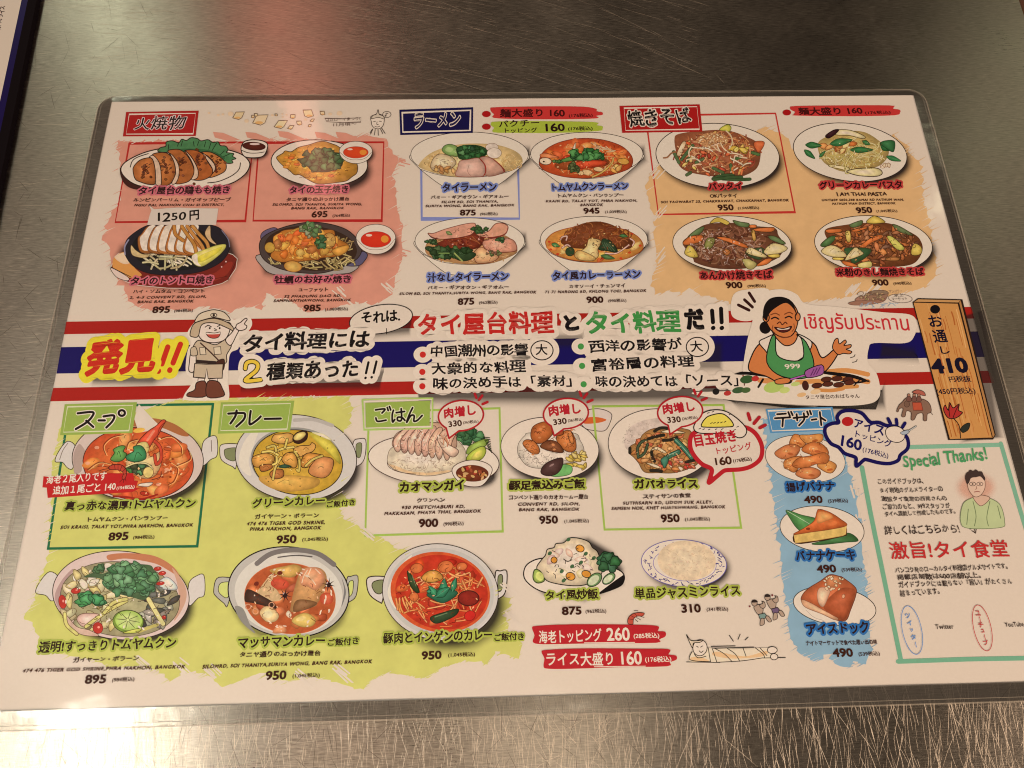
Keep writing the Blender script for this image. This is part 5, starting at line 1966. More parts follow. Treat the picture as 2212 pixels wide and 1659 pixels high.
F.blob([(1175, 560), (1240, 510), (1390, 480), (1370, 560), (1250, 620)], (206, 140, 56), (110, 60, 24), 6)
F = D.food('coriander', .3)
F.leaves(920, 280, 130, 80, 26, ((112, 130, 84), (82, 110, 62), (142, 140, 100), (98, 88, 60)), 92, (60, 66, 40), 5)
F.leaves(1030, 440, 44, 70, 10, ((72, 112, 62), (60, 94, 52)), 100, (30, 50, 26), 6)
S = sauce(D, 1745, 385, 256, 168, (206, 44, 26), (212, 52, 26), .2)
S.ell(1860, 400, 50, 46, (222, 140, 50))

# ---- dry ramen
frame(1580, 800, 672)
D = Dish('soupless ramen with pink roast pork and dark greens in a white bowl')
ramen_bowl(D, 888, 490, 710, 298, 440)
D.p.stroke([(270, 655), (520, 760), (850, 795), (1200, 770), (1500, 640)], 6, LN)
F = D.food()
F.blob([(310, 620), (330, 520), (420, 470), (700, 420), (1000, 380), (1350, 420), (1490, 560), (1470, 660), (1200, 770), (850, 792), (540, 750), (370, 690)], (196, 140, 86))
F.noodles(900, 690, 540, 90, 70, ((206, 160, 104), (216, 176, 122), (180, 120, 70)), 120, 9, (120, 70, 40), .9)
F.blob([(440, 540), (640, 440), (820, 390), (1000, 380), (1080, 470), (1000, 580), (760, 620), (560, 600)], (116, 44, 26))
F.noodles(800, 500, 290, 90, 44, ((134, 54, 30), (104, 34, 20), (156, 74, 40)), 150, 14, (66, 20, 12), .7)
F.blob([(345, 390), (420, 390), (560, 340), (780, 280), (930, 258), (965, 290), (930, 390), (830, 430), (660, 460), (520, 468), (400, 440)], (214, 148, 118), (96, 36, 24), 8)
F.stroke([(345, 390), (400, 450), (520, 468), (700, 455)], 9, (90, 30, 22))
F.leaf(580, 370, 660, 410, 24, (120, 130, 70), (60, 70, 36))
F.blob([(970, 400), (1120, 370), (1220, 270), (1320, 262), (1385, 310), (1340, 400), (1200, 440), (1060, 440)], (216, 150, 116), (104, 36, 26), 10)
F.stroke([(1385, 310), (1350, 400), (1220, 445), (1060, 445)], 12, (128, 44, 34))
F.blob([(1050, 520), (1110, 470), (1300, 450), (1450, 480), (1500, 590), (1440, 630), (1220, 640), (1100, 600)], (218, 146, 114), (104, 36, 26), 9)
F.blob([(940, 640), (1030, 570), (1130, 620), (1260, 690), (1180, 760), (1000, 780), (950, 730)], (216, 158, 108), (110, 40, 26), 8)
F.ticks(1280, 540, 150, 50, 20, (170, 90, 70), 40, 4)
F.detail(900, 540, 540, 200, 110, (84, 34, 22), (230, 176, 150), 44, 5)
F.blob([(310, 590), (350, 560), (480, 580), (700, 590), (960, 650), (900, 730), (780, 750), (640, 700), (520, 720), (400, 650)], (50, 70, 38), (24, 36, 18), 6)
F.leaves(620, 640, 280, 60, 34, ((56, 82, 44), (40, 60, 32), (76, 98, 56)), 100, (22, 36, 18), 5)
F.stroke([(490, 650), (620, 650)], 16, (120, 140, 72), smooth=False)
F.stroke([(690, 650), (740, 700), (790, 750)], 20, (150, 156, 84))
F.leaves(1020, 340, 90, 34, 14, ((58, 84, 46), (70, 96, 54)), 66, (26, 44, 22), 5)
F.leaves(400, 510, 80, 26, 10, ((54, 78, 42),), 56, (26, 40, 20), 5)
F.leaves(1290, 480, 60, 20, 8, ((56, 84, 44),), 56, (24, 44, 20), 5)
F.leaves(1200, 650, 100, 30, 14, ((96, 104, 58), (110, 76, 50)), 46, (60, 50, 30), 4)

# ---- curry ramen
frame(2050, 800, 672)
D = Dish('curry ramen with fried noodles, chicken and a dark leaf in a white bowl')
ramen_bowl(D, 950, 470, 695, 300, 430)
D.t.ob.hide_render = False
F = D.food()
F.blob([(325, 530), (350, 450), (460, 370), (700, 310), (1000, 300), (1300, 330), (1500, 420), (1585, 530), (1560, 620), (1400, 710), (1150, 760), (850, 760), (600, 720), (400, 640)], (216, 140, 62), (150, 62, 26), 9)
F.chunks(950, 560, 560, 170, 30, ((226, 160, 76), (222, 128, 56), (230, 184, 110), (206, 100, 44)), 160, None, 0)
for q in ((370, 500), (390, 600), (1440, 400), (1550, 550), (1410, 640), (1300, 715), (1060, 715), (480, 660)):
    F.ell(q[0], q[1], 20, 14, (196, 60, 32))
F.blob([(520, 500), (600, 400), (740, 290), (920, 240), (1090, 250), (1260, 320), (1440, 480), (1430, 580), (1250, 600), (760, 590), (600, 560)], (112, 56, 26))
F.noodles(980, 430, 430, 180, 150, ((146, 80, 38), (166, 96, 48), (120, 60, 28), (130, 66, 38)), 120, 12, (76, 34, 16), 1.0)
for q in ([(520, 470), (540, 440), (600, 430), (590, 480)], [(540, 580), (600, 540), (640, 560)], [(1420, 460), (1470, 500), (1450, 550)], [(1100, 650), (1240, 650), (1380, 560), (1400, 540)]):
    F.stroke(q, 26, (120, 60, 50))
    F.stroke(q, 15, (222, 180, 156))
F.blob([(1040, 510), (1080, 460), (1180, 500), (1250, 600), (1240, 640), (1120, 620), (1010, 600)], (40, 58, 34), (20, 30, 18), 7)
for k in range(4):
    F.stroke([(1050 + k * 30, 500 + k * 10), (1100 + k * 40, 600 + k * 8)], 5, (96, 110, 76), smooth=False)
F.blob([(890, 460), (1030, 480), (1030, 540), (1000, 600), (1010, 680), (940, 740), (820, 740), (710, 700), (760, 640), (850, 560)], (222, 186, 120), (90, 58, 28), 8)
F.blob([(700, 690), (720, 630), (800, 620), (960, 700), (940, 745), (780, 740)], (212, 168, 98), (90, 58, 28), 6)
F.ticks(960, 520, 40, 40, 5, (60, 40, 24), 22, 9)
F.ell(640, 630, 58, 56, (46, 66, 38), 0, (22, 34, 18), 7)
F.leaf(400, 530, 510, 560, 30, (70, 112, 56), (30, 56, 28))
F.leaf(1040, 680, 1220, 720, 34, (72, 100, 52), (30, 50, 24))
F.leaf(1280, 420, 1390, 430, 24, (60, 96, 48), (26, 44, 22))
F.detail(950, 560, 560, 180, 70, (130, 56, 26), (238, 190, 120), 46, 5)

# ---- noodles in thick sauce
frame(2600, 780, 672)


def veg(F, qs):
    for c, pts in qs:
        F.blob(pts, c, (70, 50, 24), 7, n=3)


CAB, CARROT, LEEK, YEL = (222, 194, 130), (200, 104, 48), (92, 108, 62), (206, 172, 76)
D = Dish('glossy brown noodles in thick sauce with cabbage on a white plate')
flat_plate(D, 930, 600, 770, 368, 3)
F = D.food()
F.blob([(290, 590), (360, 500), (450, 420), (600, 340), (900, 320), (1200, 360), (1480, 390), (1530, 480), (1600, 600), (1560, 740), (1440, 820), (1240, 890), (1000, 920), (700, 910), (460, 840), (420, 780)], (112, 66, 42))
F.noodles(880, 620, 540, 260, 170, ((128, 80, 54), (148, 96, 66), (100, 56, 38), (162, 112, 82)), 160, 18, (70, 36, 22), .9)
F.noodles(800, 660, 460, 220, 50, ((190, 160, 140), (172, 136, 112)), 120, 7, None, 1.0)
veg(F, ((YEL, [(640, 330), (740, 250), (890, 310), (860, 350), (760, 310)]), (LEEK, [(940, 290), (1040, 310), (1150, 330), (1130, 380), (1000, 360)]), (LEEK, [(360, 500), (480, 400), (570, 370), (530, 450), (420, 520)]),
        (CARROT, [(1160, 350), (1240, 350), (1240, 385), (1160, 385)]), (CARROT, [(1200, 400), (1470, 380), (1440, 440), (1240, 430)]), (CARROT, [(740, 500), (900, 520), (1120, 610), (1110, 650), (900, 580), (760, 530)]),
        (CARROT, [(290, 580), (380, 500), (540, 480), (540, 560), (350, 610)]), (YEL, [(320, 680), (370, 610), (440, 660), (490, 760), (400, 770), (320, 730)]), ((128, 122, 62), [(570, 640), (610, 520), (710, 530), (660, 650)]),
        ((190, 140, 66), [(1180, 430), (1220, 420), (1240, 540), (1200, 550)]), (LEEK, [(1400, 490), (1500, 500), (1620, 580), (1580, 600), (1430, 540)]), ((66, 84, 50), [(1100, 700), (1300, 640), (1360, 700), (1300, 800), (1180, 770)]),
        (CAB, [(1340, 690), (1440, 590), (1560, 600), (1650, 650), (1570, 710), (1400, 740)]), (CAB, [(1110, 700), (1160, 640), (1260, 680), (1380, 750), (1340, 775), (1180, 740)]), (YEL, [(1390, 740), (1530, 725), (1540, 770), (1430, 770)]),
        (CARROT, [(1240, 880), (1360, 790), (1450, 790), (1380, 860)]), ((176, 158, 92), [(1060, 800), (1150, 790), (1250, 850), (1200, 920), (1120, 910)]), ((176, 104, 52), [(810, 690), (860, 660), (910, 700), (860, 750)])))

F.detail(900, 620, 580, 250, 130, (62, 34, 22), (200, 170, 146), 54, 6)

# ---- flat rice noodles
frame(3140, 780, 672)
D = Dish('stir fried flat rice noodles with carrot and cabbage on a white plate')
flat_plate(D, 985, 600, 765, 370, 4)
F = D.food()
F.blob([(360, 410), (600, 350), (900, 320), (1200, 330), (1480, 450), (1590, 540), (1620, 680), (1520, 840), (1300, 890), (960, 890), (700, 890), (560, 820), (480, 700), (400, 560)], (120, 66, 34))
F.chunks(980, 590, 540, 250, 110, ((170, 96, 48), (142, 80, 42), (190, 108, 54), (112, 70, 46), (156, 96, 56)), 150, (70, 36, 18), 6, .4)
veg(F, ((YEL, [(895, 300), (1000, 230), (1140, 310), (1040, 330), (930, 330)]), (LEEK, [(670, 350), (760, 310), (840, 290), (830, 350), (720, 385)]), ((96, 106, 62), [(1230, 340), (1330, 370), (1490, 470), (1440, 480), (1290, 420)]),
        (CARROT, [(370, 410), (560, 400), (560, 440), (400, 455)]), (CARROT, [(690, 420), (880, 375), (910, 390), (760, 440)]), (CARROT, [(800, 630), (960, 510), (1080, 475), (1110, 510), (960, 580), (830, 670)]), ((214, 176, 88), [(620, 440), (680, 430), (690, 560), (640, 560)]),
        ((196, 184, 84), [(1160, 510), (1230, 500), (1390, 650), (1290, 670)]), ((72, 100, 52), [(300, 600), (420, 500), (500, 500), (440, 590), (340, 635)]), ((56, 84, 46), [(600, 670), (700, 640), (950, 660), (900, 760), (740, 850), (680, 800)]),
        (CAB, [(305, 685), (430, 610), (560, 660), (640, 750), (560, 770), (400, 750)]), (CAB, [(610, 800), (740, 640), (830, 690), (850, 730), (700, 790)]), (YEL, [(460, 770), (600, 775), (580, 805), (470, 800)]), (CARROT, [(570, 820), (680, 830), (800, 890), (640, 880)]),
        ((220, 196, 110), [(790, 850), (950, 820), (950, 900), (800, 900)]), (YEL, [(1470, 720), (1510, 590), (1600, 630), (1610, 710), (1540, 745)]), ((206, 126, 66), [(1050, 680), (1120, 660), (1160, 720), (1100, 740)]), ((166, 104, 54), [(1150, 770), (1310, 770), (1310, 810), (1160, 810)])))
for q in ((((640, 700), (560, 690))), (((740, 690), (690, 750))), (((470, 650), (420, 690)))):
    F.stroke(q, 5, (130, 104, 56), smooth=False)
F.detail(980, 600, 560, 250, 120, (66, 32, 18), (214, 140, 90), 50, 6)


# ================================================================ lower half
def pot(D, cx, cy, rx, ry, rot=0, steel=((206, 190, 172), (150, 138, 124)), handles=(), w=7):
    D.tint(ellipse(cx + 55, cy + 70, rx * 1.0, ry, rot, 44), 110, .62)
    P = D.p
    for h, hole in handles:
        P.blob(h, (212, 194, 178), LN, 8, n=4)
        if hole:
            P.blob(hole, (128, 128, 84), LN, 6, n=4)
    P.ell(cx, cy, rx, ry, steel[0], rot, LN, w + 2, n=72)


METAL = (206, 190, 172)
# ---- red tom yam
frame(150, 1560, 800)
D = Dish('fiery red prawn soup with coriander in a two handled copper coloured pot')
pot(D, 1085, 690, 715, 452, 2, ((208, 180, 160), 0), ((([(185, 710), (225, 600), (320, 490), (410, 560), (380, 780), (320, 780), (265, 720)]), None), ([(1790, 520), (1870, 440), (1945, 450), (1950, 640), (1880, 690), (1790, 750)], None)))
P = D.p
P.stroke([(235, 690), (270, 590), (325, 510)], 7, (110, 90, 80))
P.stroke([(1885, 480), (1890, 600)], 8, (110, 90, 80), smooth=False)
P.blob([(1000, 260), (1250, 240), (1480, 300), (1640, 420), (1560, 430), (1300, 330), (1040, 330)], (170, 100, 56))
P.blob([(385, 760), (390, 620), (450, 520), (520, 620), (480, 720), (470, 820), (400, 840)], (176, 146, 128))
F = D.food()
F.ell(1090, 735, 602, 395, (196, 72, 36), 3, (60, 26, 14), 9, c2=(212, 110, 50), n=64)
F.chunks(1090, 740, 520, 330, 36, ((216, 120, 54), (198, 80, 36), (222, 136, 64), (206, 96, 44)), 220, None, 0)
for q in ([(740, 640), (710, 540), (800, 450), (930, 420)], [(1310, 470), (1440, 440), (1550, 540), (1560, 620)], [(1440, 720), (1520, 790), (1480, 920), (1420, 960)], [(1640, 600), (1650, 690), (1500, 760)], [(540, 800), (660, 720), (780, 740)], [(960, 580), (990, 500), (1080, 470)]):
    F.stroke(q, 10, (120, 44, 20))
    F.stroke([(x + 12, y + 8) for x, y in q], 7, (230, 176, 104))
for q in ((540, 730), (1310, 960), (1400, 800), (640, 560), (1420, 560)):
    F.ell(q[0], q[1], 26, 18, (226, 150, 110))
for q in ((1465, 685), (1445, 820), (1440, 880), (1355, 880), (1550, 850)):
    F.ell(q[0], q[1], 14, 11, (140, 50, 22))
F.ell(1410, 575, 40, 18, (198, 84, 40), 8, (110, 40, 18), 5)
F.ell(1160, 1060, 50, 22, (176, 44, 26), 8, (90, 26, 14), 6)
F.blob([(1120, 950), (1250, 940), (1200, 985), (1090, 975)], (228, 196, 166), (90, 40, 22), 6)
F.ell(1100, 372, 64, 26, (224, 170, 70), -10)
F.stroke([(820, 1090), (980, 1100), (1130, 1120), (1300, 1070)], 20, (150, 30, 20))
F.blob([(1000, 650), (1180, 600), (1230, 660), (1340, 600), (1340, 740), (1280, 860), (1180, 900), (1060, 860), (960, 760)], (222, 170, 110), (100, 44, 22), 6)
F.detail(1090, 740, 520, 330, 100, (128, 44, 20), (238, 180, 130), 60, 5)
PR = D.food('prawn', .2)
PR.blob([(1060, 560), (1110, 470), (1200, 380), (1290, 320), (1350, 260), (1390, 270), (1350, 340), (1310, 420), (1260, 480), (1210, 560), (1120, 600)], (206, 72, 44), (90, 30, 20), 8)
PR.stroke([(1190, 480), (1260, 380)], 24, (226, 130, 96))
PR.blob([(1050, 620), (1080, 520), (1180, 500), (1210, 580), (1150, 640)], (222, 190, 110), (110, 70, 30), 5)
PR.stroke([(1270, 490), (1330, 560), (1340, 680), (1290, 740), (1270, 640)], 40, (90, 26, 16))
PR.stroke([(1270, 490), (1330, 560), (1340, 680), (1290, 740), (1270, 640)], 28, (196, 66, 42))
PR.stroke([(1300, 480), (1320, 350), (1400, 270)], 6, (110, 30, 18))
PR.stroke([(1340, 820), (1330, 880), (1240, 910)], 9, (100, 34, 18))
C = D.food('coriander', .35)
C.blob([(790, 690), (830, 620), (820, 580), (900, 540), (950, 550), (930, 600), (965, 630), (930, 690), (860, 715)], (96, 142, 66), (30, 54, 24), 8)
C.stroke([(860, 640), (880, 600), (900, 660)], 6, (40, 70, 30))
C.blob([(960, 650), (1040, 600), (1040, 550), (1120, 540), (1170, 600), (1170, 680), (1080, 715), (980, 700)], (60, 126, 74), (26, 50, 26), 8)
C.stroke([(1050, 690), (1080, 610), (1130, 650)], 6, (34, 70, 34))
C.leaves(1090, 790, 140, 44, 14, ((54, 96, 52), (70, 112, 60), (64, 66, 40)), 84, (26, 44, 22), 6)
C.stroke([(960, 770), (1060, 730), (1180, 735), (1250, 790)], 20, (110, 80, 40))
C.stroke([(960, 770), (1060, 730), (1180, 735), (1250, 790)], 13, (224, 206, 140))
C.ell(1200, 830, 56, 60, (224, 190, 110), 20, (110, 74, 34), 6)

# ---- green curry
frame(820, 1560, 800)
D = Dish('yellowish green curry with chicken pieces in a grey steel two handled pan')
H1 = ([(125, 600), (150, 525), (320, 520), (340, 560), (300, 780), (270, 770), (150, 700)], [(175, 620), (190, 575), (320, 570), (290, 700), (200, 680)])
H2 = ([(1580, 500), (1640, 465), (1715, 480), (1700, 680), (1620, 760), (1560, 700)], [(1610, 530), (1670, 515), (1660, 650), (1620, 660)])
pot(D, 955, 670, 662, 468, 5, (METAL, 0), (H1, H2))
P = D.p
P.ell(960, 700, 500, 360, (150, 142, 128), 4)
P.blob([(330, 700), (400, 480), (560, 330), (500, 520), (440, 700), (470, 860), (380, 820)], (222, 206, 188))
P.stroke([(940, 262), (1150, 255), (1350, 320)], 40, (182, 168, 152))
F = D.food()
F.ell(972, 720, 492, 352, (192, 146, 44), 6, (40, 28, 18), 10, c2=(206, 156, 58), n=60)
F.blob([(1100, 400), (1260, 430), (1400, 570), (1440, 740), (1330, 640), (1200, 520)], (196, 172, 62))
F.blob([(1130, 395), (1250, 410), (1350, 480), (1300, 470)], (222, 204, 150))
F.blob([(560, 880), (900, 860), (1200, 900), (1150, 1000), (850, 1040), (640, 980)], (206, 150, 66))
ch = ((204, 140, 62), (212, 152, 76), (196, 128, 54))
for q, c in (([(690, 480), (720, 420), (800, 410), (870, 400), (930, 430), (910, 500), (800, 520), (740, 510)], ch[1]), ([(475, 680), (530, 640), (640, 620), (720, 660), (700, 740), (600, 770), (500, 765)], ch[0]),
             ([(560, 760), (640, 740), (710, 750), (670, 800), (580, 820)], (166, 98, 44)), ([(930, 580), (1000, 540), (1100, 535), (1130, 505), (1170, 540), (1140, 600), (1060, 630), (1000, 660)], ch[1]),
             ([(800, 690), (850, 620), (930, 620), (970, 700), (950, 780), (860, 760)], ch[0]), ([(1020, 680), (1080, 620), (1200, 630), (1250, 660), (1160, 740), (1060, 780), (1010, 760)], ch[2]),
             ([(1090, 810), (1160, 700), (1240, 660), (1360, 690), (1340, 820), (1260, 890), (1140, 870)], (210, 134, 76)), ([(670, 840), (720, 800), (810, 800), (820, 870), (760, 900), (690, 890)], (176, 104, 50))):
    F.blob(q, c, (60, 34, 14), 8, n=4)
    cx, cy = np.mean(q, 0)
    F.stroke([(cx - 34, cy + 8), (cx, cy - 14), (cx + 30, cy + 6)], 5, (110, 64, 26))
F.blob([(920, 460), (960, 400), (1040, 378), (1080, 400), (1070, 470), (1000, 515), (940, 505)], (60, 30, 18), (30, 16, 10), 8)
F.blob([(930, 450), (970, 405), (1040, 390), (1060, 420), (1010, 470), (950, 480)], (212, 180, 100))
F.blob([(750, 770), (830, 740), (910, 765), (840, 785)], (40, 66, 42))
for q in ([(720, 610), (820, 570), (930, 555)], [(940, 600), (990, 690), (990, 810), (965, 800)], [(860, 470), (835, 560)], [(790, 670), (730, 780), (705, 905)], [(740, 620), (745, 720), (705, 745)], [(590, 610), (680, 600), (760, 640)], [(1060, 760), (1140, 690), (1240, 650)], [(640, 560), (720, 540), (740, 600)]):
    F.stroke(q, 34, (84, 58, 22))
    F.stroke(q, 21, jit((212, 184, 92), 8))
for q in ((630, 900), (655, 930), (930, 845), (1000, 900), (1000, 980), (1220, 440), (1300, 565), (1370, 480)):
    F.ell(q[0], q[1], 7, 6, (96, 70, 26))
F.stroke([(750, 950), (830, 910), (880, 920), (880, 960), (910, 970)], 4, (130, 80, 30), smooth=False)
F.detail(800, 660, 280, 160, 50, (96, 56, 20), (234, 190, 110), 44, 5)

# ---- chicken rice
frame(1400, 1560, 672)
D = Dish('steamed chicken rice with cucumber and a bowl of dark sauce on a white plate')
D.tint(ellipse(1040, 860, 830, 320, 4, 44), 120, .6)
D.p.ell(1012, 830, 850, 330, (226, 203, 182), 4, (58, 24, 26), 10, n=70)
F = D.food('rice')
F.blob([(410, 820), (440, 700), (520, 640), (700, 560), (1000, 520), (1250, 520), (1350, 600), (1420, 700), (1430, 820), (1400, 900), (1200, 990), (950, 1035), (700, 1010), (520, 960), (430, 890)], (228, 202, 166), (90, 60, 40), 6)
F.blob([(430, 880), (520, 950), (720, 1005), (950, 1025), (1200, 985), (1200, 960), (950, 990), (700, 970), (540, 910)], (220, 178, 128))
F.ticks(850, 890, 420, 110, 110, (150, 118, 90), 38, 4.5)
F.stroke([(410, 830), (420, 900), (480, 950), (600, 990), (780, 1010)], 7, (70, 40, 26))
F = D.food('chicken', .25)
xs = [520, 610, 700, 790, 880, 970, 1060, 1160]
F.blob([(480, 580), (540, 480), (660, 420), (800, 370), (950, 340), (1150, 360), (1270, 440), (1310, 560), (1290, 680), (1100, 700), (700, 700), (500, 660)], (214, 166, 132), (80, 44, 34), 8)
for i, x in enumerate(xs):
    t = i / 7
    top = (x + 140 - t * 60, 400 - 40 * math.sin(t * 3.1) + t * 60)
    F.blob([(x - 30, 640 + t * 60), (x - 10, 540 + t * 20), top, (top[0] + 60, top[1] + 20), (x + 110 - t * 20, 560 + t * 40), (x + 60, 700 + t * 90), (x + 10, 720 + t * 110)], jit((218, 168, 136), 8), (76, 42, 32), 8)
    F.stroke([(x + 20, 660 + t * 70), (x + 60, 560), (top[0] + 10, top[1] + 50)], 8, jit((204, 136, 110), 8))
F.blob([(1060, 560), (1110, 510), (1200, 620), (1320, 690), (1330, 740), (1260, 790), (1150, 720)], (222, 180, 148), (76, 42, 32), 8)
F.noodles(1200, 540, 100, 110, 14, ((208, 144, 108),), 140, 16, (100, 54, 40), .3, ang=1.0)
F.detail(880, 600, 380, 170, 80, (110, 64, 46), (238, 204, 176), 60, 5)
F.stroke([(940, 330), (970, 290), (990, 320)], 7, (90, 96, 56))
F.stroke([(1040, 320), (1060, 330), (1080, 350)], 7, (110, 90, 56))
G = D.food('cucumber', .3)
G.leaves(1480, 520, 150, 90, 30, ((62, 104, 62), (76, 120, 70), (50, 88, 52)), 120, (24, 50, 28), 6)
G.blob([(1440, 750), (1470, 650), (1620, 570), (1720, 560), (1690, 640), (1550, 720)], (140, 158, 66), (50, 60, 24), 7)
G.blob([(1440, 830), (1460, 760), (1560, 680), (1660, 650), (1690, 720), (1640, 810), (1540, 850)], (176, 180, 66), (50, 66, 24), 8)
G.blob([(1500, 810), (1560, 720), (1640, 690), (1640, 770), (1570, 820)], (206, 196, 84))
for k in range(9):
    G.stroke([(1650 + k * 10, 530 + k * 20), (1740 + k * 3, 540 + k * 24)], 10, (30, 40, 18), smooth=False)
D.tint(ellipse(1560, 1040, 270, 160, 0, 30), 80, .55)
S = D.food('sauce_bowl', .6, False)
S.blob([(1250, 960), (1300, 890), (1420, 840), (1560, 830), (1700, 870), (1770, 940), (1740, 1040), (1650, 1150), (1540, 1175), (1400, 1150), (1290, 1060)], PLATE, (58, 26, 26), 9)
S.ell(1512, 1000, 212, 108, (96, 40, 24), 2, c2=(124, 52, 28))
S.chunks(1512, 1000, 190, 90, 26, ((176, 52, 34), (206, 160, 100), (150, 66, 36), (190, 120, 62), (84, 40, 22)), 64, None, 0)

# ---- pork leg rice
frame(1920, 1540, 672)
D = Dish('stewed pork leg on rice with a dark egg half on a round white plate')
D.tint(ellipse(860, 830, 640, 410, 4, 44), 120, .62)
D.p.ell(806, 740, 636, 400, (227, 204, 183), 4, (44, 26, 28), 9, n=70)
B = D.food('sauce_bowl', -.4, False)
B.blob([(1150, 300), (1250, 250), (1450, 230), (1600, 290), (1590, 400), (1520, 510), (1380, 510), (1250, 470)], (214, 190, 170), LN, 9)
B.blob([(1250, 420), (1280, 350), (1400, 335), (1540, 370), (1440, 410)], (206, 96, 44))
F = D.food('rice')
F.blob([(390, 800), (400, 680), (480, 580), (560, 540), (1100, 540), (1200, 640), (1250, 770), (1200, 900), (1000, 940), (700, 1000), (520, 970), (430, 880)], (228, 206, 178), (60, 44, 36), 6)
F.ticks(720, 830, 320, 140, 90, (120, 104, 90), 34, 5)
F = D.food('pork', .2)
PK = ((176, 92, 42), (190, 106, 50), (158, 76, 36))
for q, c in (([(560, 540), (590, 460), (680, 410), (780, 400), (860, 470), (840, 560), (740, 660), (640, 680), (570, 620)], PK[0]), ([(890, 600), (980, 520), (1080, 520), (1140, 640), (1140, 760), (1050, 790), (940, 720)], PK[1]),
             ([(680, 720), (780, 640), (900, 660), (980, 760), (960, 800), (820, 780)], (120, 66, 36)), ([(455, 680), (500, 630), (600, 650), (670, 740), (660, 810), (580, 810), (500, 750)], PK[1]),
             ([(1040, 560), (1090, 540), (1120, 660), (1080, 680)], (196, 116, 58)), ([(840, 480), (960, 480), (980, 560), (860, 580)], PK[2])):
    F.blob(q, c, (60, 26, 14), 8, n=4)
    cx, cy = np.mean(q, 0)
    for k in range(9):
        x, y = cx + R.gauss(0, 45), cy + R.gauss(0, 45)
        F.stroke([(x - 22, y), (x, y - 14), (x + 20, y + 4)], 6, jit((104, 48, 22), 12))
    for k in range(3):
        x, y = cx + R.gauss(0, 45), cy + R.gauss(0, 45)
        F.ell(x, y, 20, 12, (206, 130, 76))
F = D.food('egg', .3)
F.chunks(1180, 900, 130, 100, 16, ((206, 172, 84), (214, 184, 110), (196, 160, 70)), 120, (90, 64, 24), 6, .5)
F.blob([(800, 1090), (900, 1060), (960, 960), (1060, 960), (1100, 1010), (1060, 1080), (900, 1110)], (112, 168, 92), (40, 74, 36), 7)
F.blob([(690, 1030), (740, 950), (850, 890), (970, 870), (965, 980), (900, 1070), (800, 1100), (710, 1080)], (74, 46, 40), (34, 22, 20), 8)
F.ell(830, 960, 34, 12, (150, 116, 104), -30)

# ---- basil rice
frame(2380, 1540, 672)
D = Dish('minced meat with basil, beans and white rice on a round white plate')
D.tint(ellipse(770, 790, 690, 450, 4, 44), 120, .6)
D.p.ell(720, 690, 672, 460, (227, 204, 184), 3, (34, 22, 24), 9, n=70)
F = D.food('rice')
F.blob([(260, 700), (280, 540), (400, 420), (600, 360), (800, 360), (800, 500), (600, 520), (420, 620), (320, 760)], (210, 184, 162))
F.ticks(480, 520, 210, 150, 80, (186, 160, 140), 22, 5)
F.ticks(300, 600, 80, 120, 16, (120, 104, 90), 26, 4)
F = D.food('meat', .15)
F.blob([(320, 800), (330, 720), (440, 650), (500, 560), (620, 490), (820, 470), (1040, 490), (1140, 560), (1220, 900), (1100, 1000), (900, 1060), (700, 1060), (520, 1050), (440, 930), (380, 860)], (176, 122, 66), (80, 48, 24), 7)
F.chunks(780, 780, 400, 250, 90, ((196, 132, 70), (180, 108, 56), (206, 150, 86), (160, 110, 56), (186, 92, 56)), 110, (96, 56, 28), 5)
F.chunks(1000, 950, 170, 80, 18, ((206, 120, 80), (180, 60, 44), (224, 190, 150)), 84, (96, 48, 26), 5)
for q in ([(570, 620), (660, 590), (770, 570)], [(760, 640), (860, 630), (940, 600)], [(650, 520), (720, 480), (810, 480)], [(600, 1030), (680, 1030), (740, 1040)], [(1060, 920), (1180, 890)], [(330, 740), (330, 800)], [(610, 790), (620, 850), (650, 910)]):
    F.stroke(q, 42, (40, 34, 24))
for q in ([(440, 860), (430, 740), (480, 660), (540, 640)], [(460, 850), (520, 800), (560, 690)]):
    F.stroke(q, 40, (24, 34, 22))
    F.stroke(q, 24, (70, 84, 56))
for q in ([(930, 640), (1010, 720), (1130, 860)], [(760, 930), (830, 850), (960, 790)]):
    F.stroke(q, 70, (22, 44, 34))
    F.stroke(q, 52, (58, 108, 80))
    F.stroke([(x - 12, y - 8) for x, y in q], 10, (130, 166, 136))
F.blob([(730, 890), (800, 840), (830, 900), (780, 1000), (750, 950)], (62, 112, 84), (22, 44, 34), 7)
for q in ([(600, 770), (680, 720), (800, 790), (760, 800), (680, 760)], [(540, 930), (660, 950), (740, 1000), (650, 990)], [(730, 530), (860, 500), (1050, 540), (900, 550)]):
    F.blob(q, (224, 196, 150), (70, 50, 30), 7)
F.detail(780, 780, 390, 240, 110, (84, 48, 24), (226, 178, 120), 44, 5)

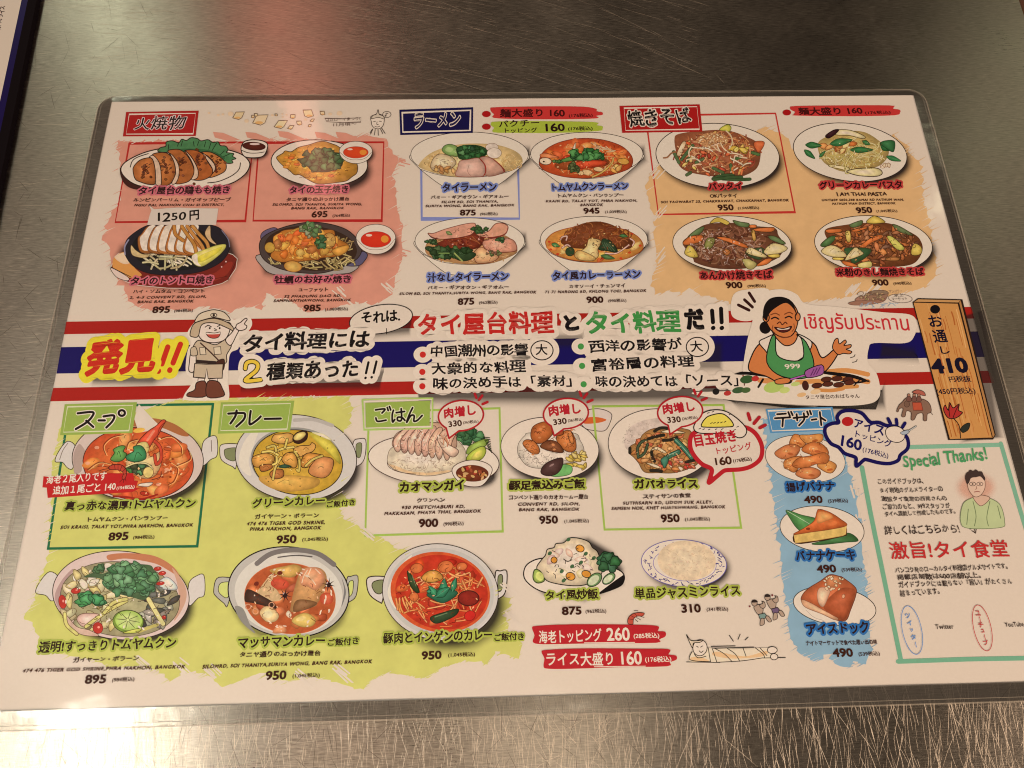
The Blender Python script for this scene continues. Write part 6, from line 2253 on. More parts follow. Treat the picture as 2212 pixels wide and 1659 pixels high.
# ---- fried banana
frame(2950, 1600, 672)
D = Dish('heap of golden fried banana slices on a white plate')
D.p.ell(726, 680, 522, 300, (226, 204, 186), 9, (30, 20, 18), 7, n=66)
F = D.food()
FB = ((206, 124, 62), (214, 138, 70), (198, 110, 54), (200, 116, 66))
for i, q in enumerate(([(520, 480), (550, 400), (600, 360), (700, 400), (730, 490), (660, 540), (560, 530)], [(650, 380), (780, 370), (940, 360), (950, 440), (880, 480), (740, 480)], [(680, 570), (730, 500), (840, 460), (960, 500), (1030, 600), (960, 660), (780, 620)],
                       [(330, 600), (460, 510), (580, 490), (660, 540), (610, 640), (500, 685), (390, 670)], [(450, 790), (460, 700), (600, 650), (700, 670), (600, 850), (500, 820)], [(880, 760), (1010, 700), (1130, 760), (1090, 850), (1030, 865), (950, 830)],
                       [(560, 750), (640, 670), (800, 640), (960, 600), (1040, 650), (1000, 740), (860, 750), (760, 790), (620, 800)], [(600, 880), (660, 810), (800, 790), (910, 830), (920, 890), (840, 940), (700, 935)])):
    F.blob(q, FB[i % 4], (96, 46, 20), 7, n=5)
    cx, cy = np.mean(q, 0)
    F.ell(cx - 20, cy - 16, 60, 26, jit((222, 146, 80), 8), R.uniform(-20, 20))
    F.ell(cx + 30, cy + 26, 40, 16, jit((186, 96, 48), 8), R.uniform(-20, 20))
    F.ell(cx - 24, cy - 10, 13, 8, (238, 190, 140))
F.detail(730, 660, 330, 230, 50, (126, 62, 26), (238, 184, 120), 40, 5)

# ---- clear tom yam
frame(100, 2120, 800)
D = Dish('clear prawn soup with coriander, lime and chilli in a two handled pot')
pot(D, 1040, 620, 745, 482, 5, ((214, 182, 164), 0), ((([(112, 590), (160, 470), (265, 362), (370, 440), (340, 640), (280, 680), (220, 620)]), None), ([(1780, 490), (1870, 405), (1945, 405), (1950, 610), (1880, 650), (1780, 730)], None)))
P = D.p
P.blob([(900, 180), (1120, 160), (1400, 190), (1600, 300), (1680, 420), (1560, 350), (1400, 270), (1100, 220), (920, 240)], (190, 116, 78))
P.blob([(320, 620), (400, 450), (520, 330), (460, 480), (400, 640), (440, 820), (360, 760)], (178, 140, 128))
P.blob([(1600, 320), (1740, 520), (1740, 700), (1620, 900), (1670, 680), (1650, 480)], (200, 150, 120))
F = D.food()
F.ell(1030, 660, 650, 405, (150, 134, 96), 6, (70, 50, 34), 6, c2=(176, 162, 116), n=64)
F.chunks(760, 700, 360, 300, 30, ((206, 180, 110), (212, 190, 130), (196, 176, 128), (150, 134, 96), (214, 176, 150)), 220, (110, 84, 44), 6, .45)
F.chunks(1400, 740, 220, 220, 24, ((92, 86, 76), (70, 66, 60), (120, 112, 96), (156, 146, 120)), 190, (56, 50, 40), 5, .4)
F.chunks(620, 440, 170, 110, 9, ((218, 204, 166), (206, 178, 116)), 150, (110, 84, 44), 6)
F.blob([(1450, 480), (1540, 420), (1640, 500), (1640, 560), (1500, 550)], (206, 200, 196), (84, 80, 76), 5)
F.blob([(860, 350), (870, 270), (940, 280), (930, 340)], (222, 200, 170), (110, 84, 60), 5)
F.blob([(560, 880), (620, 820), (800, 825), (810, 900), (720, 950), (620, 960)], (216, 170, 148), (110, 70, 50), 7)
F.blob([(440, 830), (470, 960), (620, 1050), (800, 1060), (700, 1000), (560, 960)], (206, 166, 140), (90, 60, 40), 6)
for q in ([(430, 820), (450, 940), (560, 1040)], [(660, 960), (880, 800), (1100, 680)], [(860, 810), (960, 700), (1100, 660)]):
    F.stroke(q, 46, (104, 84, 40))
    F.stroke(q, 32, (206, 188, 108))
F.stroke([(1340, 660), (1420, 800), (1500, 930)], 60, (110, 90, 50))
F.stroke([(1340, 660), (1420, 800), (1500, 930)], 44, (214, 194, 126), taper=False)
F.stroke([(1230, 1020), (1350, 970), (1440, 940)], 34, (190, 170, 90))
for q, r in (((405, 690), (42, 74)), ((550, 570), (52, 32)), ((790, 975), (54, 62)), ((1440, 330), (40, 22)), ((1490, 380), (40, 22)), ((1470, 490), (44, 20)), ((1510, 860), (22, 22))):
    F.ell(q[0], q[1], r[0], r[1], (184, 50, 38), -8, (100, 30, 20), 5)
    F.ell(q[0] + 8, q[1] - 8, r[0] * .25, r[1] * .2, (226, 140, 120))
L = D.food('lime', .3)
F.detail(1030, 660, 600, 370, 130, (84, 62, 36), (232, 218, 180), 70, 6)
L.ell(1120, 905, 168, 124, (118, 138, 52), 4, (50, 50, 24), 7)
L.ell(1125, 895, 146, 106, (168, 188, 84), 4, c2=(206, 206, 130))
for k in range(8):
    a = k * math.pi / 4 + .2
    L.stroke([(1115 + 18 * math.cos(a), 890 + 14 * math.sin(a)), (1118 + 126 * math.cos(a), 895 + 92 * math.sin(a))], 7, (80, 100, 40), smooth=False)
L.blob([(1060, 1030), (1180, 990), (1280, 980), (1200, 1030)], (190, 186, 80), (70, 60, 24), 6)
C = D.food('coriander', .3)
C.blob([(640, 420), (760, 370), (860, 380), (1000, 300), (1150, 280), (1350, 290), (1400, 340), (1460, 430), (1420, 500), (1350, 620), (1280, 670), (1160, 640), (1000, 600), (880, 540), (820, 440)], (74, 92, 58))
C.leaves(1150, 450, 280, 160, 80, ((84, 122, 76), (96, 136, 86), (70, 106, 66), (104, 140, 92)), 120, (44, 62, 40), 6)
C.leaves(650, 670, 60, 44, 5, ((76, 140, 76),), 150, (30, 60, 34), 7)
C.leaves(820, 650, 60, 40, 6, ((70, 130, 76),), 140, (30, 60, 34), 7)
C.leaves(810, 340, 40, 30, 5, ((80, 106, 66),), 90, (40, 56, 34), 5)

# ---- massaman
frame(780, 2100, 800)
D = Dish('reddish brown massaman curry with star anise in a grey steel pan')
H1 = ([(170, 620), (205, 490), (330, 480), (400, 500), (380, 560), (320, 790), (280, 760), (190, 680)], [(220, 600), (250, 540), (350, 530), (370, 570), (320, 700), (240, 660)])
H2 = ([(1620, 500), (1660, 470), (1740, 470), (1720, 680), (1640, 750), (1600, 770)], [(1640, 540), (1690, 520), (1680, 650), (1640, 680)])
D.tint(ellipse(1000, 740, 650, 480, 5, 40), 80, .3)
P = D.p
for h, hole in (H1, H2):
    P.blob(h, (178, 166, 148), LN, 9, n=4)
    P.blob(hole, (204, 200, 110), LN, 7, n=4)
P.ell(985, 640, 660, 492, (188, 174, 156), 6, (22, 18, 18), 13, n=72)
P.ell(985, 660, 590, 440, (214, 198, 178), 6)
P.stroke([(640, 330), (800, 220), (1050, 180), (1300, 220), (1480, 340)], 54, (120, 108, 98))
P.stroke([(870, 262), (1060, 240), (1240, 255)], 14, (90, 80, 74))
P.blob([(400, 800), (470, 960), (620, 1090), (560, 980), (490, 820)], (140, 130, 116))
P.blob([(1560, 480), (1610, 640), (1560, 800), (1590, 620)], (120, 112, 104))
F = D.food()
F.ell(1000, 710, 498, 385, (184, 84, 42), 6, (214, 130, 80), 4, c2=(170, 80, 40), n=64)
F.chunks(1000, 720, 420, 310, 26, ((196, 94, 48), (160, 70, 36), (182, 100, 52), (206, 112, 62)), 190, None, 0)
F.blob([(780, 400), (980, 350), (1060, 340), (1130, 380), (1050, 470), (960, 480), (880, 460)], (196, 148, 74))
F.blob([(1060, 560), (1120, 400), (1200, 370), (1330, 380), (1400, 470), (1370, 640), (1300, 760), (1260, 800), (1030, 860), (1010, 780)], (186, 130, 76))
F.blob([(1110, 460), (1150, 390), (1280, 370), (1370, 440), (1370, 540), (1280, 620), (1190, 580), (1120, 560)], (216, 140, 96))
F.blob([(1040, 850), (1060, 740), (1160, 720), (1300, 760), (1180, 830)], (130, 86, 50))
for q in ([(1190, 400), (1150, 470), (1130, 540)], [(1230, 380), (1200, 450)], [(1280, 390), (1330, 440)], [(1240, 500), (1280, 560)]):
    F.stroke(q, 9, (240, 196, 160))
F.blob([(640, 650), (700, 560), (780, 460), (825, 440), (800, 560), (860, 620), (910, 720), (800, 740), (700, 700)], (206, 166, 116))
F.stroke([(720, 560), (790, 470)], 9, (150, 100, 66), smooth=False)
F.ell(890, 550, 100, 58, (186, 64, 40), 6, c2=(204, 84, 54))
F.ell(1400, 710, 76, 66, (180, 66, 40), 0, c2=(204, 96, 62))
F.blob([(515, 640), (560, 610), (700, 680), (830, 760), (850, 820), (760, 800), (600, 760), (510, 740)], (64, 38, 26))
F.blob([(670, 870), (720, 800), (800, 805), (880, 890), (840, 960), (740, 960)], (224, 184, 124), c if False else (150, 90, 50), 5)
F.ell(760, 880, 50, 40, (234, 206, 150))
F.blob([(1020, 960), (1080, 890), (1190, 870), (1280, 940), (1240, 1010), (1130, 1020)], (206, 166, 84), (150, 100, 50), 5)
F.ell(1120, 930, 54, 24, (226, 190, 116), -14)
F.blob([(810, 1080), (870, 1000), (940, 1010), (960, 1070), (880, 1090)], (212, 132, 84))
F.blob([(955, 880), (985, 840), (1020, 890), (990, 920)], (222, 190, 150))
F.ell(890, 432, 30, 22, (110, 36, 22), -10)
F.ell(635, 548, 28, 22, (110, 36, 22), -30)
F.detail(1000, 720, 420, 320, 60, (118, 48, 24), (236, 176, 130), 56, 6)
for cx, cy in ((945, 675), (1420, 560)):
    for k in range(8):
        a = k * math.pi / 4 + .2
        F.face([(cx + 16 * math.cos(a - .5), cy + 16 * math.sin(a - .5)), (cx + 78 * math.cos(a), cy + 84 * math.sin(a)), (cx + 16 * math.cos(a + .5), cy + 16 * math.sin(a + .5))], (44, 20, 20))
    F.ell(cx, cy, 26, 28, (40, 18, 18))
    F.ell(cx - 14, cy - 20, 7, 12, (190, 160, 150), 30)
for k in range(34):
    t, q = R.random() * 6.28, .75 + .22 * R.random()
    F.ell(1000 + 490 * q * math.cos(t), 720 + 370 * q * math.sin(t), R.uniform(8, 26), R.uniform(5, 9), (234, 196, 164), math.degrees(t) + 90)
for q in ((545, 800), (625, 850), (800, 780)):
    F.ell(q[0], q[1], 28, 28, None, 0, (214, 150, 110), 9)

# ---- pork and bean curry
frame(1400, 2080, 672, 1269)
D = Dish('bright red pork and bean curry with basil in a grey steel pan')
H1 = ([(84, 430), (95, 365), (200, 358), (225, 380), (200, 540), (180, 550), (110, 500)], [(122, 430), (140, 395), (212, 390), (195, 480), (150, 480)])
H2 = ([(1040, 330), (1075, 318), (1125, 322), (1115, 470), (1070, 520), (1040, 510)], [(1060, 360), (1092, 352), (1088, 450), (1062, 465)])
pot(D, 630, 475, 432, 358, 8, (METAL, 0), (H1, H2), 4)
D.p.ell(632, 478, 398, 330, (192, 180, 164), 8)
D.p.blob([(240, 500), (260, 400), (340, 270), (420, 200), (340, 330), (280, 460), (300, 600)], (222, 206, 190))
F = D.food()
F.ell(630, 475, 372, 298, (206, 84, 40), 10, None, 4, c2=(196, 52, 30), n=60)
F.ell(640, 475, 346, 276, (186, 46, 26), 10, c2=(200, 60, 32))
F.chunks(630, 460, 300, 230, 26, ((206, 76, 38), (180, 40, 24), (212, 96, 50), (160, 40, 24)), 110, None, 0)
F.noodles(640, 500, 310, 230, 70, ((222, 130, 70), (214, 112, 56), (226, 152, 92)), 130, 9, (130, 40, 18), .25, ow=5)
F.noodles(820, 380, 130, 90, 14, ((226, 150, 84),), 110, 12, (130, 44, 20), .15, ow=5)
F.noodles(380, 540, 80, 110, 14, ((226, 146, 80),), 110, 12, (130, 44, 20), .2, ow=5, ang=1.1)
for q in ((455, 298, 46, 36), (670, 286, 56, 44), (790, 285, 40, 30), (435, 510, 34, 34)):
    F.ell(q[0], q[1], q[2], q[3], (200, 96, 46), -10, (120, 40, 18), 4, c2=(214, 116, 60))
F.blob([(490, 370), (540, 320), (610, 320), (650, 370), (590, 400), (530, 400)], (206, 140, 62), (84, 66, 26), 5)
F.ell(840, 520, 78, 56, (120, 28, 20), 0, (70, 20, 14), 8, c2=(150, 40, 26))
F.ell(850, 650, 42, 36, (196, 36, 28), -30, (120, 24, 16), 4)
F.blob([(385, 320), (410, 340), (450, 410), (475, 475), (440, 470), (400, 410)], (46, 62, 30), (22, 30, 14), 5)
F.blob([(560, 660), (640, 630), (760, 600), (740, 650), (620, 705), (570, 695)], (42, 62, 34), (20, 30, 14), 5)
F.stroke([(590, 660), (680, 630)], 7, (110, 126, 84), smooth=False)
F.stroke([(420, 350), (450, 430)], 6, (110, 120, 80), smooth=False)
F.detail(640, 480, 320, 250, 90, (110, 24, 14), (240, 160, 110), 34, 4)
F = D.food('basil', .3)
F.blob([(530, 490), (560, 520), (640, 555), (710, 530), (760, 480), (700, 450), (600, 450)], (40, 96, 66), (18, 46, 30), 4)
for a in ((600, 500, 545, 430, 26), (650, 500, 660, 375, 34), (720, 470, 745, 370, 24), (600, 510, 700, 440, 34), (560, 470, 530, 470, 20)):
    F.leaf(*a, c=jit((46, 116, 76), 6), oc=(18, 50, 32), vein=(90, 150, 110))

# ---- fried rice
frame(2000, 2050, 960, 1269)
D = Dish('mound of fried rice with carrot and cucumber on a small white plate')
D.tint([(90, 290), (180, 380), (400, 420), (600, 330), (600, 250), (540, 160), (420, 90), (300, 100)], 40, .6)
D.p.blob([(82, 270), (110, 220), (200, 195), (400, 220), (560, 250), (606, 290), (580, 340), (470, 380), (330, 395), (180, 370), (100, 320)], (226, 204, 184), (16, 12, 12), 6)
D.p.blob([(606, 285), (590, 340), (470, 384), (520, 340), (590, 290)], (16, 12, 12))
F = D.food()
M = [(150, 250), (170, 210), (195, 180), (205, 150), (240, 140), (250, 120), (290, 115), (320, 90), (370, 92), (420, 110), (440, 140), (465, 160), (480, 200), (495, 240), (480, 290), (440, 320), (380, 338), (300, 336), (220, 320), (190, 300)]
F.blob(M, (226, 198, 158), (20, 14, 12), 5, n=4)
F.chunks(310, 220, 120, 80, 10, ((222, 178, 150), (230, 206, 150), (220, 184, 160)), 70, None, 0)
for q in ((375, 145, 22, 18), (240, 205, 16, 16), (326, 290, 24, 20), (408, 278, 24, 18)):
    F.ell(q[0], q[1], q[2], q[3], (214, 140, 50), 20, (30, 20, 14), 4)
for q in ((405, 172), (334, 238), (380, 218), (280, 264), (290, 312), (447, 195), (315, 98), (218, 170)):
    F.ell(q[0], q[1], 12, 9, (66, 96, 58), -40)
F.ticks(320, 220, 140, 90, 30, (50, 36, 30), 16, 3.5)
F.stroke([(290, 200), (310, 212), (332, 204)], 5, (40, 26, 20))
G = D.food('cucumber', .3)
G.blob([(130, 290), (140, 255), (170, 265), (190, 310), (160, 325), (138, 315)], (150, 164, 76), (40, 54, 24), 5)
G.ell(165, 290, 20, 24, (206, 206, 110), -30)
G.leaves(525, 215, 40, 40, 14, ((46, 86, 50), (58, 100, 58)), 60, (20, 40, 24), 4)
for a in ((450, 308, 44, 28, -40), (525, 302, 38, 22, -40)):
    G.ell(a[0], a[1], a[2], a[3], (110, 140, 84), a[4], (40, 54, 30), 5)
    G.ell(a[0] - 4, a[1] + 2, a[2] * .75, a[3] * .7, (206, 206, 160), a[4])

# ---- plain rice
D = Dish('plain jasmine rice on a white plate with a blue patterned rim')
D.tint(ellipse(935, 240, 222, 130, 4, 40), 44, .6)
P = D.p
P.ell(916, 222, 222, 122, (226, 206, 192), 4, (96, 84, 150), 3.5, n=64)
P.ell(920, 228, 164, 86, None, 4, (120, 104, 160), 3, n=50)
for k in range(64):
    a = k / 64 * 6.283 + R.uniform(-.05, .05)
    q = R.uniform(.8, .93)
    x, y = 917 + 222 * q * math.cos(a), 224 + 122 * q * math.sin(a)
    if y < 118:
        continue
    P.stroke([(x, y), (x + R.uniform(-12, 12), y + R.uniform(-9, 9)), (x + R.uniform(-16, 16), y + R.uniform(-12, 12))], R.uniform(2.5, 5), jit((64, 52, 116), 14))
F = D.food()
F.ell(930, 208, 152, 104, (222, 190, 150), 3, c2=(226, 198, 160))
F.ticks(930, 208, 136, 92, 110, (212, 178, 140), 12, 3)

# ---- banana cake
frame(2900, 1900, 672, 1269)
D = Dish('wedge of banana cake on a green leaf and white plate')
D.p.ell(636, 346, 314, 170, (226, 204, 184), 6, (24, 18, 16), 5, n=66)
F = D.food()
F.blob([(370, 205), (480, 240), (600, 270), (700, 330), (560, 400), (460, 350), (400, 270)], (74, 124, 62), (36, 70, 34), 4)
F.stroke([(375, 210), (530, 300), (640, 380)], 4, (190, 200, 160), smooth=False)
F.blob([(560, 455), (700, 420), (830, 375), (905, 432), (800, 445), (640, 462)], (62, 104, 54), (30, 60, 30), 4)
F.blob([(424, 385), (500, 340), (580, 280), (605, 200), (680, 215), (760, 260), (815, 325), (820, 380), (800, 400), (600, 440), (440, 455)], (62, 34, 18), n=3)
F.poly([(424, 388), (820, 318), (815, 385), (790, 398), (600, 432), (436, 452)], (218, 176, 96), (120, 70, 30), 4)
F.blob([(424, 386), (500, 340), (575, 285), (600, 210), (620, 200), (690, 220), (770, 270), (820, 318), (700, 348), (560, 368)], (200, 96, 44), (120, 54, 22), 4)
F.blob([(600, 300), (610, 220), (680, 225), (720, 260), (660, 290)], (222, 140, 76))
F.ell(532, 344, 16, 10, (130, 50, 24))
F.ell(700, 300, 50, 20, (212, 112, 56))

# ---- ice bread
frame(2700, 2200, 800, 1269)
D = Dish('thick caramel toast with nuts and ice cream on a white plate')
D.p.ell(930, 295, 260, 118, (226, 204, 186), 8, (24, 18, 16), 4.5, n=66)
D.p.stroke([(750, 320), (800, 365), (860, 385)], 2.5, (170, 150, 136))
F = D.food()
F.blob([(722, 240), (760, 190), (840, 140), (900, 100), (960, 110), (985, 120), (1060, 180), (1062, 230), (1030, 320), (1000, 385), (930, 380), (840, 330), (760, 300), (728, 275)], (184, 92, 52), (96, 44, 26), 4)
F.blob([(725, 255), (780, 275), (860, 320), (950, 370), (930, 382), (850, 345), (760, 310), (730, 285)], (216, 158, 116), (120, 66, 42), 3)
F.blob([(860, 300), (960, 190), (1050, 190), (1050, 240), (1000, 370), (960, 375)], (170, 80, 44))
F.blob([(820, 220), (840, 180), (900, 190), (890, 240), (860, 300), (830, 280)], (222, 170, 132), (150, 90, 60), 2.5)
F.blob([(900, 110), (970, 120), (940, 170), (880, 170)], (196, 120, 74))
F.chunks(930, 150, 70, 44, 16, ((222, 178, 130), (228, 190, 150)), 26, (120, 76, 46), 2.5)
F.ell(985, 235, 9, 13, (218, 160, 120), 10, (120, 70, 40), 2.5)
F.ell(880, 186, 9, 13, (226, 186, 146), -40, (120, 76, 46), 2.5)
F.ell(910, 190, 8, 13, (226, 186, 146), 40, (120, 76, 46), 2.5)

# ================================================================ printed drawings
HD = Art('printed_shadow_tint', H, SHADE, M_SOFT)      # soft printed drop shadow under the cut-out headline and figures
frame(0, 0, 4032)
for q, bl_, a in (([(190, 780), (300, 770), (400, 760), (398, 800), (330, 832), (200, 830)], 18, .55), ([(520, 800), (830, 795), (820, 842), (520, 846)], 18, .5), ([(900, 830), (1240, 826), (1620, 822), (1610, 866), (1250, 872), (905, 870)], 26, .62),
                  ([(770, 690), (890, 690), (885, 722), (780, 732)], 18, .55), ([(1480, 740), (1560, 740), (1560, 800), (1480, 800)], 20, .4), ([(1560, 850), (1700, 868), (1890, 872), (1910, 830), (1912, 880), (1760, 892), (1600, 880)], 26, .62),
                  ([(1905, 740), (1975, 752), (1985, 780), (1900, 775)], 22, .5), ([(2050, 690), (2125, 670), (2165, 945), (2080, 955)], 22, .55), ([(1200, 720), (1260, 720), (1260, 750), (1200, 750)], 14, .35)):
    HD.soft(q, bl_, a)

# ---- boy explorer
tile(0, 1)
X = Art('explorer_drawing', MENU, SIGN, label='cartoon boy explorer in a pith helmet and beige uniform pointing upwards')
X.blob([(1215, 500), (1260, 430), (1310, 370), (1390, 340), (1470, 370), (1510, 410), (1560, 400), (1610, 385), (1635, 440), (1600, 500), (1555, 520), (1545, 600), (1490, 640), (1480, 800), (1485, 920), (1440, 935), (1210, 935), (1195, 900), (1250, 810), (1205, 750), (1215, 620), (1240, 560)], (228, 206, 184))
BEI, SKIN, XL = (196, 168, 134), (230, 200, 176), (46, 30, 24)
X.z += LAYER * .3
X.blob([(1285, 460), (1290, 520), (1330, 555), (1400, 562), (1460, 540), (1490, 480), (1480, 430), (1300, 430)], SKIN, XL, 6)
X.blob([(1232, 510), (1250, 450), (1290, 425), (1390, 405), (1490, 440), (1520, 490), (1480, 470), (1390, 435), (1310, 445), (1285, 520), (1250, 525)], (190, 160, 124), XL, 6)
X.blob([(1262, 430), (1290, 380), (1350, 355), (1400, 350), (1460, 370), (1490, 420), (1390, 400), (1300, 420)], (214, 188, 154), XL, 6)
X.ell(1386, 384, 20, 12, (220, 196, 160), 0, XL, 5)
X.ell(1386, 384, 8, 9, XL)
X.stroke([(1330, 462), (1350, 450), (1370, 460)], 6, XL)
X.stroke([(1410, 458), (1430, 448), (1446, 456)], 6, XL)
X.ell(1360, 468, 6, 7, XL)
X.ell(1424, 468, 6, 7, XL)
X.stroke([(1390, 470), (1404, 480), (1390, 484)], 5, XL)
X.blob([(1338, 496), (1390, 500), (1428, 494), (1416, 526), (1380, 534), (1350, 522)], (190, 70, 56), XL, 5)
X.blob([(1340, 497), (1390, 502), (1426, 495), (1420, 506), (1346, 508)], (240, 220, 206))
X.blob([(1245, 610), (1280, 550), (1340, 560), (1400, 575), (1470, 540), (1500, 580), (1470, 640), (1452, 700), (1270, 700), (1262, 640)], BEI, XL, 6)
X.blob([(1462, 545), (1500, 500), (1530, 460), (1552, 470), (1530, 520), (1495, 580)], SKIN, XL, 6)
X.blob([(1530, 470), (1535, 445), (1560, 430), (1590, 405), (1602, 412), (1585, 440), (1600, 455), (1590, 475), (1555, 484)], SKIN, XL, 6)
X.blob([(1235, 640), (1262, 620), (1272, 680), (1255, 750), (1225, 745), (1228, 690)], SKIN, XL, 6)
X.blob([(1238, 600), (1268, 590), (1280, 640), (1240, 645)], BEI, XL, 5)
X.poly([(1268, 672), (1400, 682), (1402, 702), (1268, 694)], (50, 34, 28))
X.blob([(1400, 690), (1452, 670), (1448, 738), (1402, 742)], (70, 36, 26), XL, 5)
X.stroke([(1300, 565), (1360, 620), (1420, 680)], 9, (70, 40, 30))
X.poly([(1294, 595), (1330, 592), (1336, 640), (1298, 640)], (214, 188, 154), XL, 4)
X.poly([(1386, 592), (1430, 588), (1434, 636), (1390, 640)], (214, 188, 154), XL, 4)
X.poly([(1262, 698), (1340, 702), (1446, 700), (1440, 792), (1350, 796), (1340, 730), (1330, 792), (1254, 786)], BEI, XL, 6)
X.poly([(1285, 790), (1326, 794), (1326, 820), (1282, 818)], SKIN, XL, 5)
X.poly([(1360, 796), (1410, 792), (1412, 818), (1358, 820)], SKIN, XL, 5)
X.blob([(1275, 822), (1332, 816), (1336, 908), (1222, 912), (1218, 890), (1262, 868)], (110, 58, 40), XL, 6, n=4)
X.blob([(1346, 816), (1412, 814), (1442, 860), (1450, 908), (1344, 914)], (110, 58, 40), XL, 6, n=4)

# ---- street cook
tile(2, 1)
W_ = Art('cook_drawing', MENU, SIGN, label='cut-out drawing of a smiling stall cook in a green apron waving a hand')
W_.blob([(420, 540), (450, 430), (470, 330), (520, 270), (560, 225), (660, 218), (740, 250), (800, 310), (1000, 330), (1300, 365), (1470, 380), (1515, 430), (1500, 520), (1440, 565), (1240, 565), (1205, 600), (1200, 690), (1255, 760), (1278, 850), (1270, 920), (1200, 960), (1000, 972), (700, 962), (440, 945), (200, 920), (60, 885), (380, 860), (390, 720)], (226, 204, 188), n=5)
W_.blob([(330, 250), (440, 215), (560, 220), (540, 330), (440, 420), (320, 390)], (226, 204, 188))
W_.z += LAYER * .3
SK, BK = (206, 118, 62), (20, 14, 14)
OR = (212, 138, 76)
for q, w in (([(920, 752), (1060, 742), (1200, 768)], 30), ([(980, 790), (1100, 800), (1200, 815)], 34), ([(500, 805), (600, 812), (700, 800)], 36), ([(860, 868), (960, 872), (1040, 860)], 24), ([(740, 820), (860, 812), (930, 815)], 30), ([(1040, 850), (1130, 845)], 26)):
    W_.stroke(q, w, jit(OR, 8))
W_.stroke([(335, 766), (400, 760), (470, 766), (560, 776), (680, 782)], 20, BK, taper=2)
W_.stroke([(880, 752), (1000, 766), (1100, 780), (1215, 818)], 22, BK, taper=2)
W_.stroke([(1020, 812), (1120, 822), (1210, 806)], 12, BK, taper=2)
W_.stroke([(1110, 840), (1150, 800)], 8, BK, smooth=False)
for q in ((415, 800, 44, 26, (54, 84, 44)), (470, 795, 24, 18, (186, 50, 44)), (360, 870, 40, 20, (60, 86, 50)), (290, 890, 24, 16, (180, 52, 46)), (215, 880, 22, 20, (30, 26, 24)), (410, 870, 30, 18, (74, 96, 50)), (590, 850, 66, 36, (176, 190, 96)), (660, 870, 34, 20, (196, 200, 110)), (730, 830, 30, 14, (190, 196, 110)),
          (770, 900, 30, 14, (222, 172, 116)), (860, 880, 34, 16, (226, 186, 136)), (795, 840, 22, 32, (70, 30, 24))):
    W_.ell(q[0], q[1], q[2], q[3], q[4], -10)
for q in ((930, 800), (1000, 795), (1070, 800), (940, 830), (1010, 835), (1080, 820), (870, 840)):
    W_.ell(q[0], q[1], 34, 16, (84, 38, 24), -6, (40, 20, 16), 4)
W_.stroke([(490, 850), (520, 800)], 14, BK, smooth=False)
for a, b in (((360, 318), (430, 352)), ((400, 284), (452, 332)), ((430, 240), (466, 296))):
    W_.stroke([a, b], 19, (52, 20, 18), smooth=False)
# arms, shirt, apron
W_.blob([(430, 740), (450, 640), (500, 570), (560, 580), (560, 680), (640, 740), (700, 800), (690, 825), (620, 820), (540, 780)], SK, BK, 8)
W_.blob([(820, 560), (860, 580), (905, 660), (990, 600), (1010, 625), (950, 720), (900, 755), (840, 700)], SK, BK, 8)
W_.blob([(985, 620), (970, 590), (985, 545), (1005, 535), (1015, 570), (1050, 545), (1060, 560), (1045, 580), (1090, 575), (1085, 595), (1060, 605), (1095, 620), (1080, 635), (1040, 632), (1010, 640)], SK, BK, 6)
W_.blob([(495, 560), (540, 530), (620, 500), (720, 500), (800, 530), (838, 570), (800, 640), (700, 700), (600, 700), (540, 620)], (226, 206, 190), BK, 7)
W_.blob([(590, 510), (660, 580), (725, 560), (735, 490), (600, 480)], SK, BK, 7)
W_.blob([(570, 540), (600, 520), (610, 640), (700, 680), (780, 660), (770, 540), (735, 510), (800, 560), (850, 700), (800, 790), (640, 780), (545, 690)], (76, 138, 74), BK, 7, n=4)
text('', '999', (664, 735), (764, 728), 34, None, BUBBLE, (226, 214, 194), bold=0.02, art=W_)
W_.blob([(600, 805), (660, 790), (700, 800), (680, 825), (610, 830)], SK, BK, 6)
W_.stroke([(700, 800), (800, 770)], 16, BK)
W_.stroke([(700, 800), (800, 770)], 9, (176, 92, 160))
W_.blob([(790, 760), (810, 735), (900, 705), (915, 750), (890, 775), (810, 790)], (156, 84, 140), BK, 6, n=3)
for k in range(3):
    W_.stroke([(830 + k * 18, 775 - k * 4), (850 + k * 20, 735 - k * 6)], 6, (90, 40, 84), smooth=False)
# head
W_.ell(535, 465, 38, 40, BK)
W_.blob([(535, 340), (540, 420), (580, 490), (640, 525), (700, 520), (735, 470), (748, 400), (735, 340), (680, 280), (600, 290)], SK, BK, 7)
W_.ell(540, 400, 20, 28, SK, 0, BK, 7)
W_.ell(745, 395, 16, 26, SK, 0, BK, 7)
W_.blob([(520, 390), (530, 320), (570, 275), (640, 265), (700, 290), (732, 350), (740, 390), (715, 340), (665, 305), (590, 345), (555, 385), (545, 420)], BK)
for q in ([(570, 382), (600, 372), (626, 384)], [(660, 378), (690, 366), (712, 376)]):
    W_.stroke(q, 7, (120, 60, 30))
for q in ([(575, 408), (598, 398), (622, 410)], [(664, 402), (688, 392), (708, 402)]):
    W_.stroke(q, 9, BK)
W_.stroke([(612, 440), (630, 428), (645, 446), (664, 430), (676, 440)], 7, (80, 34, 20))
W_.blob([(596, 462), (650, 470), (704, 456), (690, 484), (650, 496), (615, 484)], (84, 30, 26), BK, 5)
W_.blob([(612, 468), (650, 474), (692, 464), (680, 476), (626, 478)], (224, 200, 184))
W_.stroke([(585, 450), (580, 480), (598, 500)], 5, (120, 60, 32))
W_.stroke([(720, 440), (722, 470), (708, 490)], 5, (120, 60, 32))
W_.stroke([(620, 520), (655, 530), (700, 520)], 6, (110, 54, 30))
for q in ([(1086, 660), (1110, 652), (1116, 640)], [(1100, 690), (1124, 684), (1130, 670)]):
    W_.stroke(q, 5, BK)
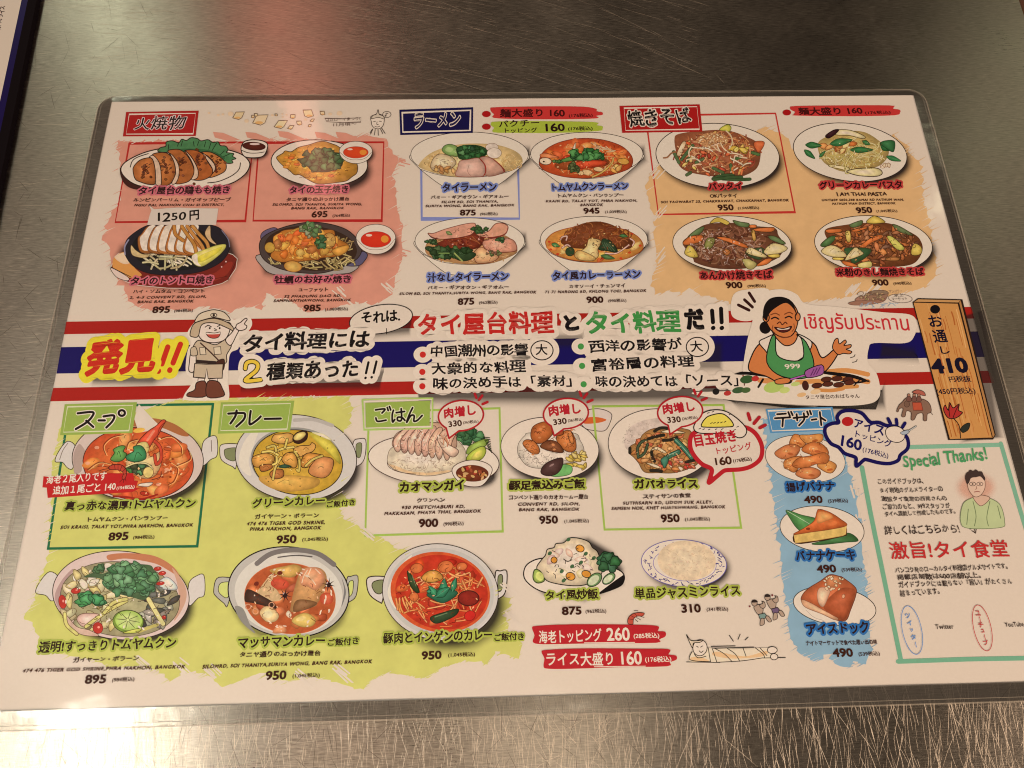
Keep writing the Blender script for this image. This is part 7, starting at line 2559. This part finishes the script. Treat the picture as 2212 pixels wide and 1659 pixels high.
text('thai_words', 'เชิญรับประทาน', (795, 498), (1478, 508), 132, W_, WORD, (196, 44, 48), bold=0.006, jitter=.5)
text('cook_words', 'タニヤ屋台のおばちゃん', (798, 930), (1148, 921), 30, W_, WORD, (60, 28, 20), bold=0.01)

# ---- wooden sign
B = Art('plank_drawing', MENU, BUBBLE, label='drawn upright wooden plank lettered with the table charge')
WD = (204, 140, 74)
B.poly([(1492, 300), (1525, 278), (1806, 285), (2024, 1160), (2010, 1184), (1726, 1190)], (176, 120, 66), (40, 24, 16), 7)
B.poly([(1492, 300), (1786, 306), (2006, 1176), (1726, 1190)], WD, (40, 24, 16), 6)
B.poly([(1492, 300), (1525, 278), (1806, 285), (1786, 306)], (196, 142, 84), (40, 24, 16), 6)
rw_ = random.Random(8)
for k in range(60):
    t = rw_.uniform(.04, .94)
    v0 = rw_.uniform(0, .9)
    v1 = min(.98, v0 + rw_.uniform(.06, .3))

    def bp(t_, v_):
        return (1492 + 294 * t_ + 234 * v_ - 14 * t_ * v_, 303 + 884 * v_ - 8 * t_)
    B.stroke([bp(t, v0), bp(t + rw_.uniform(-.015, .015), (v0 + v1) / 2), bp(t, v1)], rw_.uniform(3, 9), jit(rw_.choice(((178, 96, 40), (216, 156, 92), (186, 112, 54))), 8))
B.ell(1635, 346, 32, 28, (16, 12, 16))
NB = (20, 14, 34)
text('plank_words', 'お', (1604, 462), (1692, 458), 76, B, WORD, NB, bold=0.02, jitter=0)
text('plank_words', '通', (1632, 564), (1722, 560), 84, B, WORD, NB, bold=0.02, jitter=0)
text('plank_words', 'し', (1676, 636), (1734, 634), 50, B, WORD, NB, bold=0.02, jitter=0)
text('plank_words', '410', (1620, 765), (1860, 758), 102, B, WORD, NB, bold=0.05, jitter=.3)
text('plank_words', '円税抜', (1730, 822), (1872, 816), 44, B, WORD, NB, bold=0.02)
text('plank_words', '(450円税込)', (1650, 908), (1902, 900), 50, B, WORD, NB, bold=0.015, jitter=.5)
for q in ([(1690, 1000), (1700, 968), (1720, 1000), (1728, 950), (1752, 985), (1790, 960), (1786, 1000), (1812, 1016), (1770, 1050), (1720, 1050)],):
    B.blob(q, (176, 46, 40), (40, 20, 16), 6, n=4)
for q in ([(1730, 1040), (1725, 990), (1735, 955)], [(1752, 1046), (1770, 1000), (1786, 970)]):
    B.stroke(q, 5, (60, 16, 14))
B.stroke([(1752, 1050), (1790, 1100), (1800, 1180)], 6, (40, 26, 18))
B.blob([(1800, 1120), (1830, 1090), (1860, 1085), (1850, 1125), (1815, 1145)], (44, 46, 36), (20, 18, 14), 4)

# ---- small sketches
E_ = Art('elephant_drawing', MENU, SIGN, label='small brown sketch of an elephant carrying riders under a parasol')
EB, EL = (136, 100, 78), (70, 46, 36)
E_.blob([(1420, 950), (1450, 920), (1490, 925), (1560, 930), (1600, 960), (1610, 1010), (1585, 1025), (1580, 1065), (1560, 1065), (1555, 1020), (1520, 1025), (1500, 1060), (1480, 1060), (1480, 1015), (1450, 1005), (1440, 1040), (1418, 1038), (1428, 990), (1405, 990), (1395, 1010), (1386, 1005), (1400, 970)], EB, EL, 4)
E_.poly([(1488, 950), (1545, 950), (1556, 1000), (1494, 1000)], (186, 80, 52), (120, 50, 36), 4)
E_.ell(1452, 960, 18, 20, (120, 86, 66), 0, EL, 3)
E_.blob([(1488, 885), (1520, 868), (1560, 880), (1572, 905), (1540, 900)], (176, 92, 72), EL, 4)
E_.stroke([(1535, 900), (1530, 935)], 4, EL, smooth=False)
for x in (1465, 1500, 1530):
    E_.blob([(x - 14, 940), (x - 8, 908), (x + 8, 908), (x + 16, 940)], (120, 76, 62), EL, 3)
    E_.ell(x, 902, 9, 9, (166, 110, 84), 0, EL, 3)
E_.stroke([(1605, 1010), (1620, 1030)], 3, EL, smooth=False)
S_ = Art('boat_drawing', MENU, SIGN, label='small sepia sketch of laden market boats with a tiny caption')
for q, c in (([(1075, 305), (1140, 290), (1260, 285), (1320, 270), (1290, 300), (1180, 318), (1100, 318)], (156, 108, 84)), ([(1180, 255), (1280, 255), (1330, 245), (1310, 275), (1210, 285)], (150, 110, 84)), ([(1200, 240), (1240, 225), (1310, 225), (1330, 245), (1240, 250)], (140, 112, 86)),
             ([(1120, 290), (1140, 265), (1190, 262), (1200, 285)], (166, 116, 92))):
    S_.blob(q, c, (106, 74, 58), 3)
S_.chunks(1240, 262, 90, 24, 24, ((150, 126, 84), (128, 92, 70), (176, 140, 100)), 26, (100, 72, 56), 2)
S_.blob([(1130, 250), (1150, 232), (1172, 240), (1160, 255)], (206, 184, 160), (120, 90, 70), 3)
S_.ticks(1260, 308, 110, 12, 20, (150, 164, 172), 30, 3)
S_.ell(1410, 276, 78, 28, None, 4, (130, 110, 96), 3)
text('sketch_words', 'アンパワー', (1340, 244), (1425, 238), 20, S_, WORD, (150, 116, 92))
text('sketch_words', '水上', (1372, 268), (1432, 264), 22, S_, WORD, (60, 40, 34))
text('sketch_words', 'マーケット', (1360, 293), (1456, 287), 22, S_, WORD, (60, 40, 34))
tile(0, 0)
L_ = Art('lantern_drawing', MENU, SIGN, label='row of little sketched sky lanterns along the top edge')
for x, y, s in ((1548, 748, 34), (1690, 775, 46), (1822, 805, 36), (1898, 755, 18), (1940, 797, 18), (1998, 735, 34), (2025, 780, 12), (2090, 733, 17), (1886, 825, 17), (1660, 745, 12), (1640, 755, 12), (1790, 745, 9), (2008, 815, 10)):
    a = R.uniform(-.2, .4)
    L_.poly([(x - s * .8 + a * s, y - s * .6), (x + s * .8 + a * s, y - s * .65), (x + s * .8 - a * s, y + s * .5), (x, y + s * .8), (x - s * .9 - a * s, y + s * .5)], jit((228, 196, 146), 6), (104, 74, 52), 4)
    L_.ell(x - a * s, y + s * .45, s * .55, s * .2, (222, 164, 96))
for x, y, s in ((1355, 733, 9), (1415, 747, 10), (1495, 738, 18), (1445, 742, 9), (1598, 785, 14), (1980, 776, 9), (1766, 748, 10), (2140, 740, 12), (2200, 735, 18), (1830, 740, 6), (1856, 745, 6), (1832, 760, 6)):
    L_.ell(x, y, s, s * .8, (232, 190, 150))
text('sketch_words', '11月頃〜', (2160, 822), (2310, 815), 24, L_, WORD, (90, 62, 50))
text('sketch_words', 'コムローイまつり!', (2112, 786), (2332, 780), 20, L_, WORD, (90, 62, 50))
L_.stroke([(2105, 768), (2220, 770), (2340, 764), (2338, 792), (2220, 796), (2118, 790)], 3, (90, 62, 50), smooth=False, closed=True)
tile(1, 0)
B_ = Art('statue_drawing', MENU, SIGN, label='pen sketch of a crowned Buddha head humming a note')
BL2 = (60, 44, 36)
B_.blob([(195, 790), (190, 760), (215, 745), (240, 740), (268, 750), (278, 775), (270, 815), (245, 835), (215, 830), (198, 810)], (228, 206, 176), BL2, 4)
B_.blob([(196, 770), (205, 750), (228, 740), (238, 712), (246, 742), (270, 752), (278, 772), (240, 762)], (206, 184, 156), BL2, 4)
for q in ([(208, 790), (222, 786)], [(244, 786), (260, 788)], [(232, 790), (230, 806), (240, 808)], [(218, 820), (234, 824), (250, 818)], [(205, 836), (190, 870)], [(220, 840), (214, 876)], [(255, 838), (268, 866)], [(238, 840), (240, 878)], [(262, 832), (284, 866)], [(200, 840), (186, 862)]):
    B_.stroke(q, 4, BL2)
B_.ell(295, 743, 27, 20, None, 0, BL2, 3)
B_.stroke([(290, 752), (290, 734), (302, 736)], 4, BL2, smooth=False)
B_.ell(287, 752, 5, 4, BL2)
tile(2, 2)
Y = Art('reclining_drawing', MENU, SIGN, label='pen sketch of a reclining statue wrapped in a robe')
YL = (34, 24, 20)
Y.blob([(40, 950), (60, 910), (110, 890), (160, 880), (350, 885), (540, 880), (600, 885), (612, 915), (600, 950), (400, 962), (200, 975), (60, 970)], (230, 204, 168))
Y.blob([(200, 930), (330, 950), (520, 935), (540, 900), (400, 935), (220, 905)], (226, 180, 128))
Y.blob([(50, 945), (110, 940), (170, 965), (70, 968)], (226, 180, 128))
Y.ell(112, 880, 46, 52, (230, 206, 178), 10, YL, 5)
Y.blob([(24, 795), (50, 830), (90, 835), (130, 830), (110, 845), (70, 850), (62, 880)], (216, 190, 156), YL, 5)
for q in ([(25, 972), (240, 975)], [(60, 905), (42, 950), (80, 965), (180, 970)], [(75, 920), (100, 945), (150, 935)], [(165, 880), (180, 970)], [(190, 880), (220, 970)], [(210, 885), (270, 920), (320, 970)], [(290, 885), (340, 920), (370, 968)], [(390, 880), (410, 935)], [(470, 880), (520, 920), (530, 945)], [(500, 880), (545, 930)],
          [(185, 872), (340, 868)], [(200, 884), (460, 876)], [(200, 975), (380, 965), (520, 945)], [(520, 946), (665, 944)], [(90, 870), (100, 876)], [(116, 876), (128, 868)], [(106, 900), (120, 910), (132, 900)]):
    Y.stroke(q, 5, YL)
for a in ((580, 895, 32, 22), (592, 938, 24, 20)):
    Y.ell(a[0], a[1], a[2], a[3], (230, 206, 178), 0, YL, 5)
for a, b in (((302, 800), (328, 838)), ((372, 792), (358, 826)), ((424, 812), (404, 830))):
    Y.stroke([a, b], 5, YL, smooth=False)
Z = Art('bodybuilder_drawing', MENU, SIGN, label='tiny sketch of two flexing bodybuilders in shorts')
ZB, ZL = (176, 146, 120), (44, 32, 28)
for dx, dy, c in ((0, 0, (120, 140, 126)), (84, -36, (110, 84, 106))):
    Z.blob([(470 + dx, 640 + dy), (462 + dx, 612 + dy), (500 + dx, 600 + dy), (520 + dx, 620 + dy), (516 + dx, 655 + dy), (490 + dx, 665 + dy)], ZB, ZL, 4)
    Z.ell(465 + dx, 590 + dy, 18, 20, ZB, 0, ZL, 4)
    Z.blob([(446 + dx, 586 + dy), (455 + dx, 570 + dy), (478 + dx, 572 + dy), (484 + dx, 585 + dy)], ZL)
    Z.blob([(498 + dx, 606 + dy), (520 + dx, 590 + dy), (512 + dx, 580 + dy), (530 + dx, 585 + dy), (534 + dx, 615 + dy), (516 + dx, 625 + dy)], ZB, ZL, 4)
    Z.poly([(490 + dx, 664 + dy), (530 + dx, 655 + dy), (550 + dx, 680 + dy), (520 + dx, 695 + dy), (500 + dx, 692 + dy)], c, ZL, 4)
    Z.blob([(506 + dx, 694 + dy), (526 + dx, 692 + dy), (528 + dx, 726 + dy), (502 + dx, 735 + dy)], ZB, ZL, 4)
    Z.blob([(536 + dx, 680 + dy), (556 + dx, 676 + dy), (576 + dx, 706 + dy), (556 + dx, 712 + dy)], ZB, ZL, 4)
Z.ell(434, 612, 6, 6, (120, 50, 50))
Z.ell(580, 540, 6, 7, (120, 50, 50))
# ---- portrait on the thank you note
tile(2, 1)
V = Art('portrait_drawing', NT, BUBBLE, M_BRUSH, label='watercolour portrait of a man with glasses and a pale green shirt')
VT = Art('printed_shadow_tint', NT, BUBBLE - 0.5, M_SOFT)  # peach wash behind the portrait
VT.soft(ellipse(1900, 1500, 120, 90, 0, 30), 60, .55, (228, 160, 128))
V.blob([(1800, 1720), (1815, 1610), (1870, 1570), (1920, 1560), (2000, 1575), (2060, 1620), (2085, 1720), (2060, 1760), (1850, 1765)], (186, 190, 134), (110, 116, 80), 4)
for q in ([(1880, 1590), (1900, 1680), (1890, 1750)], [(1990, 1590), (1970, 1690), (1980, 1750)], [(2040, 1620), (2060, 1700)], [(1850, 1640), (1840, 1740)]):
    V.stroke(q, 5, (110, 120, 78))
V.blob([(1880, 1560), (1935, 1550), (1990, 1570), (1930, 1620)], (214, 170, 140), (110, 80, 64), 4)
V.blob([(1845, 1470), (1860, 1420), (1910, 1400), (1950, 1430), (1958, 1500), (1930, 1550), (1890, 1560), (1855, 1520)], (222, 182, 152), (110, 80, 64), 4)
V.blob([(1842, 1480), (1828, 1440), (1836, 1410), (1850, 1400), (1862, 1386), (1884, 1394), (1900, 1384), (1916, 1396), (1938, 1398), (1948, 1418), (1960, 1440), (1954, 1456), (1930, 1430), (1900, 1434), (1868, 1440), (1856, 1466)], (66, 48, 42), n=3)
for x in (1878, 1925):
    V.ell(x, 1478, 20, 12, None, 0, (90, 70, 60), 4)
    V.ell(x, 1478, 6, 5, (60, 44, 38))
V.stroke([(1900, 1490), (1904, 1508), (1894, 1512)], 4, (140, 96, 74))
V.stroke([(1888, 1530), (1910, 1526), (1926, 1530)], 5, (150, 84, 70))

# ---- lettering on the second menu, running up its edge
G2 = Art('page_words', None, 0, M_INK)
G2.ob.parent = None
frame(0, 0, 432)
_w2 = 'ガパオライス'
pts = [(30, 660), (40, 580), (58, 490), (80, 410), (106, 330), (120, 250)]
for ch, (x, y) in zip(_w2, pts):
    g = glyph(ch)
    c = (g['v'].min(0) + g['v'].max(0)) / 2
    m = to_plane([(x, y)])[0]
    sc = 0.0031
    q = (g['v'] - c) * sc
    a = math.atan2(ed[1], ed[0])
    a = a if math.sin(a) > 0 else a + math.pi
    rot = np.array([[math.cos(a), -math.sin(a)], [math.sin(a), math.cos(a)]])
    v_, f_ = fat(ch, 0.03, 1 / 44)
    q = ((v_ - c) * sc) @ rot.T + m
    G2.add_plane(q, f_, ink((60, 40, 36)) + (1.0,))
G2.z_final = T2 + 2e-5


# ---------------------------------------------------------------- pour every printed part into its mesh
for A in Art.every:
    A.finish()
bpy.data.objects.remove(_fo)
bpy.data.curves.remove(_fc)
